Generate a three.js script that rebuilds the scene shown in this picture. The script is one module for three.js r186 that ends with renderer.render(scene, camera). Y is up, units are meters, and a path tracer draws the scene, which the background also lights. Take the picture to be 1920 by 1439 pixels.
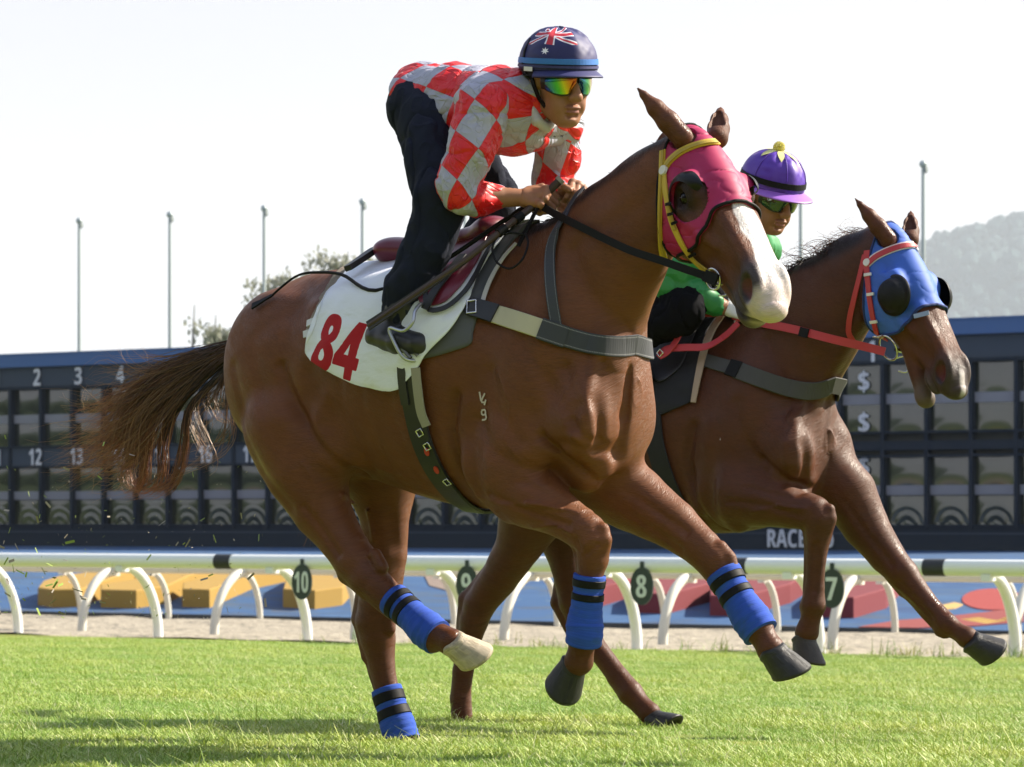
import * as THREE from 'three';
import { mergeGeometries } from 'three/addons/utils/BufferGeometryUtils.js';
import { FontLoader } from 'three/addons/loaders/FontLoader.js';

// ---------------------------------------------------------------- camera, sky, sun, exposure
const F = 6000, CX = 960, CY = 980, CH = 0.7;            // lens: focal length, principal point in photo pixels, camera height in metres
const scene = new THREE.Scene();
const camera = new THREE.PerspectiveCamera(2 * Math.atan(719.5 / F) * 180 / Math.PI, 1920 / 1439, 0.5, 40000);
camera.position.set(0, CH, 0);
camera.setViewOffset(1920, 1439, 0, 719.5 - CY, 1920, 1439);
camera.focus = 9.9;
camera.userData.fStop = 14;
camera.updateProjectionMatrix();
camera.userData.fStop = camera.getFocalLength() / 1000 / 0.0105;
const renderer = new THREE.WebGLRenderer({ antialias: true });
renderer.toneMapping = THREE.LinearToneMapping;
renderer.toneMappingExposure = 2.45;
renderer.shadowMap.enabled = true;

const SUN_EL = 37 * Math.PI / 180, SUN_AZ = 20 * Math.PI / 180;   // sun to the right and a little behind the horses
const S = new THREE.Vector3(Math.cos(SUN_EL) * Math.cos(SUN_AZ), Math.sin(SUN_EL), -Math.cos(SUN_EL) * Math.sin(SUN_AZ));
const sun = new THREE.DirectionalLight(new THREE.Color(1, 0.91, 0.76), 5);
sun.position.copy(S).multiplyScalar(60).add(new THREE.Vector3(0, 0, -20));
sun.target.position.set(0, 0, -20);
sun.castShadow = true; sun.shadow.radius = 2.5; sun.shadow.mapSize.set(4096, 4096);
Object.assign(sun.shadow.camera, { left: -40, right: 40, top: 40, bottom: -40, near: 1, far: 300 });
scene.add(sun, sun.target);
{
  const w = 512, h = 256, data = new Float32Array(w * h * 4);
  for (let j = 0; j < h; j++) for (let i = 0; i < w; i++) {
    const el = ((j + 0.5) / h - 0.5) * Math.PI, az = ((i + 0.5) / w - 0.5) * 2 * Math.PI;
    const x = Math.cos(el) * Math.cos(az), z = Math.cos(el) * Math.sin(az), y = Math.sin(el);
    const c = Math.max(-1, Math.min(1, x * S.x + y * S.y + z * S.z)), ang = Math.acos(c);
    const e = Math.max(0, y), haze = Math.exp(-e * 3.2), toSun = 0.5 + 0.5 * c;
    const hz = haze * (0.72 + 0.45 * toSun);                // thick white haze low down, thickest towards the sun
    const cl = 0.02 * Math.sin(az * 9 + Math.sin(el * 31) * 2) * Math.sin(el * 23 + az * 3);
    let r = 0.115 + 0.435 * hz, g = 0.16 + 0.365 * hz, b = 0.265 + 0.235 * hz;
    const glow = 0.55 * Math.exp(-ang * ang / 0.06) + 0.12 * Math.exp(-ang / 0.6);
    r += glow; g += glow * 0.96; b += glow * 0.9;
    const k = (j * w + i) * 4;
    data[k] = r + cl; data[k + 1] = g + cl; data[k + 2] = b + cl * 0.6; data[k + 3] = 1;
  }
  const t = new THREE.DataTexture(data, w, h, THREE.RGBAFormat, THREE.FloatType);
  t.mapping = THREE.EquirectangularReflectionMapping; t.magFilter = t.minFilter = THREE.LinearFilter; t.needsUpdate = true;
  scene.background = t; scene.environment = t;
}
scene.fog = new THREE.FogExp2(new THREE.Color(0.84, 0.925, 1.0), 0.0001);

// ---------------------------------------------------------------- helpers
const V = (x, y, z) => new THREE.Vector3(x, y, z);
let seedState = 12345;
const seed = (s) => { seedState = s >>> 0; };
const rnd = () => { seedState = (seedState + 0x6D2B79F5) | 0; let t = Math.imul(seedState ^ (seedState >>> 15), 1 | seedState); t = (t + Math.imul(t ^ (t >>> 7), 61 | t)) ^ t; return ((t ^ (t >>> 14)) >>> 0) / 4294967296; };
const rr = (a, b) => a + (b - a) * rnd();
const clamp = (x, a = 0, b = 1) => x < a ? a : x > b ? b : x;
const sst = (a, b, x) => { const t = clamp((x - a) / (b - a)); return t * t * (3 - 2 * t); };
const mix = (a, b, t) => a + (b - a) * t;
const h3 = (x, y, z) => { let n = Math.imul(x, 374761393) ^ Math.imul(y, 668265263) ^ Math.imul(z, 2147483647 ^ 0x5bd1e995); n = Math.imul(n ^ (n >>> 13), 1274126177); return ((n ^ (n >>> 16)) >>> 0) / 4294967296; };
function n3(x, y, z) {                                   // value noise, -1..1
  const X = Math.floor(x), Y = Math.floor(y), Z = Math.floor(z); let a = x - X, b = y - Y, c = z - Z;
  a = a * a * (3 - 2 * a); b = b * b * (3 - 2 * b); c = c * c * (3 - 2 * c);
  const l = (p, q, t) => p + (q - p) * t;
  return 2 * l(l(l(h3(X, Y, Z), h3(X + 1, Y, Z), a), l(h3(X, Y + 1, Z), h3(X + 1, Y + 1, Z), a), b), l(l(h3(X, Y, Z + 1), h3(X + 1, Y, Z + 1), a), l(h3(X, Y + 1, Z + 1), h3(X + 1, Y + 1, Z + 1), a), b), c) - 1;
}
const fbm = (x, y, z) => 0.55 * n3(x, y, z) + 0.28 * n3(x * 2.1, y * 2.1, z * 2.1) + 0.17 * n3(x * 4.3, y * 4.3, z * 4.3);
const names = {};
const numbered = (n) => { const k = names[n] = (names[n] ?? -1) + 1; return k ? n + '_' + String(k).padStart(3, '0') : n; };
function tag(o, label, category, group, kind) { if (label) o.userData.label = label; if (category) o.userData.category = category; if (group) o.userData.group = group; if (kind) o.userData.kind = kind; return o; }
function mesh(name, geo, mat, parent) { const m = new THREE.Mesh(geo, mat); m.name = parent === scene ? numbered(name) : name; m.castShadow = m.receiveShadow = true; parent.add(m); return m; }
function base(name, pos = [0, 0, 0], turn = 0) { const g = new THREE.Group(); g.name = numbered(name); g.position.set(...pos); g.rotation.y = turn; scene.add(g); return g; }
const std = (r, g, b, rough = 0.8, o = {}) => new THREE.MeshStandardMaterial({ color: new THREE.Color().setRGB(r, g, b), roughness: rough, ...o });
const phys = (r, g, b, rough = 0.8, o = {}) => new THREE.MeshPhysicalMaterial({ color: new THREE.Color().setRGB(r, g, b), roughness: rough, ...o });
function canvasTex(w, h, draw, srgb = true) {
  const c = document.createElement('canvas'); c.width = w; c.height = h; draw(c.getContext('2d'), w, h);
  const t = new THREE.CanvasTexture(c); if (srgb) t.colorSpace = THREE.SRGBColorSpace; t.wrapS = t.wrapT = THREE.RepeatWrapping; return t;
}
function dataTex(w, h, fn, srgb = false) {               // fn(u, v) -> [r, g, b] 0..1
  const d = new Uint8Array(w * h * 4);
  for (let j = 0; j < h; j++) for (let i = 0; i < w; i++) { const c = fn(i / w, j / h, i, j), k = (j * w + i) * 4; for (let q = 0; q < 3; q++) d[k + q] = clamp(c[q]) * 255; d[k + 3] = 255; }
  const t = new THREE.DataTexture(d, w, h); t.magFilter = THREE.LinearFilter; t.minFilter = THREE.LinearMipmapLinearFilter; t.generateMipmaps = true; t.wrapS = t.wrapT = THREE.RepeatWrapping; if (srgb) t.colorSpace = THREE.SRGBColorSpace; t.needsUpdate = true; return t;
}
const rep = (t, x, y) => { const c = t.clone(); c.repeat.set(x, y); c.needsUpdate = true; return c; };
const box = (w, h, d, x = 0, y = 0, z = 0) => new THREE.BoxGeometry(w, h, d).translate(x, y, z);
const tube = (pts, r, seg = 24, rad = 8, closed = false) => new THREE.TubeGeometry(new THREE.CatmullRomCurve3(pts, closed, 'centripetal'), seg, r, rad, closed);
function taperTube(pts, radii, rad = 10, flat = 1) {      // pts: Vector3[], radii per point
  const n = pts.length, pos = [], idx = [], uv = [];
  let up = V(0, 1, 0.001);
  for (let i = 0; i < n; i++) {
    const t = pts[Math.min(n - 1, i + 1)].clone().sub(pts[Math.max(0, i - 1)]).normalize();
    const a = up.clone().addScaledVector(t, -up.dot(t)).normalize(), b = t.clone().cross(a);
    if (a.lengthSq() < 0.5) a.set(1, 0, 0);
    up = a.clone();
    for (let j = 0; j < rad; j++) { const q = j / rad * 2 * Math.PI, p = pts[i].clone().addScaledVector(a, Math.cos(q) * radii[i]).addScaledVector(b, Math.sin(q) * radii[i] * flat); pos.push(p.x, p.y, p.z); uv.push(j / rad, i / (n - 1)); }
  }
  for (let i = 0; i < n - 1; i++) for (let j = 0; j < rad; j++) { const a = i * rad + j, b = i * rad + (j + 1) % rad; idx.push(a, a + rad, b, b, a + rad, b + rad); }
  for (const e of [0, n - 1]) { const c = pos.length / 3; pos.push(pts[e].x, pts[e].y, pts[e].z); uv.push(0.5, e ? 1 : 0); for (let j = 0; j < rad; j++) { const a = e * rad + j, b = e * rad + (j + 1) % rad; e ? idx.push(c, b, a) : idx.push(c, a, b); } }
  return geo(pos, idx, uv);
}
function geo(pos, idx, uv, col, nor) {
  const g = new THREE.BufferGeometry();
  g.setAttribute('position', new THREE.Float32BufferAttribute(pos, 3)); if (uv) g.setAttribute('uv', new THREE.Float32BufferAttribute(uv, 2)); if (col) g.setAttribute('color', new THREE.Float32BufferAttribute(col, 3));
  if (idx) g.setIndex(idx); nor ? g.setAttribute('normal', new THREE.Float32BufferAttribute(nor, 3)) : g.computeVertexNormals(); return g;
}
const merged = (list) => { const all = list.map((g) => { const c = g.index ? g.toNonIndexed() : g; for (const k of Object.keys(c.attributes)) if (!['position', 'normal', 'uv', 'color'].includes(k)) c.deleteAttribute(k); return c; }); const keep = ['position', 'normal', 'uv', 'color'].filter((k) => all.every((g) => g.attributes[k])); all.forEach((g) => Object.keys(g.attributes).forEach((k) => keep.includes(k) || g.deleteAttribute(k))); return mergeGeometries(all); };
const spline = (pts, n) => new THREE.CatmullRomCurve3(pts, false, 'centripetal').getPoints(n);
const pix = (px, py) => V((px - CX) / F, (CY - py) / F, -1);   // direction of a photo pixel
const CAM = V(0, CH, 0), GRASS = 380000;

// ---------------------------------------------------------------- signed distance fields and their mesher
const smin = (a, b, k) => { const h = k - Math.abs(a - b); return h > 0 ? (a < b ? a : b) - h * h * 0.25 / k : a < b ? a : b; };
const smax = (a, b, k) => -smin(-a, -b, k);
class Field {
  constructor() { this.p = []; }
  add(f, lo, hi, k = 0.02, op = 'u') { this.p.push({ f, lo, hi, k, op, g: op === 'u' ? this.g || 0 : 0 }); return this; }
  cone(a, b, ra, rb, k = 0.03, flat = 1, op = 'u') {       // round cone from a to b, z flattened by flat
    const ax = a[0], ay = a[1], az = a[2] / flat, dx = b[0] - ax, dy = b[1] - ay, dz = b[2] / flat - az, l2 = dx * dx + dy * dy + dz * dz || 1e-9, m = Math.min(1, flat), rd = ra - rb, a2 = l2 - rd * rd, il2 = 1 / l2;
    const f = a2 <= 0 ? (x, y, z) => { const q = ra > rb ? a : b, r = Math.max(ra, rb); return (Math.hypot(x - q[0], y - q[1], (z - q[2]) / flat) - r) * m; } : (x, y, z) => {
      const px = x - ax, py = y - ay, pz = z / flat - az, yy = px * dx + py * dy + pz * dz, zz = yy - l2;
      const qx = px * l2 - dx * yy, qy = py * l2 - dy * yy, qz = pz * l2 - dz * yy, x2 = qx * qx + qy * qy + qz * qz, y2 = yy * yy * l2, z2 = zz * zz * l2, k0 = Math.sign(rd) * rd * rd * x2;
      if (Math.sign(zz) * a2 * z2 > k0) return (Math.sqrt(x2 + z2) * il2 - rb) * m;
      if (Math.sign(yy) * a2 * y2 < k0) return (Math.sqrt(x2 + y2) * il2 - ra) * m;
      return ((Math.sqrt(x2 * a2 * il2) + yy * rd) * il2 - ra) * m;
    };
    const r = Math.max(ra, rb);
    return this.add(f, [Math.min(a[0], b[0]) - r, Math.min(a[1], b[1]) - r, Math.min(a[2], b[2]) - r * Math.max(1, flat)], [Math.max(a[0], b[0]) + r, Math.max(a[1], b[1]) + r, Math.max(a[2], b[2]) + r * Math.max(1, flat)], k, op);
  }
  chain(pts, k = 0.03, flat = 1) { this.g = this.gs = (this.gs || 0) + 1; for (let i = 0; i + 1 < pts.length; i++) this.cone(pts[i], pts[i + 1], pts[i][3], pts[i + 1][3], k, flat); this.g = 0; return this; }
  ell(c, r, k = 0.03, op = 'u', dir, up) {                 // ellipsoid, first axis along dir
    const X = dir ? V(...dir).normalize() : V(1, 0, 0), U = up ? V(...up) : Math.abs(X.y) > 0.9 ? V(1, 0, 0) : V(0, 1, 0), Y = U.addScaledVector(X, -U.dot(X)).normalize(), Z = X.clone().cross(Y), R = Math.max(...r);
    const [i0, i1, i2] = r.map((q) => 1 / q);
    const f = (x, y, z) => { x -= c[0]; y -= c[1]; z -= c[2]; const a = (x * X.x + y * X.y + z * X.z) * i0, b = (x * Y.x + y * Y.y + z * Y.z) * i1, d = (x * Z.x + y * Z.y + z * Z.z) * i2, k0 = Math.sqrt(a * a + b * b + d * d); return k0 * (k0 - 1) / (Math.sqrt(a * a * i0 * i0 + b * b * i1 * i1 + d * d * i2 * i2) + 1e-9); };
    return this.add(f, c.map((q) => q - R), c.map((q) => q + R), k, op);
  }
  eval(x, y, z, list = this.p) {                            // limbs (prims of one chain) are joined tightly first, then blended into the rest
    let d = 1e3;
    for (let i = 0; i < list.length; i++) {
      const p = list[i]; let e = p.f(x, y, z);
      if (p.g) while (i + 1 < list.length && list[i + 1].g === p.g) e = smin(e, list[++i].f(x, y, z), 0.008);
      d = p.op === 'u' ? (d > 999 ? e : smin(d, e, p.k)) : p.op === 's' ? smax(d, -e, p.k) : p.op === 'd' ? d + e : smax(d, e, p.k);
    }
    return d;
  }
  near(lo, hi, m = 0.03) { return this.p.filter((p) => { if (!p.lo) return true; const q = p.k + m; return p.hi[0] + q > lo[0] && p.lo[0] - q < hi[0] && p.hi[1] + q > lo[1] && p.lo[1] - q < hi[1] && p.hi[2] + q > lo[2] && p.lo[2] - q < hi[2]; }); }
  grad(x, y, z, list = this.p, e = 0.0015) { const g = V(this.eval(x + e, y, z, list) - this.eval(x - e, y, z, list), this.eval(x, y + e, z, list) - this.eval(x, y - e, z, list), this.eval(x, y, z + e, list) - this.eval(x, y, z - e, list)); return g.normalize(); }
  bounds() { const lo = [1e9, 1e9, 1e9], hi = [-1e9, -1e9, -1e9]; for (const p of this.p) if (p.op === 'u' && p.lo) for (let i = 0; i < 3; i++) { lo[i] = Math.min(lo[i], p.lo[i]); hi[i] = Math.max(hi[i], p.hi[i]); } return [lo, hi]; }
  // surface nets over [lo, hi]; wrap(d, x, y, z) may reshape the distance; color(x, y, z, n) and uv(x, y, z, n) per vertex
  mesh(cell, { lo, hi, wrap, color, uv, pad = 0.02, reach = 0.03 } = {}) {
    if (!lo) { [lo, hi] = this.bounds(); lo = lo.map((q) => q - pad); hi = hi.map((q) => q + pad); }
    const B = 8, nb = lo.map((q, i) => Math.ceil((hi[i] - q) / cell / B) + 1), n = nb.map((q) => q * B), [nx, ny, nz] = n, sx = 1, sy = nx, sz = nx * ny;
    const val = new Float32Array(nx * ny * nz).fill(1), lists = new Array(nb[0] * nb[1] * nb[2]), R = cell * B;
    for (let c = 0; c < nb[2]; c++) for (let b = 0; b < nb[1]; b++) for (let a = 0; a < nb[0]; a++) {
      const l = [lo[0] + a * R, lo[1] + b * R, lo[2] + c * R], h = l.map((q) => q + R), list = this.near(l, h, reach);
      if (!list.some((p) => p.op === 'u')) continue;
      const m = this.eval(l[0] + R / 2, l[1] + R / 2, l[2] + R / 2, list), mm = wrap ? wrap(m, l[0] + R / 2, l[1] + R / 2, l[2] + R / 2) : m;
      if (mm > R * 1.6 + 0.02) continue;
      lists[(c * nb[1] + b) * nb[0] + a] = list;
      if (mm < -R * 1.6 - 0.02) { for (let k = 0; k < B; k++) for (let j = 0; j < B; j++) for (let i = 0; i < B; i++) val[a * B + i + (b * B + j) * sy + (c * B + k) * sz] = -1; continue; }
      for (let k = 0; k < B; k++) for (let j = 0; j < B; j++) for (let i = 0; i < B; i++) {
        const x = l[0] + i * cell, y = l[1] + j * cell, z = l[2] + k * cell; let d = this.eval(x, y, z, list); if (wrap) d = wrap(d, x, y, z);
        val[a * B + i + (b * B + j) * sy + (c * B + k) * sz] = d;
      }
    }
    const vid = new Int32Array(nx * ny * nz).fill(-1), pos = [], nor = [], col = [], uvs = [], idx = [];
    const E = [[0, 1], [0, 2], [0, 4], [1, 3], [1, 5], [2, 3], [2, 6], [3, 7], [4, 5], [4, 6], [5, 7], [6, 7]], off = [0, 1, sy, sy + 1, sz, sz + 1, sz + sy, sz + sy + 1];
    const full = (x, y, z, l) => { const d = this.eval(x, y, z, l); return wrap ? wrap(d, x, y, z) : d; };
    for (let k = 0; k < nz - 1; k++) for (let j = 0; j < ny - 1; j++) for (let i = 0; i < nx - 1; i++) {
      const o = i + j * sy + k * sz; let m = 0; for (let q = 0; q < 8; q++) if (val[o + off[q]] < 0) m |= 1 << q;
      if (m === 0 || m === 255) continue;
      let x = 0, y = 0, z = 0, c = 0;
      for (const [p, q] of E) if ((m >> p & 1) !== (m >> q & 1)) { const a = val[o + off[p]], b = val[o + off[q]], t = a / (a - b); x += mix(p & 1, q & 1, t); y += mix(p >> 1 & 1, q >> 1 & 1, t); z += mix(p >> 2, q >> 2, t); c++; }
      x = lo[0] + (i + x / c) * cell; y = lo[1] + (j + y / c) * cell; z = lo[2] + (k + z / c) * cell;
      const l = lists[((k >> 3) * nb[1] + (j >> 3)) * nb[0] + (i >> 3)] ?? this.near([x - cell, y - cell, z - cell], [x + cell, y + cell, z + cell], reach), e = cell * 0.35;
      let gx = 0, gy = 0, gz = 0;
      for (let it = 0; it < 2; it++) {
        gx = full(x + e, y, z, l) - full(x - e, y, z, l); gy = full(x, y + e, z, l) - full(x, y - e, z, l); gz = full(x, y, z + e, l) - full(x, y, z - e, l);
        const g = Math.hypot(gx, gy, gz) || 1; gx /= g; gy /= g; gz /= g;
        if (!it) { const d = clamp(full(x, y, z, l) * 2 * e / g * 1, -cell * 0.6, cell * 0.6); x -= gx * d; y -= gy * d; z -= gz * d; }
      }
      vid[o] = pos.length / 3; pos.push(x, y, z); nor.push(gx, gy, gz);
      if (color) { const q = color(x, y, z, [gx, gy, gz]); col.push(q[0], q[1], q[2]); }
      if (uv) { const q = uv(x, y, z, [gx, gy, gz]); uvs.push(q[0], q[1]); }
    }
    for (let k = 1; k < nz - 1; k++) for (let j = 1; j < ny - 1; j++) for (let i = 1; i < nx - 1; i++) {
      const o = i + j * sy + k * sz, v = val[o] < 0;
      const quad = (s, t, u) => { if (v === (val[o + s] < 0)) return; const a = vid[o], b = vid[o - t], c = vid[o - t - u], d = vid[o - u]; if (a < 0 || b < 0 || c < 0 || d < 0) return; v ? idx.push(a, b, c, a, c, d) : idx.push(a, c, b, a, d, c); };
      quad(sx, sy, sz); quad(sy, sz, sx); quad(sz, sx, sy);
    }
    return geo(pos, idx, uv ? uvs : undefined, color ? col : undefined, nor);
  }
  trace(o, d, t0, t1, off = 0) { let t = t0; for (let i = 0; i < 200 && t < t1; i++) { const e = this.eval(o.x + d.x * t, o.y + d.y * t, o.z + d.z * t) - off; if (e < 0.0004) break; t += Math.max(e * 0.7, 0.0004); } return t < t1 ? t : -1; }
}
// a frame standing in the world: x along its run, y up, z towards the near side; pixels can be turned into points on planes of it
class Frame {
  constructor(x, y, z, yaw) { this.o = V(x, y, z); this.yaw = yaw; this.X = V(Math.cos(yaw), 0, Math.sin(yaw)); this.Z = V(-Math.sin(yaw), 0, Math.cos(yaw)); }
  local(p) { const q = p.clone().sub(this.o); return V(q.dot(this.X), q.y, q.dot(this.Z)); }
  dir(d) { return V(d.dot(this.X), d.y, d.dot(this.Z)); }
  at(px, py, z = 0) { const d = pix(px, py), c = this.local(CAM), e = this.dir(d), t = (z - c.z) / e.z; return [c.x + e.x * t, c.y + e.y * t, z]; }
  px(px, py, z, r) { const d = pix(px, py), c = this.local(CAM), e = this.dir(d); return r * (z - c.z) / e.z / F; }   // r photo pixels in metres there
  place(g) { g.position.copy(this.o); g.rotation.y = -this.yaw; return g; }
}

// ---------------------------------------------------------------- the ground: turf falling gently away to the rails, a sand track, a painted bank, the tote board
const YAW = 33 * Math.PI / 180, TR = [Math.cos(YAW), Math.sin(YAW)], TN = [Math.sin(YAW), -Math.cos(YAW)];   // along the rails; away across the track
const tOf = (x, z) => x * TN[0] + z * TN[1];
const T0 = (z0) => z0 * Math.cos(YAW);                          // distance across the track of a line that passes straight ahead at depth z0
const T_A = T0(38.4), T_C = T0(43.6), T_B = T0(62.6), T_BANK = T0(63.6), T_BOARD = T0(106);
function groundT(t) {
  if (t < 8) return -(t - 8) * 0.012;
  if (t < T_A) return -(t - 8) * 0.0333;
  const a = -(T_A - 8) * 0.0333;
  if (t < T_BANK) return a - (t - T_A) * 0.0258;
  return a - (T_BANK - T_A) * 0.0258;
}
const groundY = (x, z) => groundT(tOf(x, z)) + 0.008 * n3(x * 0.9, 3, z * 0.9);
const xz = (s, t) => [s * TR[0], s * TR[1] - t / Math.cos(YAW)];      // s along the rails counted from straight ahead
function strip(t0, t1, ds, dt, s0, s1, h = 0, yf) {             // a sheet of ground between two distances across the track
  const pos = [], uv = [], idx = [], ns = Math.max(1, Math.round((s1 - s0) / ds)), nt = Math.max(1, Math.round((t1 - t0) / dt));
  for (let j = 0; j <= nt; j++) for (let i = 0; i <= ns; i++) { const s = mix(s0, s1, i / ns), t = mix(t0, t1, j / nt), [x, z] = xz(s, t); pos.push(x, (yf ? yf(s, t) : groundT(t)) + h, z); uv.push(s, t); }
  for (let j = 0; j < nt; j++) for (let i = 0; i < ns; i++) { const a = j * (ns + 1) + i, b = a + ns + 1; idx.push(a, a + 1, b, b, a + 1, b + 1); }
  return geo(pos, idx, uv);
}
{
  const terrain = std(0.09, 0.13, 0.045, 1);
  tag(mesh('ground', strip(-400, 6600, 200, 200, -5000, 5000, -2.4, () => 0), terrain, scene), 'broad grassy ground running out to the hills', null, null, 'structure');
  const soil = dataTex(256, 256, (u, v, i, j) => { const n = 0.5 + 0.5 * fbm(i / 9, j / 9, 1), m = n3(i / 60, j / 60, 4) * 0.5 + 0.5; return [0.34 + 0.12 * n + 0.08 * m, 0.42 + 0.1 * n + 0.03 * m, 0.12 + 0.05 * n]; }, true);
  tag(mesh('turf', strip(-6, T_A + 0.25, 4, 0.5, -60, 60, 0.0), std(1, 1, 1, 1, { map: rep(soil, 0.7, 0.7) }), scene), 'green racecourse turf under the galloping horses', null, null, 'structure');
  const sand = dataTex(512, 512, (u, v, i, j) => { const n = fbm(i / 5, j / 12, 2), m = n3(i / 40, j / 22, 6), g = rnd() * 0.08, hoof = sst(0.25, 0.6, n3(i / 17, j / 9, 9)); const q = 0.66 + 0.07 * n + 0.05 * m + g - 0.16 * hoof; return [q, q * 0.955, q * 0.87]; }, true);
  const bump = dataTex(512, 512, (u, v, i, j) => { const q = 0.5 + 0.3 * fbm(i / 8, j / 8, 8) + 0.25 * n3(i / 22, j / 14, 3); return [q, q, q]; });
  const sg = strip(T_A + 0.25, T_BANK, 1, 0.4, -80, 80, 0.004, (s, t) => groundT(t) + 0.04 * n3(s * 1.7, t * 1.2, 5) + 0.02 * n3(s * 5, t * 4, 1));
  tag(mesh('sand_track', sg, std(0.72, 0.70, 0.66, 1, { map: rep(sand, 0.25, 0.25), bumpMap: rep(bump, 0.5, 0.5), bumpScale: 0.03 }), scene), 'pale sand training track between the white rails', null, null, 'structure');
}

// ---------------------------------------------------------------- rails
const white = phys(0.78, 0.80, 0.78, 0.35, { clearcoat: 0.3, clearcoatRoughness: 0.3 });
const blackRubber = std(0.02, 0.022, 0.025, 0.6);
const dingy = std(0.62, 0.60, 0.52, 0.6);
function railPost(d, h, r) {                                     // a gooseneck: upright at the foot, leaning over by d at the top
  const pts = [], rad = [];
  for (let i = 0; i <= 18; i++) { const a = i / 18 * Math.PI / 2; pts.push(V(0, h * Math.sin(a) * 1, -d + d * (1 - Math.cos(a)) * 1)); rad.push(r); }
  pts.unshift(V(0, -0.25, -d)); rad.unshift(r);
  return taperTube(pts, rad, 12);
}
function rail(z0, h, r, d, posts, mat, label, sleeves = [], s0 = -13, s1 = 13) {
  const fr = new Frame(0, 0, -z0, YAW), y0 = groundT(T0(z0 + d / Math.cos(YAW)));
  const g = fr.place(base('running_rail')); tag(g, label, 'rail', 'white running rails');
  const prof = [];                                               // tube with a moulded lip along its lower third
  for (let i = 0; i < 28; i++) { const a = i / 28 * 2 * Math.PI, lip = Math.abs(a - Math.PI * 1.88) < 0.09 ? 0.9 : 1; prof.push(new THREE.Vector2(Math.cos(a) * r * lip, Math.sin(a) * r * lip)); }
  const cuts = [s0, ...sleeves, s1];
  for (let i = 0; i + 1 < cuts.length; i++) {
    const L = cuts[i + 1] - cuts[i] - 0.01, e = new THREE.ExtrudeGeometry(new THREE.Shape(prof), { depth: L, steps: 1, bevelEnabled: false }).rotateY(Math.PI / 2).translate(cuts[i] + 0.005, y0 + h, 0);
    mesh('rail_tube', e, mat, g);
  }
  for (const s of sleeves) mesh('joint_sleeve', new THREE.CylinderGeometry(r * 1.04, r * 1.04, 0.26, 24).rotateZ(Math.PI / 2).translate(s, y0 + h, 0), blackRubber, g);
  const pg = railPost(d, h - r * 0.7, 0.066);
  for (const s of posts) { const p = mesh('post', pg, mat, g); p.position.set(s, y0, 0); mesh('bracket', merged([box(0.11, 0.07, 0.15, 0, h - r - 0.015, 0)]), mat, p); }
  return g;
}
const series = (a, n, d) => Array.from({ length: n }, (_, i) => a + i * d);
const ppx = (px, z0) => { const u = (px - CX) / F; return z0 * u / (Math.cos(YAW) + Math.sin(YAW) * u); };
rail(38.4, 1.025, 0.092, 0.74, series(-13.43, 12, 2.456), white, 'white running rail along the turf edge, nearest the horses, carrying the number discs', [ppx(422, 38.4), ppx(1385, 38.4), ppx(1755, 38.4)]);
rail(43.6, 0.93, 0.075, -0.72, series(ppx(213, 43.6) - 2.46 * 3, 13, 2.46), dingy, 'off-white outer rail of the sand track, its posts leaning the other way', [], -15, 16);
rail(62.6, 1.05, 0.08, 0.6, series(ppx(120, 62.6) - 2.46 * 3, 16, 2.443), dingy, 'far inner rail of the sand track below the painted bank', [], -19, 21);
{
  const font = await new FontLoader().loadAsync('fonts/droid/droid_sans_bold.typeface.json');
  globalThis.glyphs = (str, size, depth) => { const gs = font.generateShapes(str, size), g = new THREE.ExtrudeGeometry(gs, { depth, bevelEnabled: false, curveSegments: 6 }); g.computeBoundingBox(); const b = g.boundingBox; return g.translate(-(b.min.x + b.max.x) / 2, -(b.min.y + b.max.y) / 2, 0); };
  const disc = std(0.018, 0.035, 0.03, 0.5), fig = std(0.62, 0.68, 0.64, 0.7);
  const fr = new Frame(0, 0, -38.4, YAW), say = { 10: 'ten', 9: 'nine', 8: 'eight', 7: 'seven' };
  for (const [px, num] of [[575, 10], [884, 9], [1212, 8], [1568, 7]]) {
    const g = fr.place(base('number_disc')); g.translateX(ppx(px, 38.4)); g.position.y = -0.045; g.translateZ(0.1);
    tag(g, `dark green oval disc numbered ${say[num]} hanging under the front rail`, 'number disc', 'number discs on the rail');
    const plate = new THREE.CylinderGeometry(0.5, 0.5, 0.025, 36).rotateX(Math.PI / 2).scale(0.305, 0.44, 1);
    mesh('plate', plate, disc, g);
    mesh('hanger', merged([box(0.05, 0.1, 0.012, 0, 0.24, 0)]), disc, g);
    const d = glyphs(String(num), 0.26, 0.008); d.scale(num === 10 ? 0.58 : 0.8, 1.0, 1); d.translate(0, 0, 0.0125);
    mesh('numeral', d, fig, g);
  }
}

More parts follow.
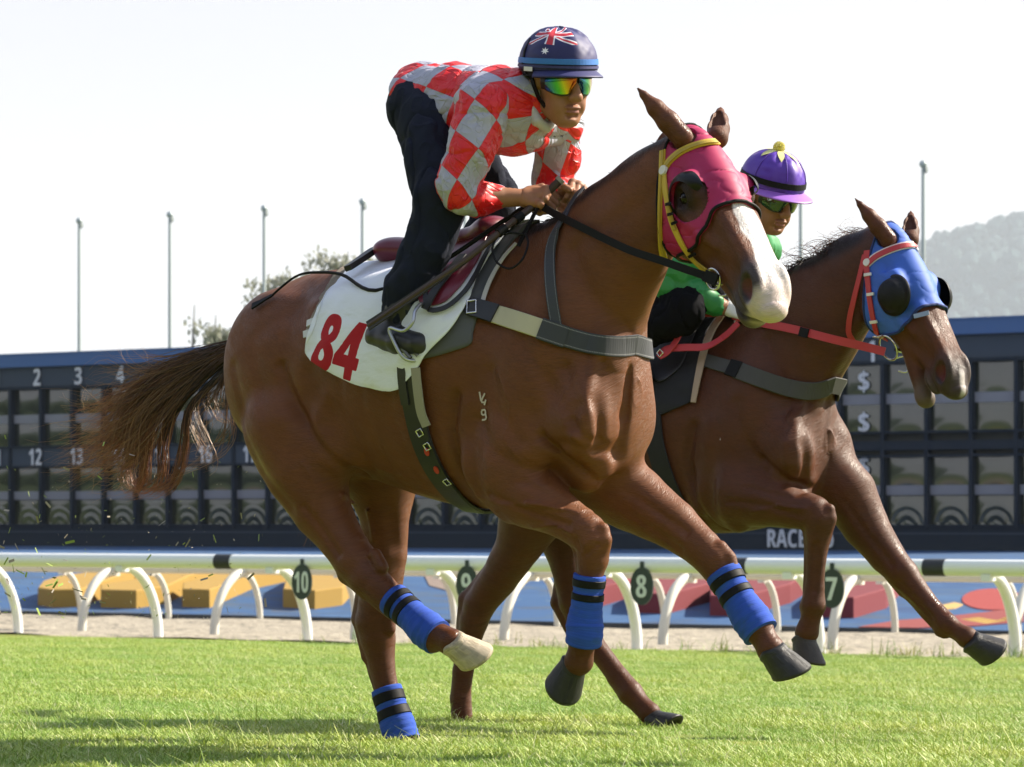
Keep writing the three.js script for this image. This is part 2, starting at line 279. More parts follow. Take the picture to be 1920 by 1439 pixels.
// ---------------------------------------------------------------- the painted bank with its big lying letters
const yBank0 = groundT(T_BANK), T_TOP = T_BANK + 15, yBankTop = -0.33;
const bankY = (t) => t < T_TOP ? mix(yBank0, yBankTop, (t - T_BANK) / (T_TOP - T_BANK)) : mix(yBankTop, -0.17, (t - T_TOP) / (T_BOARD - T_TOP));
{
  const tex = canvasTex(2048, 512, (c, w, h) => {
    c.fillStyle = '#2b5f95'; c.fillRect(0, 0, w, h); seed(77);
    for (let i = 0; i < 900; i++) { c.fillStyle = ['rgba(40,95,150,.35)', 'rgba(70,115,160,.3)', 'rgba(95,100,115,.3)', 'rgba(30,70,125,.3)', 'rgba(90,92,105,.3)'][i % 5]; c.beginPath(); c.ellipse(rnd() * w, rnd() * h, rr(10, 90), rr(3, 16), rr(-0.4, 0.4), 0, 7); c.fill(); }
    for (let i = 0; i < 26; i++) { c.strokeStyle = ['rgba(120,80,60,.5)', 'rgba(40,60,110,.6)', 'rgba(180,170,150,.35)'][i % 3]; c.lineWidth = rr(2, 6); c.beginPath(); const x = rnd() * w, y = rnd() * h; c.moveTo(x, y); c.bezierCurveTo(x + rr(-60, 60), y + rr(-30, 30), x + rr(-90, 90), y + rr(-40, 40), x + rr(-140, 140), y + rr(-30, 30)); c.stroke(); }
    for (let i = 0; i < 2500; i++) { c.fillStyle = `rgba(${80 + rnd() * 60},${90 + rnd() * 60},${110 + rnd() * 60},.25)`; c.fillRect(rnd() * w, rnd() * h, rr(1, 5), rr(1, 3)); }
  });
  const g1 = strip(T_BANK, T_BOARD - 0.2, 2, 3, -26, 26, 0.004, (s, t) => bankY(t));
  const uv = g1.attributes.uv; for (let i = 0; i < uv.count; i++) uv.setXY(i, uv.getX(i) / 30, (uv.getY(i) - T_BANK) / 15);
  tag(mesh('painted_bank', g1, std(0.62, 0.62, 0.62, 0.9, { map: tex }), scene), 'blue painted bank below the tote board', null, null, 'structure');
  const kerb = strip(T_BANK - 0.15, T_BANK, 2, 0.15, -26, 26, 0.10); const kf = merged([kerb, strip(T_BANK - 0.15, T_BANK - 0.149, 2, 0.2, -26, 26, 0, (s, t) => groundT(T_BANK) + (t > T_BANK - 0.1495 ? 0.1 : -0.1))]);
  tag(mesh('kerb', kf, std(0.05, 0.055, 0.06, 0.9), scene), 'dark kerb along the foot of the painted bank', null, null, 'structure');
  // letters: footprints drawn on the bank, standing up as thick slabs
  const hit = (px, py) => { const d = pix(px, py); let l = 40, r = 140; for (let i = 0; i < 50; i++) { const m = (l + r) / 2, x = d.x * m, z = -m, y = CH + d.y * m; y > bankY(tOf(x, z)) ? l = m : r = m; } return V(d.x * l, 0, -l); };
  const gold = std(0.33, 0.20, 0.035, 0.85), red = std(0.16, 0.018, 0.026, 0.85);
  const slab = (pts, holes, m, label, hgt = 0.42) => {
    const fr = new Frame(0, 0, -63.6, YAW);
    const lp = (q) => q.map(([x, y]) => { const p = fr.local(hit(x, y)); return new THREE.Vector2(p.x, -p.z); });   // x along, y away
    const sh = new THREE.Shape(lp(pts)); for (const h of holes) sh.holes.push(new THREE.Path(lp(h)));
    const e = new THREE.ExtrudeGeometry(sh, { depth: hgt, bevelEnabled: true, bevelThickness: 0.02, bevelSize: 0.02, bevelSegments: 1, curveSegments: 4 }).rotateX(-Math.PI / 2);
    const a = e.attributes.position; for (let i = 0; i < a.count; i++) a.setY(i, a.getY(i) + bankY(T_BANK + Math.max(0, -a.getZ(i))) - 0.03);
    e.computeVertexNormals();
    const o = fr.place(mesh('bank_letter', e, m, scene)); tag(o, label, 'letter', 'letters lying on the painted bank');
  };
  slab([[72, 1136], [100, 1140], [150, 1139], [205, 1118], [250, 1098], [292, 1094], [318, 1088], [250, 1084], [192, 1086], [165, 1096], [160, 1106], [112, 1112], [82, 1122]], [], gold, 'curved gold slab letter at the left end of the bank');
  slab([[190, 1140], [255, 1142], [312, 1132], [352, 1112], [420, 1090], [395, 1086], [330, 1091], [280, 1112], [240, 1122], [190, 1130]], [], gold, 'hooked gold slab letter beside the leftmost gold letter');
  slab([[343, 1139], [392, 1141], [470, 1106], [560, 1086], [520, 1083], [430, 1106], [345, 1126]], [], gold, 'straight slanting gold slab letter left of the number ten disc');
  slab([[532, 1140], [590, 1143], [640, 1136], [662, 1112], [656, 1090], [620, 1086], [572, 1092], [540, 1110]], [], gold, 'broad gold slab letter behind the number ten disc');
  slab([[1120, 1140], [1165, 1126], [1235, 1105], [1260, 1090], [1200, 1086], [1150, 1096], [1118, 1116]], [], red, 'dark red slab letter left of the number eight disc');
  slab([[1195, 1150], [1250, 1152], [1330, 1130], [1372, 1108], [1350, 1092], [1290, 1090], [1235, 1112], [1196, 1132]], [[[1255, 1112], [1290, 1106], [1275, 1101], [1250, 1106]]], red, 'dark red slab letter with a hole behind the number eight disc');
  slab([[1333, 1155], [1390, 1157], [1480, 1132], [1525, 1104], [1490, 1094], [1420, 1096], [1372, 1118], [1334, 1136]], [], red, 'wide dark red slab letter right of the number eight disc');
  slab([[1535, 1158], [1600, 1160], [1660, 1142], [1690, 1112], [1640, 1098], [1560, 1112], [1532, 1136]], [], red, 'dark red slab letter behind the number seven disc');
  const flat = (pts, m, name, label) => { const fr = new Frame(0, 0, -63.6, YAW), sh = new THREE.Shape(pts.map(([x, y]) => { const p = fr.local(hit(x, y)); return new THREE.Vector2(p.x, -p.z); })); const e = new THREE.ExtrudeGeometry(sh, { depth: 0.02, bevelEnabled: false }).rotateX(-Math.PI / 2), a = e.attributes.position; for (let i = 0; i < a.count; i++) a.setY(i, a.getY(i) + bankY(T_BANK + Math.max(0, -a.getZ(i))) + 0.004); e.computeVertexNormals(); tag(fr.place(mesh(name, e, m, scene)), label, 'painted panel'); };
  const oval = Array.from({ length: 24 }, (_, i) => [1862 + 58 * Math.cos(i * 0.2618), 1126 + 20 * Math.sin(i * 0.2618)]);
  flat(oval, std(0.28, 0.03, 0.025, 0.85), 'painted_panel', 'red oval painted on the bank at far right');
  flat([[1610, 1178], [1680, 1166], [1760, 1160], [1850, 1150], [1920, 1140], [1920, 1168], [1830, 1176], [1720, 1180]], std(0.22, 0.035, 0.03, 0.85), 'painted_panel', 'red painted tongue at the foot of the bank on the right');
  flat([[1800, 1164], [1835, 1160], [1870, 1166], [1905, 1152], [1885, 1168], [1850, 1172]], std(0.55, 0.36, 0.08, 0.8), 'painted_panel', 'yellow painted flame on the bank below the red oval');
  flat([[1755, 1140], [1790, 1132], [1806, 1136], [1790, 1143], [1765, 1146]], std(0.5, 0.32, 0.1, 0.8), 'painted_panel', 'small yellow painted patch left of the red oval');
  flat([[795, 1080], [835, 1074], [870, 1082], [880, 1100], [842, 1110], [805, 1100]], std(0.20, 0.15, 0.12, 0.8), 'painted_panel', 'brown and blue painted patch near the number nine disc');
}

// ---------------------------------------------------------------- the tote board
{
  const fr = new Frame(0, 0, -106, YAW), g = fr.place(base('tote_board'));
  tag(g, 'long dark tote board of glass panes with white figures under a blue cap', 'tote board');
  const s0 = -22.06, ds = 1.487, K0 = -3, K1 = 29, x0 = s0 + K0 * ds, x1 = s0 + K1 * ds, L = x1 - x0, xc = (x0 + x1) / 2;
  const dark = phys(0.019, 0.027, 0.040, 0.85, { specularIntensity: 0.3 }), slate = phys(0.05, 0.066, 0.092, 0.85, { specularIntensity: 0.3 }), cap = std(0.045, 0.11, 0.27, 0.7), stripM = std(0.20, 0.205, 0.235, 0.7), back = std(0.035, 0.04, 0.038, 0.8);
  mesh('back_panel', box(L, 7.0, 0.5, xc, 3.3, -0.5), back, g);
  mesh('cap', merged([box(L + 0.3, 0.46, 1.0, xc, 6.63, -0.3), box(L + 0.34, 0.06, 1.06, xc, 6.875, -0.3)]), cap, g);
  for (let k = K0; k < K1; k += 4) { const w = Math.min(4, K1 - k) * ds - 0.03; mesh('header_panel', box(w, 0.72, 0.2, s0 + k * ds + w / 2, 6.03, -0.1), slate, g); }
  for (let k = K0; k < 19; k += 4) { const w = Math.min(4, 19 - k) * ds - 0.03; mesh('header_panel', box(w, 0.69, 0.2, s0 + k * ds + w / 2, 3.1, -0.1), slate, g); }
  mesh('sill_panel', box(L, 0.8, 0.24, xc, 0.2, -0.1), dark, g); mesh('sill_panel', box(L, 0.05, 0.3, xc, 0.36, -0.1), slate, g);
  mesh('foot_panel', box(L, 0.5, 0.3, xc, -0.35, -0.16), cap, g);
  for (const [y, h] of [[5.63, 0.1], [3.47, 0.07], [2.74, 0.07], [0.6, 0.06]]) mesh('cross_bar', box(L, h, 0.3, xc, y, -0.06), dark, g);
  mesh('cross_bar', box((K1 - 19) * ds, 0.28, 0.26, s0 + 24 * ds, 3.06, -0.08), dark, g);
  const barG = box(0.125, 5.2, 0.28, 0, 3.1, -0.07), bar2 = box(0.17, 2.1, 0.28, 0, 1.7, -0.07);
  for (let k = K0; k <= K1; k++) { const b = mesh('mullion', barG, dark, g); b.position.x = s0 + k * ds; }
  // panes: thin bowed acrylic, dimpled towards the foot so that they mirror the track in rings
  const pane = (h, rip) => {
    const nx = 22, ny = 22, w = ds - 0.115, pos = [], uv = [], idx = [];
    for (let j = 0; j <= ny; j++) for (let i = 0; i <= nx; i++) {
      const x = (i / nx - 0.5) * w, y = (j / ny - 0.5) * h, edge = (1 - (2 * x / w) ** 2) * (1 - (2 * y / h) ** 2);
      let z = 0.012 * edge;
      if (rip) { const r = Math.hypot(x / 0.62, (y + h / 2) / 0.62); if (r < 1.1) z += rip * Math.cos(r * 6.28 * 2.1) * sst(1.1, 0.85, r) * sst(0, 0.15, edge + 0.02); }
      pos.push(x, y, z); uv.push(i / nx, j / ny);
    }
    for (let j = 0; j < ny; j++) for (let i = 0; i < nx; i++) { const a = j * (nx + 1) + i, b = a + nx + 1; idx.push(a, a + 1, b, b, a + 1, b + 1); }
    return geo(pos, idx, uv);
  };
  const tints = [0, 1, 2].map((i) => phys(0.018 + 0.003 * i, 0.024 + 0.003 * i, 0.022 - 0.002 * i, 0.10, { clearcoat: 1, clearcoatRoughness: 0.05, specularIntensity: 1 }));
  const A1 = pane(0.93, 0), A2 = pane(0.86, 0), B1 = pane(0.88, 0), B2 = pane(0.88, 0.011), B3 = pane(0.88, 0.008);
  seed(5);
  for (let k = K0; k < K1; k++) {
    const x = s0 + (k + 0.5) * ds, right = k >= 19, put = (n, ge, m, y, h) => { const o = mesh(n, ge, m, g); o.position.set(x, y, -0.17); o.rotation.set(rr(-0.006, 0.006), rr(-0.006, 0.006), 0); return o; };
    put('pane', A1, tints[k % 3 & 3 ? 1 : 0] ?? tints[0], 5.13); put('pane', A2, tints[(k * 7 + 30) % 3], 3.92);
    put('pane', B1, tints[(k * 5 + 31) % 3], 2.28); put('pane', rnd() < 0.5 ? B2 : B3, tints[(k * 3 + 32) % 3], 1.07);
    for (const [y, h] of [[4.5, 0.31], [1.69, 0.3]]) { const o = mesh('reflection_strip', box(ds - 0.13, h, 0.03), stripM, g); o.position.set(x, y, -0.12); }  // pale panels standing in for a light band reflected in the panes
  }
  const ink = std(0.55, 0.57, 0.62, 0.6);
  const fig = (ch, px, y, size, sx = 0.8, name = 'numeral', z = 0.085) => { const e = glyphs(ch, size, 0.03); e.scale(sx, 1, 1); const o = mesh(name, e, ink, g); o.position.set(ppx(px, 106), y, z); };
  const digitPx = (i) => { const a = -0.1952 + (i - 2) * 0.01868, u = a * Math.cos(YAW) / (1 - Math.sin(YAW) * a); return CX + F * u; };
  for (let i = 1; i <= 10; i++) fig(String(i), digitPx(i), 6.02, 0.62);
  for (let i = 11; i <= 20; i++) fig(String(i), digitPx(i - 10) - 3, 3.1, 0.6, 0.7);
  fig('1', 1636, 5.98, 0.66);
  for (const y of [5.06, 3.78, 2.42, 1.22]) fig('$', 1618, y, 0.6, 0.95, 'dollar_sign', -0.1);
  fig('RACE No', 1503, 0.2, 0.56, 0.75, 'lettering', 0.06);
}

// ---------------------------------------------------------------- flagpoles behind the board
{
  const pm = std(0.42, 0.47, 0.47, 0.5, { metalness: 0.3 }), z0 = 112, fr = new Frame(0, 0, -z0, YAW);
  const pg = taperTube([V(0, 0, 0), V(0, 6, 0), V(0, 12.2, 0)], [0.085, 0.075, 0.06], 12);
  const cg = new THREE.SphereGeometry(0.13, 12, 8), bg = merged([box(0.06, 0.16, 0.16, 0.1, -0.1, 0), box(0.2, 0.05, 0.05, 0.05, -0.18, 0)]);
  const places = ['at the left edge of the photo', 'above the figure two', 'above the figure four', 'behind the horse rump', 'behind the small trees', 'seen between the legs of the front jockey', 'right of the far hand of the front jockey', 'behind the red hood', 'behind the purple cap', 'right of the blue hood', 'at the far right by the hill'];
  for (let i = 0; i < 11; i++) {
    const sig = -0.1769 + (i - 1) * 0.0398, g = fr.place(base('flagpole')); g.translateX(sig * z0); g.position.y = 0;
    const top = i === 0 ? 10.9 : 12.2;
    tag(g, 'bare grey flagpole ' + ['cut by the left edge of the photo', 'furthest left of those whole in view', 'second whole one from the left', 'third whole one from the left above the rump', 'fourth whole one from the left beside the jockey back', 'seen between the legs of the front jockey', 'tip just showing over the far hand of the front jockey', 'hidden behind the red-hooded horse head', 'right behind the purple-capped jockey', 'furthest right before the hazy hill', 'outside the photo past the right edge'][i], 'flagpole', 'flagpoles behind the tote board');
    const p = mesh('pole', pg, pm, g); p.scale.y = top / 12.2;
    const c = mesh('finial', cg, pm, g); c.position.y = top + 0.08; const b = mesh('pulley', bg, std(0.2, 0.23, 0.23, 0.6), g); b.position.y = top;
  }
}

// ---------------------------------------------------------------- hills and small trees far behind
{
  const D = 7600, hx = (px) => (px - CX) / F * D, hy = (py) => CH + (CY - py) / F * D;
  const prof = [[200, 1000], [700, 960], [950, 800], [1100, 640], [1180, 560], [1240, 505], [1290, 520], [1360, 545], [1480, 560], [1600, 530], [1690, 500], [1740, 468], [1780, 455], [1830, 446], [1870, 432], [1930, 415], [2020, 400], [2200, 430], [2500, 520], [3000, 800], [3400, 1000]];
  const n = 380, rows = 30, pos = [], idx = [];
  const at = (px) => { let i = 0; while (i < prof.length - 2 && prof[i + 1][0] < px) i++; const [a, b] = [prof[i], prof[i + 1]], t = clamp((px - a[0]) / (b[0] - a[0])); return mix(a[1], b[1], t * t * (3 - 2 * t) * 0.5 + t * 0.5); };
  for (let j = 0; j <= rows; j++) for (let i = 0; i <= n; i++) {
    const px = mix(200, 3400, i / n), v = j / rows, top = hy(at(px)), x = hx(px) * (1 + 0.25 * v * 0), lump = 13 * fbm(i * 0.21, j * 0.35, 3) * sst(0, 0.3, v);
    pos.push(x + 60 * n3(i * 0.1, j * 0.3, 7) * (1 - v), mix(-40, top, Math.pow(v, 0.8)) + lump, -D + (v - 1) * -1500 + 130 * fbm(i * 0.12, j * 0.2, 2));
  }
  for (let j = 0; j < rows; j++) for (let i = 0; i < n; i++) { const a = j * (n + 1) + i, b = a + n + 1; idx.push(a, a + 1, b, b, a + 1, b + 1); }
  const hg = geo(pos, idx);
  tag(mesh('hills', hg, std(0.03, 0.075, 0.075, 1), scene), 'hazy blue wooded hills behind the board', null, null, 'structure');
  // wood on the ridge: crowns as bunches of leaf-mass faces
  seed(31); const crown = new THREE.IcosahedronGeometry(1, 2), cp = crown.attributes.position;
  for (let i = 0; i < cp.count; i++) { const q = 1 + 0.28 * n3(cp.getX(i) * 2.3, cp.getY(i) * 2.3, cp.getZ(i) * 2.3); cp.setXYZ(i, cp.getX(i) * q, cp.getY(i) * q, cp.getZ(i) * q); } crown.computeVertexNormals();
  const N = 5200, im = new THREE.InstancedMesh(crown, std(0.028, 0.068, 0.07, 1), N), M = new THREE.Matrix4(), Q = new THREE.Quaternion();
  for (let i = 0; i < N; i++) { const a = Math.floor(rnd() * n), j = i < 1300 ? rows : Math.floor(Math.pow(rnd(), 0.6) * rows), k = (j * (n + 1) + a) * 3, s = rr(9, 19) * (rnd() < 0.06 ? 1.5 : 1); M.compose(V(pos[k] + rr(-11, 11), pos[k + 1] + s * 0.35, pos[k + 2] + rr(-40, 40)), Q.setFromAxisAngle(V(0, 1, 0), rnd() * 6), V(s, s * rr(0.8, 1.5), s)); im.setMatrixAt(i, M); }
  im.name = 'hill_wood'; scene.add(im); tag(im, 'far-off wood covering the hazy hills', 'wood', null, 'stuff');
  // small open-crowned trees behind the board
  const bark = std(0.2, 0.19, 0.18, 0.9), leafM = phys(0.34, 0.35, 0.28, 0.9, { side: THREE.DoubleSide, transmission: 0.45, thickness: 0 });
  const tree = (px, top, w, zz, label, nl, sparse) => {
    const sc = zz / F, x = (px - CX) * sc, H = CH + (CY - top) * sc, g = base('small_tree', [x, -2.4, -zz]), hh = H + 2.4, tr = [], lv = [];
    tag(g, label, 'tree', 'small trees behind the tote board');
    tr.push(taperTube(spline([V(0, 0, 0), V(0.1, hh * 0.4, 0.05), V(-0.05, hh * 0.75, 0), V(0.05, hh * 0.97, 0)], 10), Array.from({ length: 11 }, (_, i) => 0.16 * (1 - i / 11.5)), 7));
    const W = w * sc, tips = [];
    for (let b = 0; b < 30; b++) { const y = hh * rr(0.45, 0.93), a = rnd() * 6.28, l = W * rr(0.4, 1.25) * (1 - 0.5 * sst(0.75, 1, y / hh)), e = V(Math.cos(a) * l, y + rr(0.1, 0.5) * l, Math.sin(a) * l); tr.push(taperTube(spline([V(0, y, 0), V(e.x * 0.5, y + (e.y - y) * 0.35, e.z * 0.5), e], 6), Array.from({ length: 7 }, (_, i) => 0.05 * (1 - i / 7.5)), 5)); for (let q = 0; q < 3; q++) tips.push(V(e.x * rr(0.5, 1.05), mix(y, e.y, rr(0.5, 1.1)), e.z * rr(0.5, 1.05))); }
    for (let i = 0; i < nl * 2.2; i++) { const c = tips[Math.floor(rnd() * tips.length)], r = Math.max(W, 0.5) * sparse * 2.2 * Math.pow(rnd(), 0.5), a = rnd() * 6.28, b = Math.acos(rr(-1, 1)), s = rr(0.08, 0.16); const leaf = new THREE.PlaneGeometry(s, s * 1.7).rotateX(rnd() * 6).rotateY(rnd() * 6).translate(c.x + r * Math.sin(b) * Math.cos(a), c.y + r * Math.cos(b) * 0.8, c.z + r * Math.sin(b) * Math.sin(a)); lv.push(leaf); }
    mesh('trunk', merged(tr), bark, g); mesh('crown', merged(lv), leafM, g);
  };
  seed(41);
  tree(650, 452, 75, 131, 'tallest sparse tree beside the front jockey back', 1500, 0.2);
  tree(585, 488, 60, 128, 'sparse tree just left of the tallest one behind the board', 900, 0.2);
  tree(515, 505, 70, 132, 'sparse tree over the rump of the front horse', 1100, 0.2);
  tree(402, 575, 60, 128, 'thin tree left of the horse rump above the blue cap', 1300, 0.2);
  tree(362, 555, 6, 130, 'bare twiggy sapling left of the horse rump', 60, 0.4);
  tree(60, 648, 26, 130, 'low wispy treetop just over the board at far left', 200, 0.25);
  tree(8, 655, 16, 132, 'lowest treetop at the left edge over the board', 150, 0.25);
  tree(1275, 500, 70, 135, 'pale tree showing under the red-hooded horse neck', 2200, 0.25);
}

// ---------------------------------------------------------------- covered stand added unseen behind the camera to block the low sky
{
  const fr = new Frame(0, 0, 34, YAW), g = fr.place(base('added_grandstand')); tag(g, 'long covered stand added unseen behind the camera to block the low sky', 'added_grandstand');
  const conc = std(0.22, 0.215, 0.205, 0.9), steelM = std(0.3, 0.32, 0.34, 0.6), roofM = std(0.16, 0.18, 0.2, 0.7), seats = std(0.09, 0.11, 0.15, 0.8);
  const tiers = []; for (let i = 0; i < 14; i++) tiers.push(box(150, 0.45, 0.9, 0, 0.22 + i * 0.45, i * 0.9)); mesh('tiers', merged(tiers), conc, g);
  const rows = []; for (let i = 0; i < 14; i++) rows.push(box(146, 0.4, 0.3, 0, 0.66 + i * 0.45, i * 0.9 + 0.2)); mesh('seats', merged(rows), seats, g);
  mesh('back_wall', box(150, 16, 0.6, 0, 8, 13.4), conc, g); mesh('upper_deck', box(150, 1.0, 8, 0, 9.5, 9), conc, g); mesh('roof', box(156, 0.6, 16, 0, 16.4, 6), roofM, g);
  for (let i = 0; i <= 10; i++) { const c = mesh('column', new THREE.CylinderGeometry(0.25, 0.25, 16.2, 12), steelM, g); c.position.set(-72 + i * 14.4, 8.1, 5.2); }
}

// belt of trees added out of view at far left to darken the panes' reflections
{
  seed(52); const crown = new THREE.IcosahedronGeometry(1, 3), cp = crown.attributes.position; for (let i = 0; i < cp.count; i++) { const q = 1 + 0.3 * fbm(cp.getX(i) * 2.6, cp.getY(i) * 2.6, cp.getZ(i) * 2.6); cp.setXYZ(i, cp.getX(i) * q, cp.getY(i) * q, cp.getZ(i) * q); } crown.computeVertexNormals();
  const N = 520, im = new THREE.InstancedMesh(crown, std(0.045, 0.07, 0.03, 1), N), M = new THREE.Matrix4(), Q = new THREE.Quaternion();
  for (let i = 0; i < N; i++) { const t = rnd(), s = rr(2.5, 5); M.compose(V(mix(-150, -330, t) + rr(-8, 8), -1 + Math.pow(rnd(), 0.8) * 13, mix(-190, 90, t) + rr(-8, 8)), Q.setFromAxisAngle(V(0, 1, 0), rnd() * 6), V(s, s * rr(0.8, 1.2), s)); im.setMatrixAt(i, M); }
  im.name = 'added_tree_belt'; im.castShadow = im.receiveShadow = true; scene.add(im); tag(im, 'added belt of trees out of view that darkens the pane reflections', 'trees', null, 'stuff');
}

// ---------------------------------------------------------------- horses
const HYAW = 37 * Math.PI / 180;
const tn = (u, v, fx, fy, s) => { const a = sst(0, 1, u), b = sst(0, 1, v); return mix(mix(n3(u * fx, v * fy, s), n3((u - 1) * fx, v * fy, s), a), mix(n3(u * fx, (v - 1) * fy, s), n3((u - 1) * fx, (v - 1) * fy, s), a), b); };   // noise that tiles
const coatBump = dataTex(1024, 1024, (u, v) => { const q = 0.5 + 0.34 * tn(u, v, 330, 70, 3) + 0.24 * tn(u, v, 150, 40, 9) + 0.14 * tn(u, v, 30, 18, 5); return [q, q, q]; });
const coatHair = dataTex(1024, 1024, (u, v) => { const q = 0.86 + 0.13 * tn(u, v, 300, 60, 13) + 0.10 * tn(u, v, 120, 26, 19) + 0.07 * tn(u, v, 24, 12, 15), d = 0.03 * tn(u, v, 60, 20, 7); return [q + d, q, q - d]; });
const coatRough = dataTex(512, 512, (u, v) => { const q = 0.56 + 0.20 * tn(u, v, 7, 6, 21) + 0.12 * tn(u, v, 26, 14, 23) + 0.10 * tn(u, v, 160, 40, 25); return [q, q, q]; });
// loft of superelliptic stations along one axis of a frame; st: [u, top, bottom, halfWidth, topNarrowing]
function loftFn(st, L = 0.03) {
  const n = st.length, at = (u, c) => { if (u <= st[0][0]) return st[0][c]; if (u >= st[n - 1][0]) return st[n - 1][c]; let i = 0; while (st[i + 1][0] < u) i++; const a = st[Math.max(0, i - 1)], b = st[i], d = st[i + 1], e = st[Math.min(n - 1, i + 2)], t = (u - b[0]) / (d[0] - b[0]), m0 = (d[c] - a[c]) / (d[0] - a[0] || 1) * (d[0] - b[0]), m1 = (e[c] - b[c]) / (e[0] - b[0] || 1) * (d[0] - b[0]), t2 = t * t, t3 = t2 * t; return (2 * t3 - 3 * t2 + 1) * b[c] + (t3 - 2 * t2 + t) * m0 + (-2 * t3 + 3 * t2) * d[c] + (t3 - t2) * m1; };
  // sampled once: stations are dense enough for linear lookup
  const N = 160, u0 = st[0][0], u1 = st[n - 1][0], tab = [1, 2, 3, 4].map((c) => Float32Array.from({ length: N + 1 }, (_, i) => at(mix(u0, u1, i / N), c)));
  const f = (u, v, w) => {
    const q = clamp((u - u0) / (u1 - u0)) * N, i = Math.min(N - 1, q | 0), t = q - i, T = tab[0][i] + (tab[0][i + 1] - tab[0][i]) * t, Bm = tab[1][i] + (tab[1][i + 1] - tab[1][i]) * t, W = tab[2][i] + (tab[2][i + 1] - tab[2][i]) * t, nar = tab[3][i] + (tab[3][i + 1] - tab[3][i]) * t;
    const du = u < u0 ? u0 - u : u > u1 ? u - u1 : 0, cap = du ? Math.sqrt(Math.max(0.03, 1 - (du / L) ** 2)) : 1, hh = (T - Bm) / 2 * cap, vv = v - (T + Bm) / 2, ww = cap * W * (vv > 0 ? 1 - nar * Math.min(1, vv / hh) ** 2 : 1);
    const a = vv / hh, b = w / ww;
    const k0 = Math.sqrt(a * a + b * b), k1 = Math.sqrt(a * a / hh / hh + b * b / ww / ww) + 1e-6, d = k0 * (k0 - 1) / k1;
    return du > L * 0.98 ? Math.max(d, du - L) : d;
  };
  let lo = [u0 - L, 1e9, 0], hi = [u1 + L, -1e9, 0]; for (const s of st) { lo[1] = Math.min(lo[1], s[2]); hi[1] = Math.max(hi[1], s[1]); hi[2] = Math.max(hi[2], s[3]); } lo[2] = -hi[2];
  return [f, lo, hi];
}
// a head, in its own frame: a down the face from the poll, b towards the forehead, c to the near side
function headField(o) {
  const h = new Field();
  const [f, lo, hi] = loftFn([[-0.09, -0.03, -0.15, 0.05, 0.1], [-0.03, 0.012, -0.185, 0.072, 0.15], [0.04, 0.03, -0.225, 0.086, 0.15], [0.12, 0.036, -0.252, 0.096, 0.05], [0.20, 0.032, -0.252, 0.098, 0.0], [0.28, 0.022, -0.215, 0.084, 0.05], [0.36, 0.010, -0.172, 0.068, 0.12], [0.44, 0.0, -0.142, 0.058, 0.15], [0.51, -0.004, -0.128, 0.056, 0.12], [0.57, -0.014, -0.115, 0.054, 0.1], [0.610, -0.036, -0.10, 0.042, 0.1]]);
  h.add(f, lo, hi, 0.02);
  for (const s of [1, -1]) {
    h.ell([0.13, -0.145, 0.052 * s], [0.125, 0.1, 0.042], 0.03);                      // cheek
    h.ell([0.172, -0.032, 0.088 * s], [0.05, 0.036, 0.022], 0.03);                    // brow
    h.cone([0.20, -0.088, 0.092 * s], [0.36, -0.078, 0.064 * s], 0.016, 0.009, 0.02);  // facial crest
    h.cone([0.30, -0.012, 0.05 * s], [0.5, -0.024, 0.034 * s], 0.014, 0.016, 0.03);       // nasal bone side
    h.ell([0.538, -0.048, 0.044 * s], [0.062, 0.042, 0.024], 0.02, 'u', [0.85, -0.45, 0]);  // nostril wing
    h.ell([0.535, -0.122, 0.032 * s], [0.05, 0.022, 0.022], 0.02);                        // lip side
    h.ell([0.545, -0.050, 0.070 * s], [0.040, 0.024, 0.030], 0.010, 's', [0.75, -0.65, -0.15 * s]);   // nostril
    h.cone([0.36, -0.115, 0.072 * s], [0.47, -0.075, 0.062 * s], 0.014, 0.010, 0.05, 1, 's');
    h.ell([0.182, -0.058, 0.108 * s], [0.028, 0.020, 0.016], 0.010, 's');               // eye socket
    h.ell([0.10, -0.022, 0.09 * s], [0.035, 0.022, 0.012], 0.03, 's');                   // hollow above the eye
  }
  h.ell([0.592, -0.078, 0], [0.030, 0.034, 0.042], 0.025);                              // upper lip
  const J = o.jaw || 0, jd = [Math.cos(J), -Math.sin(J)];
  h.cone([0.33, -0.150, 0], [0.36 + 0.19 * jd[0], (J > 0.05 ? -0.155 : -0.138) + 0.19 * jd[1], 0], 0.040, 0.029, 0.025);   // lower jaw
  h.ell([0.36 + 0.185 * jd[0], (J > 0.05 ? -0.158 : -0.148) + 0.185 * jd[1], 0], [0.036, 0.026, 0.036], 0.02);   // chin
  if (J < 0.05) for (const s of [1, -1]) h.cone([0.43, -0.138, 0.066 * s], [0.61, -0.128, 0.028 * s], 0.008, 0.007, 0.012, 1, 's');
  // ears: curled leaves
  for (const [s, dir, opn] of o.ears) {
    const b = [-0.005, 0.012, 0.062 * s], d = V(...dir).normalize(), at = (t, r) => [b[0] + d.x * t, b[1] + d.y * t, b[2] + d.z * t, r];
    h.chain([at(-0.01, 0.030), at(0.045, 0.030), at(0.095, 0.024), at(0.145, 0.010), at(0.172, 0.002)], 0.015);
    const q = V(...opn).normalize(), c = (t, e) => [b[0] + d.x * t + q.x * e, b[1] + d.y * t + q.y * e, b[2] + d.z * t + q.z * e];
    h.cone(c(0.045, 0.026), c(0.12, 0.016), 0.022, 0.007, 0.008, 1, 's');
  }
  return h;
}
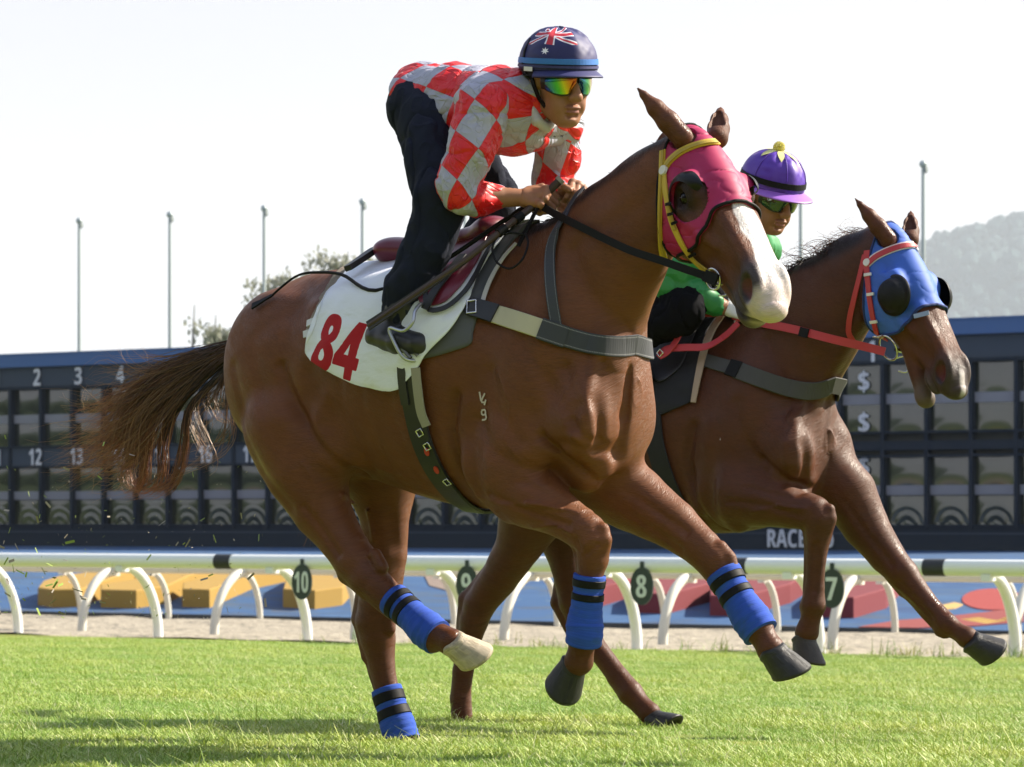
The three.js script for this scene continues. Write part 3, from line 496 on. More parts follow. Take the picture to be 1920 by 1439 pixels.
function hoofGeo(len, w) {                                // x towards the toe, y up the limb, z sideways; sole at y = 0
  const rings = [[0.084, 0.66, -0.016], [0.078, 0.74, -0.014], [0.070, 0.755, -0.010], [0.064, 0.745, -0.006], [0.035, 0.90, 0.010], [0.012, 1.0, 0.023], [0.005, 1.03, 0.027], [0.004, 1.05, 0.027], [-0.004, 1.05, 0.028], [-0.004, 0.84, 0.026], [0.004, 0.81, 0.024], [0.009, 0.55, 0.018], [0.012, 0.1, 0.01]], N = 30, pos = [], idx = [], uv = [];
  for (let k = 0; k < rings.length; k++) for (let i = 0; i < N; i++) { const [y, r, off] = rings[k], a = i / N * 2 * Math.PI, c = Math.cos(a), s = Math.sin(a), heel = c < 0 ? 0.86 : 1, hy = y * (c < 0 && y > 0.01 ? 1 - 0.35 * -c : 1) * len / 0.082; pos.push((c * 0.066 * r * heel + off) * w, hy, s * 0.058 * r * w); uv.push(i / N * 3, k / rings.length); }
  for (let k = 0; k < rings.length - 1; k++) for (let i = 0; i < N; i++) { const a = k * N + i, b = k * N + (i + 1) % N; idx.push(a, b, a + N, b, b + N, a + N); }
  const c = pos.length / 3; pos.push(0, 0.085 * len / 0.082, 0); uv.push(0, 0); for (let i = 0; i < N; i++) idx.push(c, (i + 1) % N, i);
  return toCreased(geo(pos, idx, uv));
}
const toCreased = (g) => { const n = g.toNonIndexed(); n.computeVertexNormals(); const p = g; p.computeVertexNormals(); return p; };
const eyeM = phys(0.008, 0.005, 0.004, 0.12, { specularIntensity: 0.6 });

function buildHorse(c) {
  const fr = new Frame(...c.origin, HYAW), P = (px, py, z = 0) => fr.at(px, py, z), U = c.unit;      // U: photo pixels per metre at the horse
  const body = new Field(), g = fr.place(base('racehorse')); tag(g, c.label, 'horse');
  // trunk
  const st = c.trunk.map(([px, t, b, hw, nar]) => { const a = P(px, t), d = P(px, b); return [a[0], a[1], d[1], hw, nar]; });
  body.add(...loftFn(st, 0.07), 0.05);
  for (const [a, b, k, flat] of c.neck) body.cone([...P(a[0], a[1], a[2] || 0)], [...P(b[0], b[1], b[2] || 0)], fr.px(a[0], a[1], 0, a[3]), fr.px(b[0], b[1], 0, b[3]), k ?? 0.09, flat);
  for (const m of c.muscles) { const q = P(m[0], m[1], m[2]); if (m[3].length === 3) { const d = m[4] ? V(...P(m[4][0], m[4][1], m[4][2] ?? m[2])).sub(V(...q)).toArray() : undefined; body.ell(q, m[3], m[5] ?? 0.06, m[6] ?? 'u', d); } }
  for (const l of c.legs) { const pts = l.pts.map(([x, y, z, r]) => [...P(x, y, z), fr.px(x, y, z, r)]); body.chain(pts, l.k ?? 0.03, 1); for (const e of l.extra || []) { const a = e.map(([x, y, z, r]) => [...P(x, y, z), fr.px(x, y, z, r)]); body.chain(a, 0.014, 1); } l.local = pts; }
  for (const [a, b, r, k] of c.grooves) body.cone(P(...a), P(...b), r / U, r / U, k ?? 0.03, 1, 's');
  for (const [pts, r] of c.folds || []) { const s = pts.map(([x, y]) => onBody(x, y, 0.004, true)).filter(Boolean); for (let i = 0; i + 1 < s.length; i++) body.cone(s[i], s[i + 1], r, r, 0.035, 1, 's'); }
  for (const [pts, r] of c.veins) for (let i = 0; i + 1 < pts.length; i++) { const s = [pts[i], pts[i + 1]].map(([x, y]) => onBody(x, y, -0.001, true)); if (s[0] && s[1]) body.cone(s[0], s[1], r, r * 0.9, 0.012); }
  // head, joined to the neck by the poll
  const H = c.head, pol = V(...P(H.poll[0], H.poll[1], H.poll[2])), a = V(Math.cos(H.pitch) * Math.cos(H.turn), -Math.sin(H.pitch), Math.cos(H.pitch) * Math.sin(H.turn)), cc = V(-Math.sin(H.turn), 0, Math.cos(H.turn)), b = cc.clone().cross(a);
  const roll = H.roll || 0; const b2 = b.clone().multiplyScalar(Math.cos(roll)).addScaledVector(cc, Math.sin(roll)), c2 = cc.clone().multiplyScalar(Math.cos(roll)).addScaledVector(b, -Math.sin(roll));
  const hm = new THREE.Matrix4().makeBasis(a, b2, c2).setPosition(pol).scale(V(H.size, H.size, H.size)), hi = hm.clone().invert(), head = headField((H.ears = H.earsW.map(([s, d, q]) => { const f = (v) => { const w = fr.dir(V(...v)).normalize(); return [w.dot(a), w.dot(b2), w.dot(c2)]; }; return [s, f(d), f(q)]; }), H));
  const toHead = (x, y, z) => V(x, y, z).applyMatrix4(hi);
  function onBody(px, py, off = 0, pos, fld = body) { const o = fr.local(CAM), d = fr.dir(pix(px, py)).normalize(), t = fld.trace(o, d, 7.5, 15, off); if (t < 0) return null; const p = o.clone().addScaledVector(d, t); return pos ? p.toArray() : { p, n: fld.grad(p.x, p.y, p.z) }; }
  const onHead = (px, py, off = 0) => { const o = fr.local(CAM).applyMatrix4(hi), d = fr.dir(pix(px, py)).normalize().transformDirection(hi), t = head.trace(o, d, 7.5 / H.size, 15 / H.size, off); if (t < 0) return null; const p = o.addScaledVector(d, t); return { p, n: head.grad(p.x, p.y, p.z) }; };
  const [blo, bhi] = body.bounds();
  const creases = (c.creases || []).map(([pts, amp, w, far]) => ({ p: pts.map(([x, y]) => P(x, y, far ? -0.14 : 0.18)), amp, w, far }));
  const relief = (x, y, z) => { let s = 0; for (const k of creases) { if (k.far === 2 ? false : k.far ? z > 0 : z < 0) continue; const q = k.p; let m = 1; for (let i = 0; i + 1 < q.length; i++) { const ax = q[i][0], ay = q[i][1], bx = q[i + 1][0] - ax, by = q[i + 1][1] - ay, t = clamp(((x - ax) * bx + (y - ay) * by) / (bx * bx + by * by)); const e = (x - ax - bx * t) ** 2 + (y - ay - by * t) ** 2; if (e < m) m = e; } const f = m / (k.w * k.w); if (f < 6) s += k.amp * 1.35 * Math.exp(-f); } return s * sst(0, 0.07, Math.abs(z)); };
  const bump = (d, x, y, z) => d + relief(x, y, z) + 0.0022 * n3(x * 14, y * 14, z * 14) + 0.0035 * n3(x * 6 + 3, y * 6, z * 6);
  const coat = (x, y, z, n) => c.coat(x, y, z, n);
  const bg = body.mesh(c.cell, { wrap: (d, x, y, z) => Math.abs(d) < 0.05 ? bump(d, x, y, z) : d, color: coat, uv: (x, y, z) => { const a = x * 1.5 + z * 0.8, b = y * 1.5 + z * 0.6; return [a * 0.42 + b * 0.90, a * 0.90 - b * 0.42]; } });
  const hg = head.mesh(c.headCell ?? 0.0042, { color: (x, y, z, n) => c.face(x, y, z, n), uv: (x, y, z) => [y * 2 + z, x * 2] }).applyMatrix4(hm);
  mesh('body', merged([bg, hg]), c.mat, g);
  for (const s of [1, -1]) { const e = new THREE.SphereGeometry(0.020, 20, 14).translate(0.183, -0.057, 0.087 * s).applyMatrix4(hm); mesh('eye', e, eyeM, g); }
  for (const l of c.legs) if (l.hoof) {
    const q = l.hoof, top = V(...P(q.at[0], q.at[1], q.z)), up = V(...P(q.from[0], q.from[1], q.fz ?? q.z)).sub(top).normalize(), toe = V(...P(q.toe[0], q.toe[1], q.tz ?? q.z)).sub(top), x = toe.addScaledVector(up, -toe.dot(up)).normalize(), z = x.clone().cross(up);
    const hg2 = hoofGeo(0.085, q.w ?? 1).applyMatrix4(new THREE.Matrix4().makeBasis(x, up, z).setPosition(top.clone().addScaledVector(up, -0.062))); hg2.computeVertexNormals();
    mesh('hoof', hg2, q.mat, g);
  }
  return { g, fr, P, body, head, hm, hi, toHead, onBody, onHead, U };
}
const hairM = (o) => phys(1, 1, 1, 0.92, { vertexColors: true, map: rep(coatHair, 2.2, 2.2), roughnessMap: rep(coatRough, 1.1, 1.1), bumpMap: rep(coatBump, 2.2, 2.2), bumpScale: 0.0016, specularIntensity: 0.55, sheen: 0.1, sheenColor: new THREE.Color(0.6, 0.3, 0.12), sheenRoughness: 0.4, ...o });
const hoofTex = dataTex(256, 256, (u, v, i, j) => { const g = rnd() * 0.1, m = fbm(i / 22, j / 22, 5), q = 0.8 + 0.12 * n3(4, j / 5, 2) + 0.2 * m + g, d = sst(0.15, 0.5, n3(i / 16, j / 12, 11)) * 0.25; return [q + d, q + d * 0.85, q + d * 0.6]; });
const hoofBlack = std(0.02, 0.019, 0.019, 0.5, { map: hoofTex, bumpMap: hoofTex, bumpScale: 0.002 }), hoofPale = std(0.50, 0.42, 0.31, 0.6, { map: hoofTex, bumpMap: hoofTex, bumpScale: 0.002 }), hoofGrey = std(0.035, 0.028, 0.024, 0.5, { map: hoofTex, bumpMap: hoofTex, bumpScale: 0.002 });
const coatOf = (base, leg, dark, crest) => (x, y, z, n) => {
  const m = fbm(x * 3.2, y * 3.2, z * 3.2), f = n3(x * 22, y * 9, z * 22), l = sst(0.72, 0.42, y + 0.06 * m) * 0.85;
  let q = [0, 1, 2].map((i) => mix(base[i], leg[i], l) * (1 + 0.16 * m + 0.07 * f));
  if (crest) { let d = 9; for (let i = 0; i + 1 < crest.length; i++) { const [ax, ay] = crest[i], [bx, by] = crest[i + 1], t = clamp(((x - ax) * (bx - ax) + (y - ay) * (by - ay)) / ((bx - ax) ** 2 + (by - ay) ** 2)); d = Math.min(d, Math.hypot(x - mix(ax, bx, t), y - mix(ay, by, t), z * 0.7)); } const k = sst(0.074, 0.045, d + 0.014 * f); q = q.map((v, i) => mix(v, dark[i], k)); }
  return q;
};
let coat1, face1;
{
  const fr = new Frame(-0.43, 0, -10.02, HYAW), crest = [[1005, 428], [1070, 400], [1130, 352], [1200, 298], [1240, 268]].map(([x, y]) => fr.at(x, y, 0));
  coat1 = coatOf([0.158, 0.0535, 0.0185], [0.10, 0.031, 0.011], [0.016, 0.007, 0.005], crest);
  face1 = (a, b, c, n) => {
    const m = fbm(a * 14, b * 14, c * 14), f = n3(a * 60, b * 60, c * 60);
    let q = [0.125, 0.040, 0.0145].map((v) => v * (1 + 0.2 * m + 0.06 * f));
    const ear = a < 0.03 && b > 0.02; if (ear) q = [0.12, 0.04, 0.018].map((v) => v * (1 + 0.3 * m));
    const er = sst(0.075, 0.03, Math.hypot(a - 0.185, b + 0.05)); q = q.map((v, i) => mix(v, [0.016, 0.009, 0.007][i], er * 0.88));  // dark skin round the eye, with the cup's shade painted into the coat
    const grey = [0.055, 0.047, 0.050], white = [0.76, 0.71, 0.69], pink = [0.58, 0.43, 0.40];
    const muz = sst(0.43, 0.52, a + 0.03 * m); q = q.map((v, i) => mix(v, grey[i], muz * 0.9));
    const wid = mix(mix(0.02, 0.035, sst(0.24, 0.32, a)), 0.046, sst(0.44, 0.52, a)), top = sst(-0.062 - 0.03 * sst(0.5, 0.58, a), -0.03, b + 0.008 * m), blaze = sst(wid + 0.003, wid - 0.003, Math.abs(c) + 0.010 * m - 0.012 * Math.sign(-c)) * top * sst(0.05, 0.08, a);
    const nose = sst(0.555, 0.585, a + 0.012 * m + (b < -0.1 ? -0.01 : 0)) * sst(-0.16, -0.12, b);
    q = q.map((v, i) => mix(v, mix(white[i], pink[i], sst(0.5, 0.6, a) * 0.7), Math.max(blaze, nose)));
    const mouth = sst(0.010, 0.003, Math.abs(b + 0.134 - (a - 0.43) * 0.05)) * sst(0.42, 0.45, a) * 0.8; q = q.map((v, i) => mix(v, [0.03, 0.02, 0.02][i], mouth));
    const nos = sst(0.034, 0.022, Math.hypot((a - 0.548) * 0.8, (b + 0.052) * 1.25, (Math.abs(c) - 0.046) * 1.2)); q = q.map((v, i) => mix(v, [0.16, 0.05, 0.045][i], nos));
    return q;
  };
}
// ---- front horse
const H1 = buildHorse({
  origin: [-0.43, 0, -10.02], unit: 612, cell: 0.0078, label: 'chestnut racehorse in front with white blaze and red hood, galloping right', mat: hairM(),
  trunk: [[478, 640, 800, 0.10, 0.1], [510, 562, 850, 0.19, 0.15], [570, 520, 880, 0.25, 0.2], [640, 505, 890, 0.265, 0.25], [720, 497, 905, 0.262, 0.25], [800, 488, 930, 0.275, 0.3], [880, 465, 950, 0.282, 0.4], [950, 440, 958, 0.265, 0.55], [1010, 428, 955, 0.235, 0.65], [1070, 455, 940, 0.21, 0.5], [1120, 515, 915, 0.185, 0.3], [1158, 590, 885, 0.155, 0.2]],
  neck: [[[1084, 572, 0, 146], [1157, 452, 0, 103], 0.1, 0.64], [[1156, 452, 0, 102], [1230, 370, 0, 85], 0.06, 0.58], [[1230, 370, 0, 85], [1278, 318, 0.01, 70], 0.05, 0.62]],
  muscles: [
    [520, 690, 0.13, [0.2, 0.24, 0.13]], [612, 690, -0.13, [0.2, 0.24, 0.13]],
    [560, 850, 0.16, [0.13, 0.17, 0.095], [590, 760]], [630, 815, 0.17, [0.12, 0.12, 0.08]],
    [690, 850, -0.16, [0.14, 0.18, 0.09]],
    [990, 690, 0.165, [0.27, 0.10, 0.075], [1040, 500, 0.12], 0.07], [955, 855, 0.19, [0.15, 0.11, 0.075], [1060, 800, 0.17], 0.05],
    [1090, 790, 0.14, [0.10, 0.12, 0.085]], [1172, 790, -0.12, [0.085, 0.12, 0.085]],
    [1100, 862, 0.075, [0.085, 0.10, 0.065], undefined, 0.04], [1155, 865, -0.07, [0.075, 0.10, 0.065], undefined, 0.04],
    [760, 640, 0.17, [0.33, 0.2, 0.115], undefined, 0.1],
  ],
  legs: [
    { pts: [[545, 800, 0.16, 89.2], [572, 880, 0.16, 75.7], [603, 955, 0.155, 54.3], [640, 1012, 0.15, 42.7], [668, 1055, 0.15, 39.8], [690, 1085, 0.15, 35.1], [712, 1104, 0.15, 29.4], [745, 1132, 0.15, 24.3], [790, 1172, 0.15, 24.3], [812, 1192, 0.15, 29.7], [830, 1196, 0.15, 24.4], [846, 1204, 0.15, 27.0]], extra: [[[598, 970, 0.15, 18], [648, 1076, 0.15, 17]], [[652, 1080, 0.15, 19], [690, 1110, 0.15, 15]], [[704, 1040, 0.165, 11], [716, 1064, 0.165, 12]], [[664, 1086, 0.17, 10], [672, 1098, 0.165, 10]], [[690, 1112, 0.15, 12], [790, 1196, 0.15, 11]], [[800, 1206, 0.15, 13], [812, 1212, 0.15, 11]]], hoof: { at: [856, 1208], z: 0.15, from: [822, 1162], fz: 0.22, toe: [922, 1190], w: 0.95, mat: hoofPale }, kind: 'hind' },
    { pts: [[690, 830, -0.15, 92.1], [715, 900, -0.15, 69.8], [722, 960, -0.15, 48.5], [722, 1040, -0.15, 41.7], [714, 1110, -0.15, 38.0], [704, 1165, -0.15, 36.1], [708, 1200, -0.15, 31.5], [716, 1250, -0.15, 24.3], [728, 1305, -0.15, 23.4], [748, 1368, -0.15, 26.0], [760, 1400, -0.15, 25.2]], extra: [[[690, 1080, -0.15, 16], [674, 1160, -0.15, 16]], [[678, 1165, -0.15, 17], [690, 1230, -0.15, 15]], [[728, 1150, -0.14, 12], [730, 1180, -0.14, 11]], [[692, 1230, -0.15, 11], [710, 1300, -0.15, 10]]], hoof: { at: [768, 1404], z: -0.15, from: [750, 1350], toe: [830, 1400], w: 0.95, mat: hoofBlack } },
    { pts: [[935, 880, 0.16, 69.8], [995, 932, 0.155, 60.1], [1055, 968, 0.15, 42.7], [1100, 1000, 0.145, 36.9], [1112, 1018, 0.145, 35.1], [1112, 1048, 0.14, 29.4], [1106, 1085, 0.14, 23.4], [1098, 1160, 0.13, 22.5], [1096, 1190, 0.13, 27.9], [1092, 1215, 0.12, 22.7], [1086, 1240, 0.11, 27.0]], extra: [[[918, 905, 0.18, 38], [960, 955, 0.16, 30]], [[1130, 994, 0.145, 14], [1134, 1012, 0.145, 13], [1126, 1036, 0.14, 12]], [[1078, 1016, 0.14, 10], [1086, 1050, 0.14, 9]], [[1088, 1060, 0.14, 9], [1080, 1186, 0.13, 9]], [[1078, 1196, 0.13, 13], [1082, 1206, 0.125, 11]], [[1112, 1180, 0.13, 11], [1110, 1198, 0.13, 12]]], hoof: { at: [1073, 1254], z: 0.105, from: [1098, 1214], fz: 0.14, toe: [1092, 1268], tz: 0.22, w: 0.95, mat: hoofBlack } },
    { pts: [[1120, 890, -0.08, 77.6], [1190, 935, -0.12, 62.1], [1262, 982, -0.13, 46.6], [1318, 1030, -0.13, 36.9], [1345, 1056, -0.13, 34.2], [1362, 1085, -0.13, 29.4], [1385, 1125, -0.13, 24.3], [1408, 1160, -0.13, 25.2], [1420, 1176, -0.13, 28.8], [1434, 1200, -0.13, 21.8], [1445, 1218, -0.13, 26.1]], extra: [[[1352, 1026, -0.13, 14], [1368, 1046, -0.13, 13], [1374, 1066, -0.13, 11]], [[1316, 1062, -0.13, 11], [1340, 1090, -0.13, 10]], [[1398, 1182, -0.13, 12], [1408, 1192, -0.13, 11]]], hoof: { at: [1455, 1226], z: -0.13, from: [1438, 1180], fz: -0.10, toe: [1530, 1232], w: 0.95, mat: hoofBlack } },
  ],
  grooves: [[[868, 800, 0.30], [886, 940, 0.24], 15, 0.06], [[572, 705, 0.30], [655, 880, 0.25], 14, 0.06], [[1050, 470, 0.19], [1110, 640, 0.24], 16, 0.07], [[1248, 520, 0.13], [1165, 690, 0.20], 12, 0.05], [[1010, 800, 0.27], [1095, 905, 0.22], 12, 0.04], [[610, 560, 0.28], [560, 700, 0.32], 10, 0.06]],
  creases: [
    [[[560, 690], [582, 760], [612, 815], [652, 880]], 0.012, 0.020], [[[640, 745], [618, 800], [640, 860]], -0.006, 0.03], [[[468, 690], [486, 790], [530, 890], [572, 950]], 0.006, 0.022], [[[505, 640], [530, 740], [570, 840]], 0.004, 0.026], [[[590, 548], [560, 590], [520, 620]], 0.005, 0.03],
    [[[585, 556], [600, 570]], -0.010, 0.035], [[[596, 950], [625, 1000], [648, 1040]], 0.006, 0.012], [[[640, 930], [668, 1000], [690, 1040]], -0.003, 0.012],
    [[[885, 745], [868, 810], [872, 870], [888, 930]], 0.014, 0.018], [[[905, 760], [893, 830], [900, 900]], -0.006, 0.028], [[[948, 700], [962, 770], [1000, 830]], 0.006, 0.022], [[[1000, 640], [1040, 720], [1075, 770]], 0.006, 0.024], [[[925, 790], [960, 850], [1010, 880]], 0.005, 0.02],
    [[[1030, 820], [1062, 862], [1090, 905]], 0.010, 0.016], [[[1050, 835], [1080, 830], [1105, 845]], 0.006, 0.016], [[[1085, 790], [1108, 830], [1118, 868]], 0.007, 0.014], [[[1092, 822], [1094, 824]], -0.010, 0.022], [[[1118, 700], [1124, 780], [1122, 850]], 0.010, 0.016], [[[1140, 720], [1146, 800]], -0.006, 0.022],
    [[[1246, 545], [1215, 600], [1170, 680]], 0.009, 0.016], [[[1232, 450], [1180, 560], [1120, 660]], -0.007, 0.03], [[[1052, 470], [1080, 540], [1120, 620]], 0.007, 0.028], [[[1065, 450], [1140, 400], [1215, 340]], 0.004, 0.03],
    [[[945, 925], [1010, 958], [1075, 985]], 0.006, 0.011], [[[1000, 905], [1060, 945]], 0.004, 0.012], [[[1088, 1010], [1094, 1030]], 0.004, 0.008], [[[1118, 1022], [1104, 1038]], 0.004, 0.008],
    [[[690, 660], [672, 760], [690, 880]], 0.0022, 0.018], [[[735, 650], [716, 760], [738, 900]], 0.0022, 0.018], [[[785, 660], [768, 770], [790, 910]], 0.002, 0.018], [[[835, 680], [822, 780]], 0.002, 0.018],
    [[[1190, 905], [1250, 950], [1310, 1000]], 0.006, 0.012, 1], [[[1160, 905], [1230, 970], [1300, 1030]], 0.005, 0.012, 1], [[[745, 960], [748, 1040], [742, 1120]], 0.004, 0.012, 1], [[[1188, 730], [1180, 800], [1176, 860]], 0.007, 0.016, 1],
    [[[900, 930], [960, 948], [1030, 945], [1085, 960]], -0.003, 0.0075], [[[960, 700], [985, 760], [975, 820], [1000, 870]], -0.0022, 0.0075], [[[640, 900], [655, 960], [672, 1010]], -0.003, 0.0075], [[[700, 880], [780, 900], [850, 890]], -0.002, 0.008], [[[1080, 700], [1060, 760], [1075, 800]], -0.002, 0.0075], [[[600, 870], [618, 920], [612, 960]], -0.0025, 0.0075],
  ],
  folds: [[[[1132, 680], [1124, 750], [1126, 850]], 0.011], [[[1184, 690], [1174, 780], [1160, 858]], 0.009], [[[1060, 690], [1078, 760], [1070, 800]], 0.007]],
  veins: [[[[930, 960], [990, 945], [1050, 955]], 0.005], [[[1070, 1000], [1040, 985], [1000, 990]], 0.004], [[[700, 1010], [690, 960], [640, 930]], 0.004]],
  head: { poll: [1308, 262, 0.015], pitch: 0.81, turn: 0.42, size: 1.06, earsW: [[1, [-0.66, 0.74, -0.1], [0.5, 0.3, -0.6]], [-1, [0.10, 0.56, -0.8], [-0.3, 0.5, 0.9]]] },
  coat: (...q) => coat1(...q), face: (...q) => face1(...q),
});

// ---- second horse
let coat2, face2;
const O2 = [0.73, -0.02, -11.81];
{
  const fr = new Frame(...O2, HYAW), crest = [[1390, 590], [1440, 545], [1500, 508], [1560, 475], [1620, 448]].map(([x, y]) => fr.at(x, y, 0));
  coat2 = coatOf([0.088, 0.028, 0.0105], [0.094, 0.028, 0.0095], [0.014, 0.006, 0.004], crest);
  face2 = (a, b, c, n) => {
    const m = fbm(a * 14, b * 14, c * 14), f = n3(a * 60, b * 60, c * 60);
    let q = [0.100, 0.031, 0.012].map((v) => v * (1 + 0.2 * m + 0.06 * f));
    const er = sst(0.075, 0.03, Math.hypot(a - 0.185, b + 0.05)); q = q.map((v, i) => mix(v, [0.016, 0.009, 0.007][i], er * 0.88));
    const grey = [0.040, 0.032, 0.032], muz = sst(0.45, 0.56, a + 0.03 * m); q = q.map((v, i) => mix(v, grey[i], muz * 0.85));
    const snip = sst(0.016, 0.006, Math.abs(c) + 0.01 * m) * sst(0.55, 0.575, a) * sst(-0.075, -0.045, b); q = q.map((v, i) => mix(v, [0.55, 0.5, 0.48][i], snip));
    const lip = sst(-0.112, -0.126, b + 0.006 * m) * sst(0.46, 0.52, a); q = q.map((v, i) => mix(v, [0.16, 0.115, 0.085][i], lip * 0.6));
    const mouth = sst(0.010, 0.003, Math.abs(b + 0.134 - (a - 0.43) * 0.05)) * sst(0.42, 0.45, a) * 0.8; q = q.map((v, i) => mix(v, [0.03, 0.02, 0.02][i], mouth));
    const nos = sst(0.034, 0.022, Math.hypot((a - 0.548) * 0.8, (b + 0.052) * 1.25, (Math.abs(c) - 0.046) * 1.2)); q = q.map((v, i) => mix(v, [0.13, 0.03, 0.025][i], nos));
    return q;
  };
}
const H2 = buildHorse({
  origin: O2, unit: 522, cell: 0.0105, label: 'dark chestnut racehorse behind with blue hood and open mouth, galloping right', mat: hairM(),
  trunk: [[940, 775, 890, 0.10, 0.1], [968, 705, 930, 0.19, 0.15], [1018, 670, 955, 0.25, 0.2], [1078, 658, 965, 0.265, 0.25], [1147, 653, 970, 0.265, 0.25], [1216, 640, 985, 0.28, 0.3], [1285, 618, 1000, 0.285, 0.4], [1345, 600, 1002, 0.27, 0.55], [1397, 590, 998, 0.24, 0.65], [1448, 610, 985, 0.215, 0.5], [1496, 665, 960, 0.185, 0.3], [1520, 722, 935, 0.155, 0.2]],
  neck: [[[1452, 715, 0, 124], [1535, 590, 0, 92], 0.1, 0.66], [[1535, 590, 0, 92], [1606, 522, 0, 74], 0.06, 0.6], [[1606, 522, 0, 74], [1650, 480, 0.01, 60], 0.05, 0.62]],
  muscles: [
    [975, 800, 0.13, [0.2, 0.22, 0.13]], [1058, 800, -0.13, [0.2, 0.22, 0.13]], [1010, 925, 0.16, [0.13, 0.16, 0.095]], [1100, 925, -0.16, [0.13, 0.16, 0.095]],
    [1385, 790, 0.165, [0.25, 0.095, 0.07], [1430, 640, 0.12], 0.07], [1365, 920, 0.18, [0.15, 0.11, 0.075], [1450, 890, 0.17], 0.05],
    [1480, 850, 0.14, [0.10, 0.12, 0.085]], [1556, 850, -0.12, [0.085, 0.13, 0.085]],
    [1488, 900, 0.075, [0.085, 0.10, 0.065], undefined, 0.04], [1545, 900, -0.07, [0.075, 0.10, 0.065], undefined, 0.04],
  ],
  legs: [
    { pts: [[1372, 925, 0.16, 64.0], [1420, 935, 0.155, 52.4], [1485, 950, 0.15, 39.8], [1526, 962, 0.145, 32.0], [1538, 975, 0.145, 29.4], [1536, 1005, 0.14, 23.8], [1531, 1050, 0.14, 18.0], [1528, 1100, 0.14, 18.0], [1525, 1135, 0.14, 23.4], [1520, 1160, 0.14, 18.5], [1513, 1186, 0.14, 23.4]], extra: [[[1352, 940, 0.18, 34], [1385, 972, 0.16, 28]], [[1556, 956, 0.145, 12], [1558, 972, 0.145, 11], [1550, 994, 0.145, 10]], [[1512, 976, 0.14, 9], [1516, 1010, 0.14, 8]], [[1516, 1020, 0.14, 7], [1512, 1130, 0.14, 8]], [[1508, 1138, 0.14, 11], [1510, 1148, 0.14, 9]]], hoof: { at: [1511, 1203], z: 0.14, from: [1520, 1160], toe: [1570, 1222], w: 0.95, mat: hoofGrey } },
    { pts: [[1545, 880, -0.1, 60.1], [1588, 925, -0.12, 53.4], [1622, 985, -0.13, 42.7], [1662, 1042, -0.13, 33.2], [1692, 1076, -0.13, 29.4], [1712, 1102, -0.13, 22.5], [1748, 1142, -0.13, 18.0], [1776, 1172, -0.13, 21.6], [1798, 1186, -0.13, 16.8], [1814, 1196, -0.13, 21.6]], extra: [[[1692, 1054, -0.13, 12], [1708, 1078, -0.13, 10]], [[1672, 1086, -0.13, 9], [1692, 1112, -0.13, 8]], [[1700, 1116, -0.13, 7], [1762, 1182, -0.13, 8]], [[1764, 1184, -0.13, 11], [1772, 1190, -0.13, 9]]], hoof: { at: [1828, 1206], z: -0.13, from: [1794, 1172], fz: -0.06, toe: [1905, 1204], w: 0.98, mat: hoofBlack } },
    { pts: [[1015, 900, 0.15, 82.5], [1000, 960, 0.15, 64.0], [975, 1020, 0.15, 44.6], [935, 1085, 0.15, 34.2], [900, 1132, 0.15, 30.4], [889, 1165, 0.15, 26.1], [878, 1205, 0.15, 21.6], [868, 1260, 0.15, 18.0], [864, 1310, 0.15, 19.3], [866, 1345, 0.15, 19.8]], extra: [[[925, 1060, 0.15, 13], [874, 1124, 0.15, 14]], [[874, 1124, 0.15, 15], [868, 1180, 0.15, 13]]] },
    { pts: [[1040, 900, -0.15, 77.6], [1048, 965, -0.15, 58.2], [1060, 1030, -0.15, 38.8], [1070, 1085, -0.15, 31.0], [1077, 1130, -0.15, 28.5], [1092, 1172, -0.15, 24.7], [1122, 1220, -0.15, 18.9], [1158, 1270, -0.15, 18.9], [1182, 1300, -0.15, 22.5], [1203, 1324, -0.15, 17.6], [1218, 1338, -0.15, 20.7]], extra: [[[1050, 1070, -0.15, 11], [1046, 1130, -0.15, 13]], [[1046, 1130, -0.15, 14], [1072, 1185, -0.15, 12]]], hoof: { at: [1230, 1350], z: -0.15, from: [1198, 1310], toe: [1290, 1345], w: 0.95, mat: hoofBlack } },
  ],
  grooves: [[[1318, 860, 0.30], [1330, 980, 0.24], 13, 0.06], [[1440, 630, 0.19], [1490, 760, 0.24], 14, 0.07], [[1595, 660, 0.13], [1520, 790, 0.20], 10, 0.05]],
  creases: [
    [[[1322, 800], [1308, 860], [1318, 940], [1335, 985]], 0.013, 0.018], [[[1350, 800], [1345, 870]], -0.006, 0.03], [[[1395, 760], [1410, 830], [1445, 880]], 0.006, 0.022], [[[1440, 720], [1475, 800]], 0.006, 0.022], [[[1440, 860], [1475, 895], [1500, 925]], 0.009, 0.015], [[[1505, 780], [1512, 850], [1510, 905]], 0.010, 0.015], [[[1485, 830], [1488, 870]], -0.008, 0.022],
    [[[1590, 680], [1560, 735], [1530, 790]], 0.009, 0.014], [[[1580, 600], [1530, 690], [1480, 780]], -0.007, 0.028], [[[1425, 640], [1450, 700], [1480, 760]], 0.007, 0.026],
    [[[1390, 940], [1450, 948], [1510, 968]], 0.005, 0.011], [[[1420, 915], [1490, 935]], 0.004, 0.011], [[[1530, 1020], [1524, 1110]], 0.004, 0.008], [[[1590, 900], [1640, 990], [1690, 1060]], 0.005, 0.012, 1], [[[1700, 1092], [1760, 1158]], 0.0035, 0.008, 1],
  ],
  folds: [[[[1520, 755], [1514, 830], [1508, 905]], 0.012], [[[1556, 760], [1548, 840]], 0.008]],
  veins: [[[[1410, 960], [1460, 950], [1510, 955]], 0.004]],
  head: { poll: [1682, 451, 0.015], pitch: 0.97, turn: 0.24, size: 1.0, jaw: 0.26, earsW: [[1, [-0.62, 0.78, -0.1], [0.6, 0.3, -0.5]], [-1, [0.10, 0.62, -0.75], [-0.3, 0.5, 0.9]]] },
  coat: (...q) => coat2(...q), face: (...q) => face2(...q),
});

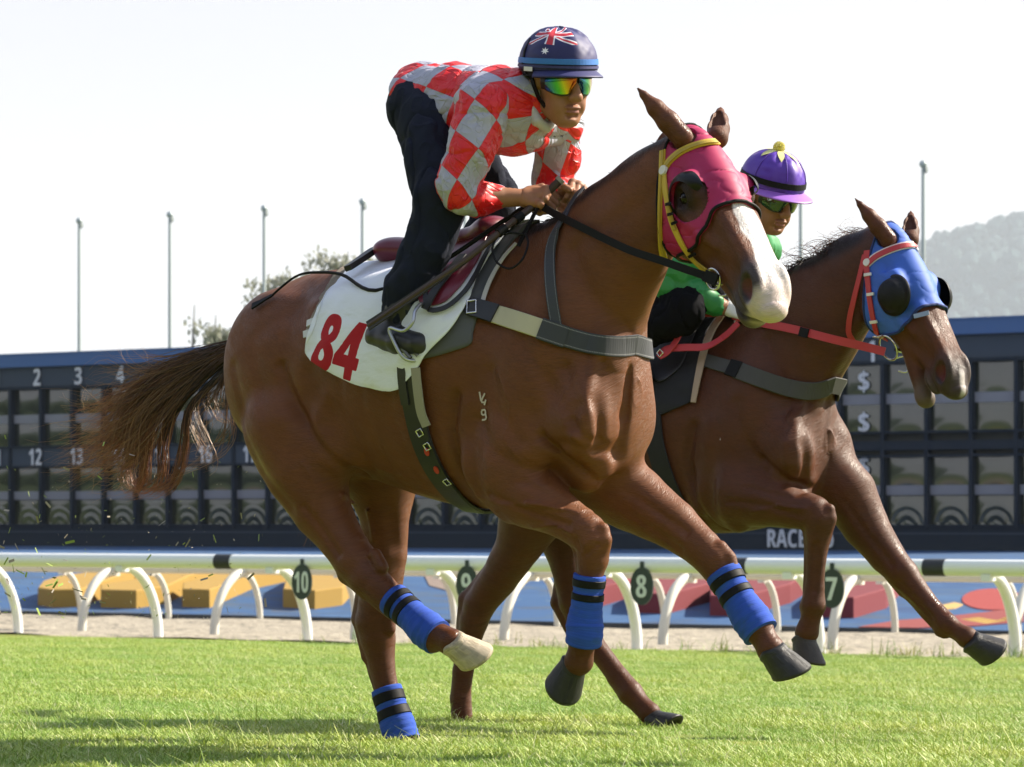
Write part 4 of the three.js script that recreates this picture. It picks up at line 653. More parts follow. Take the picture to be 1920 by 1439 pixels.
// ---------------------------------------------------------------- tack
const leather = phys(0.008, 0.008, 0.009, 0.6, { specularIntensity: 0.35 }), greyWeb = std(0.075, 0.078, 0.085, 0.7), steel = std(0.62, 0.62, 0.6, 0.22, { metalness: 1 }), cream = std(0.50, 0.46, 0.33, 0.85);
function ribbon(pts, nrm, width, thick, uScale = 1) {      // strap with a flat section lying on a surface; width may be a function of 0..1
  const n = pts.length, pos = [], idx = [], uv = []; let len = 0;
  for (let i = 0; i < n; i++) {
    const t = pts[Math.min(n - 1, i + 1)].clone().sub(pts[Math.max(0, i - 1)]).normalize(), nn = nrm[i].clone().addScaledVector(t, -nrm[i].dot(t)).normalize(), s = t.clone().cross(nn), w = (typeof width === 'function' ? width(i / (n - 1)) : width) / 2;
    if (i) len += pts[i].distanceTo(pts[i - 1]);
    for (const [a, b] of [[-1, 0], [-0.94, 1], [0.94, 1], [1, 0], [0.94, -0.5], [-0.94, -0.5]]) { const p = pts[i].clone().addScaledVector(s, a * w).addScaledVector(nn, b * thick); pos.push(p.x, p.y, p.z); uv.push(len * uScale, (a + 1) / 2); }
  }
  for (let i = 0; i < n - 1; i++) for (let j = 0; j < 6; j++) { const a = i * 6 + j, b = i * 6 + (j + 1) % 6; idx.push(a, b, a + 6, b, b + 6, a + 6); }
  for (const e of [0, n - 1]) for (let j = 1; j < 5; j++) { const o = e * 6; e ? idx.push(o, o + j, o + j + 1) : idx.push(o, o + j + 1, o + j); }
  const g = geo(pos, idx, uv).toNonIndexed(); g.computeVertexNormals(); return g;
}
const resample = (px, n) => { const c = new THREE.CatmullRomCurve3(px.map(([x, y, z]) => V(x, y, z || 0)), false, 'centripetal'); return c.getSpacedPoints(n).map((p) => [p.x, p.y, p.z]); };
// points of a pixel path laid on the horse's surface (body or head), off metres above it
function laid(H, px, n, off, onHead) {
  const out = { p: [], n: [] };
  for (const [x, y] of resample(px, n)) { const h = onHead ? H.hoodHit(x, y, off) : H.bodyHit(x, y, off); if (h) { out.p.push(h.p); out.n.push(h.n); } }
  return out;
}
const mirrored = (L, skip = 1) => { const p = L.p.slice(), n = L.n.slice(); for (let i = L.p.length - 1 - skip; i >= 0; i--) { p.push(V(L.p[i].x, L.p[i].y, -L.p[i].z)); n.push(V(L.n[i].x, L.n[i].y, -L.n[i].z)); } return { p, n }; };
const smoothN = (L, k = 3) => { for (let r = 0; r < k; r++) { const q = L.n.map((v, i) => v.clone().add(L.n[Math.max(0, i - 1)]).add(L.n[Math.min(L.n.length - 1, i + 1)]).normalize()); L.n = q; } return L; };
// in-air strap between pixel points with given z, pushed out of the body where it would cut in
function airStrap(H, px, n, width, thick, off = 0.012, flatDir) {
  const p = resample(px, n).map(([x, y, z]) => { const q = V(...H.P(x, y, z)), h = H.bodyHit(x, y, off, true); if (h && h.p.z > q.z) return V(...H.P(x, y, h.p.z)); return q; });
  for (let r = 0; r < 4; r++) for (let i = 1; i < p.length - 1; i++) { const a = p[i - 1].clone().add(p[i + 1]).multiplyScalar(0.5); if (a.z > p[i].z) p[i].z = a.z; }
  return ribbon(p, p.map(() => flatDir ?? V(-0.2, 0.15, 1).normalize()), width, thick);
}
const YC = 1.17;
function rig(H, hoodCfg) {
  const hf = headField({ ...hoodCfg.head, ears: [] });
  const list = H.body.near([1.0 - 0.6, 1.2, -0.25], [1.9, 2.0, 0.25], 0.02);
  const hm = H.hm.elements, S = H.hoodScale = hoodCfg.head.size;
  const lp = list.length ? list : H.body.p;
  const under = (a, b, c) => H.body.eval(hm[0] * a + hm[4] * b + hm[8] * c + hm[12], hm[1] * a + hm[5] * b + hm[9] * c + hm[13], hm[2] * a + hm[6] * b + hm[10] * c + hm[14], lp) / S;
  hf.add(under, [-0.15, -0.35, -0.16], [0.24, 0.06, 0.16], 0.02);
  H.hoodField = hf;
  H.hoodHit = (px, py, off = 0) => { const o = H.fr.local(CAM).applyMatrix4(H.hi), d = H.fr.dir(pix(px, py)).transformDirection(H.hi), t = hf.trace(o, d, 7.5 / S, 15 / S, off / S); if (t < 0) return null; const p = o.addScaledVector(d, t), n = hf.grad(p.x, p.y, p.z).transformDirection(H.hm); return { p: p.applyMatrix4(H.hm), n, h: p }; };
  const near = (f) => (px, py, off = 0, strict) => { for (let r = 0; r <= (strict ? 0 : 48); r += 3) for (let k = 0; k < (r ? 16 : 1); k++) { const h = f(px + r * Math.cos(k * 0.3927), py + r * Math.sin(k * 0.3927), off); if (h) return h; } return null; };
  H.hoodHit = near(H.hoodHit); H.bodyHit = near((px, py, off) => H.onBody(px, py, off));
  H.polar = (x, phi, off, yc = H.yc) => { const dz = Math.sin(phi), dy = Math.cos(phi), o = V(x, yc + dy * 0.9, dz * 0.9), d = V(0, -dy, -dz), t = H.body.trace(o, d, 0, 0.9, off); const p = o.clone().addScaledVector(d, t < 0 ? 0.5 : t); return { p, n: H.body.grad(p.x, p.y, p.z) }; };
  H.toPolar = (px, py) => { const h = H.bodyHit(px, py, 0.004); return h ? [h.p.x, Math.atan2(h.p.z, h.p.y - H.yc)] : null; };
}
// a cloth lying over the back: topX = [rear, front] along the spine, bottom = pixel path of the lower border from rear to front
function cloth(H, topX, bottom, off, thick, uvf, side = 1, nu = 56, nv = 36, fold = 0.003, poke = 0) {
  const bp = (() => { const q = bottom.map(([x, y]) => H.toPolar(x, y)).filter(Boolean); const c = new THREE.CatmullRomCurve3(q.map(([x, f]) => V(x, f, 0)), false, 'centripetal'); return c.getSpacedPoints(nu); })();
  const top = [], low = [], uv = [], idx = [];
  for (let j = 0; j <= nv; j++) for (let i = 0; i <= nu; i++) {
    const v = j / nv, u = i / nu, x = mix(mix(topX[0], topX[1], u), bp[i].x, Math.pow(v, 0.8)), f = bp[i].y * v, h = H.polar(x, Math.max(f, 0.0001), off);
    const w = fold * (n3(x * 16, f * 6, 3) + 0.6 * n3(x * 34 + f * 9, f * 14, 8)) * (0.3 + v) + 0.012 * poke * v * v;
    const p = h.p.clone().addScaledVector(h.n, w); if (j === 0) p.z = 0;
    const lo = p.clone().addScaledVector(h.n, -thick); if (j === 0) lo.z = 0; if (side < 0) { p.z *= -1; lo.z *= -1; }
    top.push(p.x, p.y, p.z); low.push(lo.x, lo.y, lo.z); uv.push(...(uvf ? uvf(p, u, v) : [u, v]));
  }
  const W = nu + 1, N = W * (nv + 1), q = (a, b, c, d) => side > 0 ? idx.push(a, b, c, b, d, c) : idx.push(a, c, b, b, c, d);
  for (let j = 0; j < nv; j++) for (let i = 0; i < nu; i++) { const a = j * W + i; q(a + W, a + W + 1, a, a + 1); q(a + N, a + N + 1, a + N + W, a + N + W + 1); }
  for (let i = 0; i < nu; i++) { const a = nv * W + i; q(a + N, a + N + 1, a, a + 1); }
  for (let j = 0; j < nv; j++) for (const i of [0, nu]) { const a = j * W + i; i ? q(a, a + W, a + N, a + W + N) : q(a, a + N, a + W, a + W + N); }
  return geo(top.concat(low), idx, uv.concat(uv));
}
function hood(H, o) {
  const hf = H.hoodField, [nx, ny, b0] = o.rear, wr = o.wrinkle;
  const grow = o.grow ?? 0.007;
  const region = (a, b, c) => {
    let q = Math.max(a - o.front(b, c), -(a * nx + (b - b0) * ny));
    q = Math.max(q, o.earR - Math.hypot(a + 0.004, b - 0.018, Math.abs(c) - 0.064));
    if (o.eye) q = Math.max(q, o.eye[3] - Math.hypot((a - o.eye[0]), (b - o.eye[1]) * 1.15));
    return q;
  };
  const skin = (d, a, b, c) => { const w = wr * (0.9 * n3(a * 18, b * 26, c * 18) - 1.6 * Math.pow(1 - Math.abs(n3(a * 16 + 2 * b, (b - 0.8 * a) * 34, c * 14 + 3)), 5) + 0.5); return d - grow - w; };
  const g = hf.mesh(0.0042, { lo: [-0.12, -0.36, -0.17], hi: [0.42, 0.09, 0.17], wrap: (d, a, b, c) => Math.max(Math.abs(d) < 0.04 ? skin(d, a, b, c) : d - grow, region(a, b, c), -(d + 0.006)), uv: (a, b, c) => [a * 4, b * 4 + c * 2] });
  const top = H.fr.place(base('hood')); tag(top, o.label, 'horse hood');
  mesh('fabric', g.applyMatrix4(H.hm), o.mat, top);
  // binding along the front border and round the rear border
  const loop = (fn, r, name, m) => { const pts = []; for (let i = 0; i < 72; i++) { const q = fn(i / 72 * 2 * Math.PI); if (q) pts.push(q); } if (pts.length > 20) mesh(name, tube(pts.map((p) => p.applyMatrix4(H.hm)), r, 180, 7, true), m, top); };
  const cast = (a, ang, cb, along) => { const d = V(0, Math.cos(ang), Math.sin(ang)); for (let t = 0.005; t < 0.3; t += 0.002) { const b = cb + d.y * t, c = d.z * t, aa = along(b, c); if (hf.eval(aa, b, c) - grow > 0) return V(aa, b, c); } return null; };
  loop((t) => cast(0, t, -0.08, (b, c) => o.front(b, c)), 0.0055, 'front_binding', o.bind);
  loop((t) => cast(0, t, -0.10, (b) => -((b - b0) * ny) / nx), 0.0045, 'rear_binding', o.bind);
  return { top, region };
}
function bandage(H, pts, m, label, stripes) {             // a wrapped leg bandage round a run of leg joints: pts [px, py, z, radius px]
  const raw = pts.map(([x, y, z, r]) => ({ p: V(...H.P(x, y, z)), r: r / H.U })), c = new THREE.CatmullRomCurve3(raw.map((q) => q.p)), n = 64, ps = c.getSpacedPoints(n), rad = ps.map((p, i) => { const t = i / n * (raw.length - 1), k = Math.min(raw.length - 2, Math.floor(t)); return mix(raw[k].r, raw[k + 1].r, t - k); });
  const top = H.fr.place(base('leg_bandage')); tag(top, label, 'bandage', 'blue bandages on the legs of the front horse');
  const seg = (i0, i1, g, m2, name) => { const pp = [], q = []; for (let i = i0; i <= i1; i++) { pp.push(ps[i]); q.push(rad[i] + g + (g < 0.011 ? 0.0011 * Math.abs(Math.sin(i * 0.42)) + 0.0007 * n3(i * 0.9, 2, 4) : 0)); } mesh(name, taperTube(pp, q, 28), m2, top); };
  seg(0, n, 0.0095, m, 'wrap');
  for (const [a, b] of stripes) seg(Math.round(a * n), Math.round(b * n), 0.0125, leather, 'stripe');
}
{
  const H = H1; H.yc = 1.17; rig(H, { head: { size: 1.06 } });
  // ---- red hood and yellow bridle
  const pinkTex = dataTex(256, 256, (u, v, i, j) => { const w = ((i % 4) < 2) !== ((j % 4) < 2) ? 0.04 : 0, n = 0.06 * fbm(i / 30, j / 30, 3); return [0.90 + w + n, 0.90 + w + n, 0.90 + w + n]; });
  const red = phys(0.40, 0.006, 0.082, 0.6, { map: pinkTex, sheen: 0.3, sheenColor: new THREE.Color(0.8, 0.2, 0.3), sheenRoughness: 0.5 });
  hood(H, { rear: [0.70, 0.71, -0.045], front: (b, c) => 0.285 + 0.025 * sst(0.02, -0.09, b) - 0.11 * sst(-0.09, -0.30, b), earR: 0.047, eye: [0.198, -0.050, 0, 0.066], wrinkle: 0.0016, mat: red, bind: leather, label: 'crimson hood with open eye holes on the front horse' });
  const blink = (s, H, name, label) => {                  // half cup behind the eye
    const pos = [], idx = [], nu = 26, nv = 8; for (let j = 0; j <= nv; j++) for (let i = 0; i <= nu; i++) { const a = mix(1.25, 5.0, i / nu), r = mix(0.082, 0.050, (j / nv) ** 1.6), lift = 0.088 + 0.036 * Math.sin(j / nv * 1.57) * Math.abs(Math.sin(Math.PI * i / nu)) ** 0.4; pos.push(0.196 + r * Math.cos(a), -0.050 + r * Math.sin(a) * 0.9, s * lift); }
    for (let j = 0; j < nv; j++) for (let i = 0; i < nu; i++) { const a = j * (nu + 1) + i, b = a + nu + 1; idx.push(a, a + 1, b, b, a + 1, b + 1); }
    return geo(pos, idx).applyMatrix4(H.hm);
  };
  const bl = H.fr.place(base('blinker_cups')); tag(bl, 'pair of black half cups edging the eye holes of the crimson hood', 'blinkers'); for (const s of [1, -1]) mesh('cup', blink(s, H), phys(0.006, 0.006, 0.007, 0.35, { specularIntensity: 0.6, side: THREE.DoubleSide }), bl);
  const yel = std(0.58, 0.40, 0.035, 0.5), yelEdge = std(0.42, 0.29, 0.03, 0.55), br = H.fr.place(base('bridle')); tag(br, 'yellow bridle with steel ring bit over the crimson hood', 'bridle');
  const strapHead = (px, w, m, name, off = 0.009, n = 30, mir) => { let L = smoothN(laid(H, px, n, off, true)); if (L.p.length < 4) return; mesh(name, ribbon(L.p, L.n, w, 0.0035), m, br); return L; };
  strapHead([[1244, 320], [1256, 302], [1275, 286], [1300, 274], [1326, 267], [1345, 266]], 0.026, yel, 'browband', 0.010);
  strapHead([[1244, 320], [1256, 302], [1275, 286], [1300, 274], [1326, 267], [1345, 266]], 0.012, yelEdge, 'browband_stitching', 0.0135);
  strapHead([[1243, 282], [1241, 330], [1238, 390], [1239, 450], [1246, 490]], 0.022, yel, 'throat_lash');
  strapHead([[1243, 282], [1241, 330], [1238, 390], [1239, 450], [1246, 490]], 0.008, yelEdge, 'throat_lash_stitching', 0.0125);
  strapHead([[1244, 322], [1247, 350], [1252, 380], [1258, 410], [1270, 440], [1286, 470], [1304, 492], [1326, 510]], 0.022, yel, 'cheekpiece', 0.010);
  strapHead([[1252, 380], [1258, 408], [1266, 432]], 0.014, yelEdge, 'cheekpiece_point', 0.0145, 10);
  for (const q of [[[1249, 384], [1258, 382]], [[1253, 403], [1262, 400]], [[1260, 420], [1269, 416]], [[1292, 482], [1304, 476]]]) strapHead(q, 0.009, leather, 'keeper', 0.0165, 5);
  const rosette = H.hoodHit(1243, 319, 0.016); if (rosette) { const q = new THREE.Quaternion().setFromUnitVectors(V(0, 1, 0), rosette.n); const m = mesh('rosette', new THREE.CylinderGeometry(0.014, 0.016, 0.007, 20), std(0.7, 0.68, 0.62, 0.3), br); m.position.copy(rosette.p); m.quaternion.copy(q); }
  const bit = H.hoodHit(1332, 516, 0.012); H.bit = bit.p.clone();
  { const q = new THREE.Quaternion().setFromUnitVectors(V(0, 0, 1), bit.n.clone().lerp(V(0, 0, 1), 0.5).normalize()); const m = mesh('bit_ring', new THREE.TorusGeometry(0.030, 0.0038, 10, 36), steel, br); m.position.copy(bit.p).add(V(0.012, -0.012, 0.004)); m.quaternion.copy(q); }
  { const q = [V(0.016, -0.03, 0.0), V(0.045, -0.028, -0.01), V(0.06, -0.04, -0.02), V(0.045, -0.058, -0.01), V(0.03, -0.06, 0.004)].map((v) => v.add(bit.p)); mesh('bit_hook', tube(q, 0.0028, 24, 8), steel, br); }
  mesh('bit_mouthpiece', tube([bit.p.clone().add(V(0.01, -0.01, 0)), V(bit.p.x + 0.02, bit.p.y - 0.02, bit.p.z - 0.06)], 0.006, 6, 10), steel, br);
  // ---- reins
  const rn = H.fr.place(base('reins')); tag(rn, 'black leather reins running from the ring bit to the front jockey hands', 'reins');
  const zb = H.bit.z + 0.012;
  mesh('near_rein', airStrap(H, [[1344, 524, zb], [1300, 510, zb + 0.01], [1240, 489, 0.16], [1180, 469, 0.15], [1110, 436, 0.12], [1060, 411, 0.09], [1018, 388, 0.075]], 60, 0.023, 0.003), leather, rn);
  mesh('rein_keeper', airStrap(H, [[1322, 517, zb + 0.012], [1345, 526, zb + 0.012]], 4, 0.034, 0.006), leather, rn);
  mesh('rein_end', airStrap(H, [[1008, 390, 0.085], [998, 410, 0.10], [985, 436, 0.12], [972, 462, 0.14]], 16, 0.015, 0.003), leather, rn);
  mesh('rein_loop', tube(resample([[982, 440, 0.14], [955, 437, 0.17], [932, 446, 0.2], [923, 468, 0.22], [932, 492, 0.24], [955, 504, 0.245], [978, 488, 0.23], [990, 455, 0.18], [985, 438, 0.15]], 40).map(([x, y, z]) => { const h = H.bodyHit(x, y, 0.034, true); return h && h.p.z > z ? V(...H.P(x, y, h.p.z)) : V(...H.P(x, y, z)); }), 0.0035, 70, 7), leather, rn);
  mesh('far_rein', ribbon([V(...H.P(1350, 515, -0.02)), V(...H.P(1300, 440, -0.16)), V(...H.P(1180, 420, -0.16)), V(...H.P(1090, 380, -0.06))], [0, 1, 2, 3].map(() => V(0, 0.2, -1)), 0.02, 0.003), leather, rn);
  // ---- saddle cloth, pads
  const xs = (px, py) => H.P(px, py, 0)[0];
  const rearX = xs(672, 503), frontX = xs(992, 428);
  const A = H.bodyHit(588, 690, 0.01), B = H.bodyHit(700, 580, 0.01), pw = 1.05, ph = 0.55, X0 = A.p.x - 0.05, Y0 = A.p.y - 0.08;
  const num = canvasTex(2048, 1024, (c, w, h) => {
    c.fillStyle = '#f4f4f6'; c.fillRect(0, 0, w, h); seed(3);
    for (let i = 0; i < 160; i++) { c.fillStyle = `rgba(205,203,180,${0.05 + 0.08 * rnd()})`; c.beginPath(); c.ellipse(rnd() * w, h * (0.55 + 0.45 * rnd()), rr(8, 60), rr(3, 14), rr(-0.4, 0.4), 0, 7); c.fill(); }
    const sx = w / pw, sy = h / ph;                       // pixels per metre
    c.save(); c.translate(0.042 * sx, h - 0.085 * sy); c.transform(1, 0.24, -0.36 * sx / sy, 1, 0, 0); c.fillStyle = '#b5101f'; c.font = `bold ${Math.round(0.225 * sy)}px sans-serif`; c.scale(sx / sy * 0.82, 1); c.lineWidth = 0.010 * sy; c.strokeStyle = '#b5101f'; c.lineJoin = 'round'; c.fillText('8', 0, 0); c.strokeText('8', 0, 0); c.fillText('4', 0.128 * sy, 0); c.strokeText('4', 0.128 * sy, 0); c.restore();
  });
  num.wrapS = num.wrapT = THREE.ClampToEdgeWrapping;
  const linen = dataTex(256, 256, (u, v, i, j) => { const q = 0.5 + 0.2 * ((i % 3) - 1) * ((j % 3) - 1) + 0.35 * fbm(i / 40, j / 25, 2); return [q, q, q]; });
  const clothM = std(0.87, 0.90, 0.97, 0.9, { map: num, bumpMap: rep(linen, 8, 8), bumpScale: 0.001 });
  const planar = (p) => [(p.x - X0) / pw, (p.y - Y0) / ph];
  const sc = H.fr.place(base('saddle_cloth')); tag(sc, 'white saddle cloth with red number 84 on the front horse', 'saddle cloth');
  const low = [[608, 582], [594, 626], [578, 664], [612, 692], [664, 716], [742, 732], [765, 716], [786, 692], [806, 664], [850, 622], [884, 566], [900, 520], [938, 462]];
  mesh('near_flap', cloth(H, [rearX, frontX], low, 0.016, 0.004, planar, 1, 90, 44, 0.004, 0.5), clothM, sc);
  const farM = std(0.9, 0.9, 0.92, 0.9); mesh('far_flap', cloth(H, [rearX, frontX], low, 0.016, 0.004, null, -1, 50, 30), farM, sc);
  const wt = dataTex(128, 128, (u, v, i, j) => { const q = 0.75 + 0.2 * Math.sin(i * 0.8) * Math.sin(j * 0.8) + 0.1 * rnd(); return [q, q * 0.95, q * 0.88]; });
  const beige = std(0.42, 0.37, 0.31, 0.95, { map: rep(wt, 14, 14), bumpMap: rep(wt, 14, 14), bumpScale: 0.003 }), foam = std(0.085, 0.088, 0.098, 0.75);
  const rp = H.fr.place(base('back_pad')); tag(rp, 'beige woven back pad edging out behind the white saddle cloth', 'pad');
  const lowR = [[600, 560], [588, 598], [573, 628], [597, 636], [640, 660], [700, 690], [745, 690]];
  mesh('near_side', cloth(H, [xs(650, 503), xs(800, 480)], lowR, 0.008, 0.006, null, 1), beige, rp); mesh('far_side', cloth(H, [xs(650, 503), xs(800, 480)], lowR, 0.008, 0.006, null, -1, 30, 20), beige, rp);
  { const p0 = H.bodyHit(583, 604, 0.014), p1 = H.bodyHit(577, 625, 0.014); for (const p of [p0, p1]) if (p) { const m = mesh('tag', box(0.035, 0.022, 0.005), std(0.6, 0.6, 0.62, 0.9), rp); m.position.copy(p.p); m.quaternion.setFromUnitVectors(V(0, 0, 1), p.n); m.rotateZ(0.25); } }
  const sp = H.fr.place(base('foam_pad')); tag(sp, 'grey foam pad showing under the front of the white saddle cloth', 'pad');
  const lowF = [[700, 660], [760, 676], [800, 672], [845, 660], [880, 648], [888, 622], [897, 592], [908, 570], [918, 530], [935, 490], [960, 452]];
  mesh('near_side', cloth(H, [xs(700, 497), xs(1012, 428)], lowF, 0.008, 0.012, null, 1, 60, 36, 0.002), foam, sp); mesh('far_side', cloth(H, [xs(700, 497), xs(1012, 428)], lowF, 0.008, 0.012, null, -1, 30, 20), foam, sp);
  { const L = smoothN(laid(H, [[900, 588], [908, 555], [922, 520], [945, 482], [968, 456]], 24, 0.012)); mesh('edge_piping', ribbon(L.p, L.n, 0.014, 0.003), std(0.5, 0.48, 0.46, 0.8), sp); }
  // ---- saddle, girth, stirrup
  const sd = H.fr.place(base('saddle')); tag(sd, 'maroon racing saddle with black girth and steel stirrups on the front horse', 'saddle');
  const maroon = phys(0.16, 0.012, 0.03, 0.35, { clearcoat: 0.3, clearcoatRoughness: 0.3 }), blackL = phys(0.02, 0.02, 0.022, 0.42);
  { const f = new Field(), q = (x, y, z, r) => [...H.P(x, y, z), r / H.U]; f.chain([q(738, 478, 0, 20), q(768, 470, 0, 22), q(820, 462, 0, 20), q(880, 448, 0, 20), q(928, 430, 0, 22)], 0.03, 1.7); f.ell(H.P(744, 470, 0), [0.05, 0.04, 0.10], 0.03); f.ell(H.P(925, 428, 0), [0.045, 0.03, 0.07], 0.03); mesh('seat', f.mesh(0.006, { wrap: (d) => d }), maroon, sd); }
  { const L = { p: [], n: [] }; for (let i = 0; i <= 20; i++) { const a = mix(-0.55, 0.55, i / 20), h = H.polar(H.P(736, 480, 0)[0] - 0.02, Math.abs(a) + 1e-4, 0.03); h.p.z *= Math.sign(a) || 1; h.n.z *= Math.sign(a) || 1; L.p.push(h.p.addScaledVector(h.n, 0.02 * Math.cos(a))); L.n.push(h.n); } mesh('cantle_edge', ribbon(L.p, L.n, 0.028, 0.012), blackL, sd); }
  const flapLow = [[792, 540], [800, 580], [830, 578], [868, 548], [892, 512], [905, 486]];
  for (const s of [1, -1]) { mesh('flap', cloth(H, [xs(800, 480), xs(925, 440)], flapLow, 0.026, 0.005, null, s, 30, 24, 0.001), maroon, sd); }
  { const L = smoothN(laid(H, [[797, 546], [803, 580], [832, 578], [868, 550], [890, 518], [908, 482], [925, 452]], 30, 0.031)); mesh('flap_edge', ribbon(L.p, L.n, 0.016, 0.003), blackL, sd); }
  { const L = smoothN(laid(H, [[868, 478], [842, 510], [815, 546], [796, 580]], 20, 0.036)); mesh('stirrup_leather', ribbon(L.p, L.n, 0.026, 0.004), blackL, sd); }
  { let L = smoothN(laid(H, [[766, 676], [769, 715], [778, 775], [794, 836], [820, 890], [858, 938], [892, 960]], 46, 0.009)); L = mirrored(L); L = smoothN(L, 6); mesh('girth', ribbon(L.p, L.n, 0.075, 0.007), blackL, sd); }
  { const L = smoothN(laid(H, [[779, 690], [783, 730], [790, 775], [800, 800]], 20, 0.018)); mesh('girth_elastic', ribbon(L.p, L.n, 0.032, 0.003), std(0.30, 0.28, 0.22, 0.9), sd); }
  { const L = smoothN(laid(H, [[752, 676], [754, 715], [760, 760]], 16, 0.018)); mesh('girth_strap', ribbon(L.p, L.n, 0.03, 0.004), blackL, sd); }
  for (const [x, y] of [[787, 812], [801, 838], [838, 905]]) { const h = H.bodyHit(x, y, 0.019); if (h) { const m = mesh('girth_buckle', new THREE.TorusGeometry(0.014, 0.003, 6, 4).rotateZ(0.785), steel, sd); m.position.copy(h.p); m.quaternion.setFromUnitVectors(V(0, 0, 1), h.n); m.rotateZ(0.4); } }
  for (const [x, y] of [[800, 848], [818, 882]]) { const h = H.bodyHit(x, y, 0.0185); if (h) { const m = mesh('girth_print', new THREE.CylinderGeometry(0.009, 0.009, 0.002, 10).rotateX(Math.PI / 2).scale(1, 1.5, 1), std(0.45, 0.04, 0.02, 0.7), sd); m.position.copy(h.p); m.quaternion.setFromUnitVectors(V(0, 0, 1), h.n); } }
  H.saddle = sd;
  // ---- breastplate
  const bp = H.fr.place(base('breastplate')); tag(bp, 'leather breastplate with a cream section across the front horse chest', 'breastplate');
  const path = [[858, 564], [888, 576], [925, 588], [970, 602], [1015, 617], [1060, 632], [1110, 645], [1160, 650], [1200, 645], [1222, 634]];
  const stitch = canvasTex(512, 64, (c, w, h) => { c.fillStyle = '#3b3d42'; c.fillRect(0, 0, w, h); c.strokeStyle = 'rgba(180,180,180,.75)'; c.lineWidth = 3; c.setLineDash([9, 8]); for (const y of [7, h - 7]) { c.beginPath(); c.moveTo(0, y); c.lineTo(w, y); c.stroke(); } });
  const web = std(0.95, 0.95, 1, 0.75, { map: stitch });
  const part = (px, w, m, name, off, us = 8) => { const L = smoothN(laid(H, px, 30, off), 5); mesh(name, ribbon(L.p, L.n, w, 0.005, us), m, bp); return L; };
  part([[860, 566], [890, 577], [926, 588]], 0.046, blackL, 'buckle_strap', 0.010); part([[880, 574], [905, 581], [928, 588]], 0.062, blackL, 'keeper', 0.016);
  part([[922, 587], [970, 602], [1018, 618]], 0.058, cream, 'cream_section', 0.010);
  part([[1012, 616], [1050, 629], [1062, 633]], 0.066, web, 'joining_patch', 0.014);
  { let L = smoothN(laid(H, [[1050, 629], [1110, 645], [1160, 650], [1196, 646], [1212, 640]], 40, 0.010), 6); const q = { p: L.p.filter((p) => p.z > 0.005), n: L.n.filter((p, i) => L.p[i].z > 0.005) }; L = smoothN(mirrored(q), 6); mesh('chest_strap', ribbon(L.p, L.n, 0.062, 0.005, 8), web, bp); }
  { let L = laid(H, [[1043, 612], [1035, 560], [1031, 510], [1033, 465], [1042, 432]], 26, 0.010); const q = smoothN({ p: L.p, n: L.n }, 4); const h = H.polar(q.p[q.p.length - 1].x + 0.01, 0.0001, 0.012); q.p.push(h.p); q.n.push(h.n); const m = smoothN(mirrored(q), 4); mesh('neck_strap', ribbon(m.p, m.n, 0.034, 0.005, 8), web, bp); }
  { const h = H.bodyHit(884, 575, 0.022); const m = mesh('buckle', new THREE.TorusGeometry(0.024, 0.0035, 8, 4).rotateZ(0.785).scale(0.8, 1.2, 1), steel, bp); m.position.copy(h.p); m.quaternion.setFromUnitVectors(V(0, 0, 1), h.n); m.rotateZ(0.2); }
  // ---- freeze brand on the shoulder
  const wh = std(0.55, 0.48, 0.42, 0.8), strokeAt = (px) => { const L = laid(H, px, 10, 0.0015); if (L.p.length > 2) mesh('brand_mark', ribbon(L.p, L.n, 0.0055, 0.001), wh, H.g); };
  strokeAt([[899, 735], [902, 752]]); strokeAt([[909, 738], [903, 754], [908, 755]]); strokeAt([[911, 750], [908, 760]]); strokeAt([[903, 771], [904, 778], [910, 777], [909, 769], [903, 770]]); strokeAt([[910, 774], [911, 786], [904, 788]]);
  // ---- bandages
  const wt2 = dataTex(256, 256, (u, v, i, j) => { const q = 0.84 + 0.10 * Math.sin(j * 0.9 + i * 0.1) * 0.5 + 0.10 * fbm(i / 18, j / 6, 4), s = sst(0.2, 0.6, fbm(i / 30, j / 24, 9)) * 0.25; return [q - s * 0.2 + s, q - s * 0.1 + s * 0.4, q - s * 0.6]; }), blue = std(0.022, 0.085, 0.50, 0.9, { map: rep(wt2, 1, 1), bumpMap: rep(wt2, 1, 1), bumpScale: 0.002 });
  bandage(H, [[736, 1123, 0.15, 26.5], [760, 1144, 0.15, 23.5], [790, 1172, 0.15, 24], [811, 1190, 0.15, 29.5], [820, 1196, 0.15, 27.5]], blue, 'blue bandage on the raised near hind leg with the pale hoof', [[0.10, 0.20], [0.27, 0.37]]);
  bandage(H, [[724, 1292, -0.15, 24.5], [734, 1325, -0.15, 24], [748, 1368, -0.15, 28.5], [757, 1392, -0.15, 27]], blue, 'blue bandage on the hind leg planted in the grass', [[0.10, 0.26], [0.38, 0.54]]);
  bandage(H, [[1106, 1078, 0.14, 23.5], [1101, 1130, 0.135, 21.5], [1097, 1165, 0.13, 23], [1096, 1190, 0.13, 28], [1094, 1206, 0.125, 26.5]], blue, 'blue bandage on the bent near foreleg above the upturned black hoof', [[0.06, 0.17], [0.26, 0.36]]);
  bandage(H, [[1356, 1075, -0.13, 28], [1378, 1113, -0.13, 24.5], [1404, 1154, -0.13, 25], [1420, 1178, -0.13, 29.5], [1427, 1188, -0.13, 27.5]], blue, 'blue bandage on the reaching far foreleg of the front horse', [[0.10, 0.21], [0.31, 0.42]]);
}

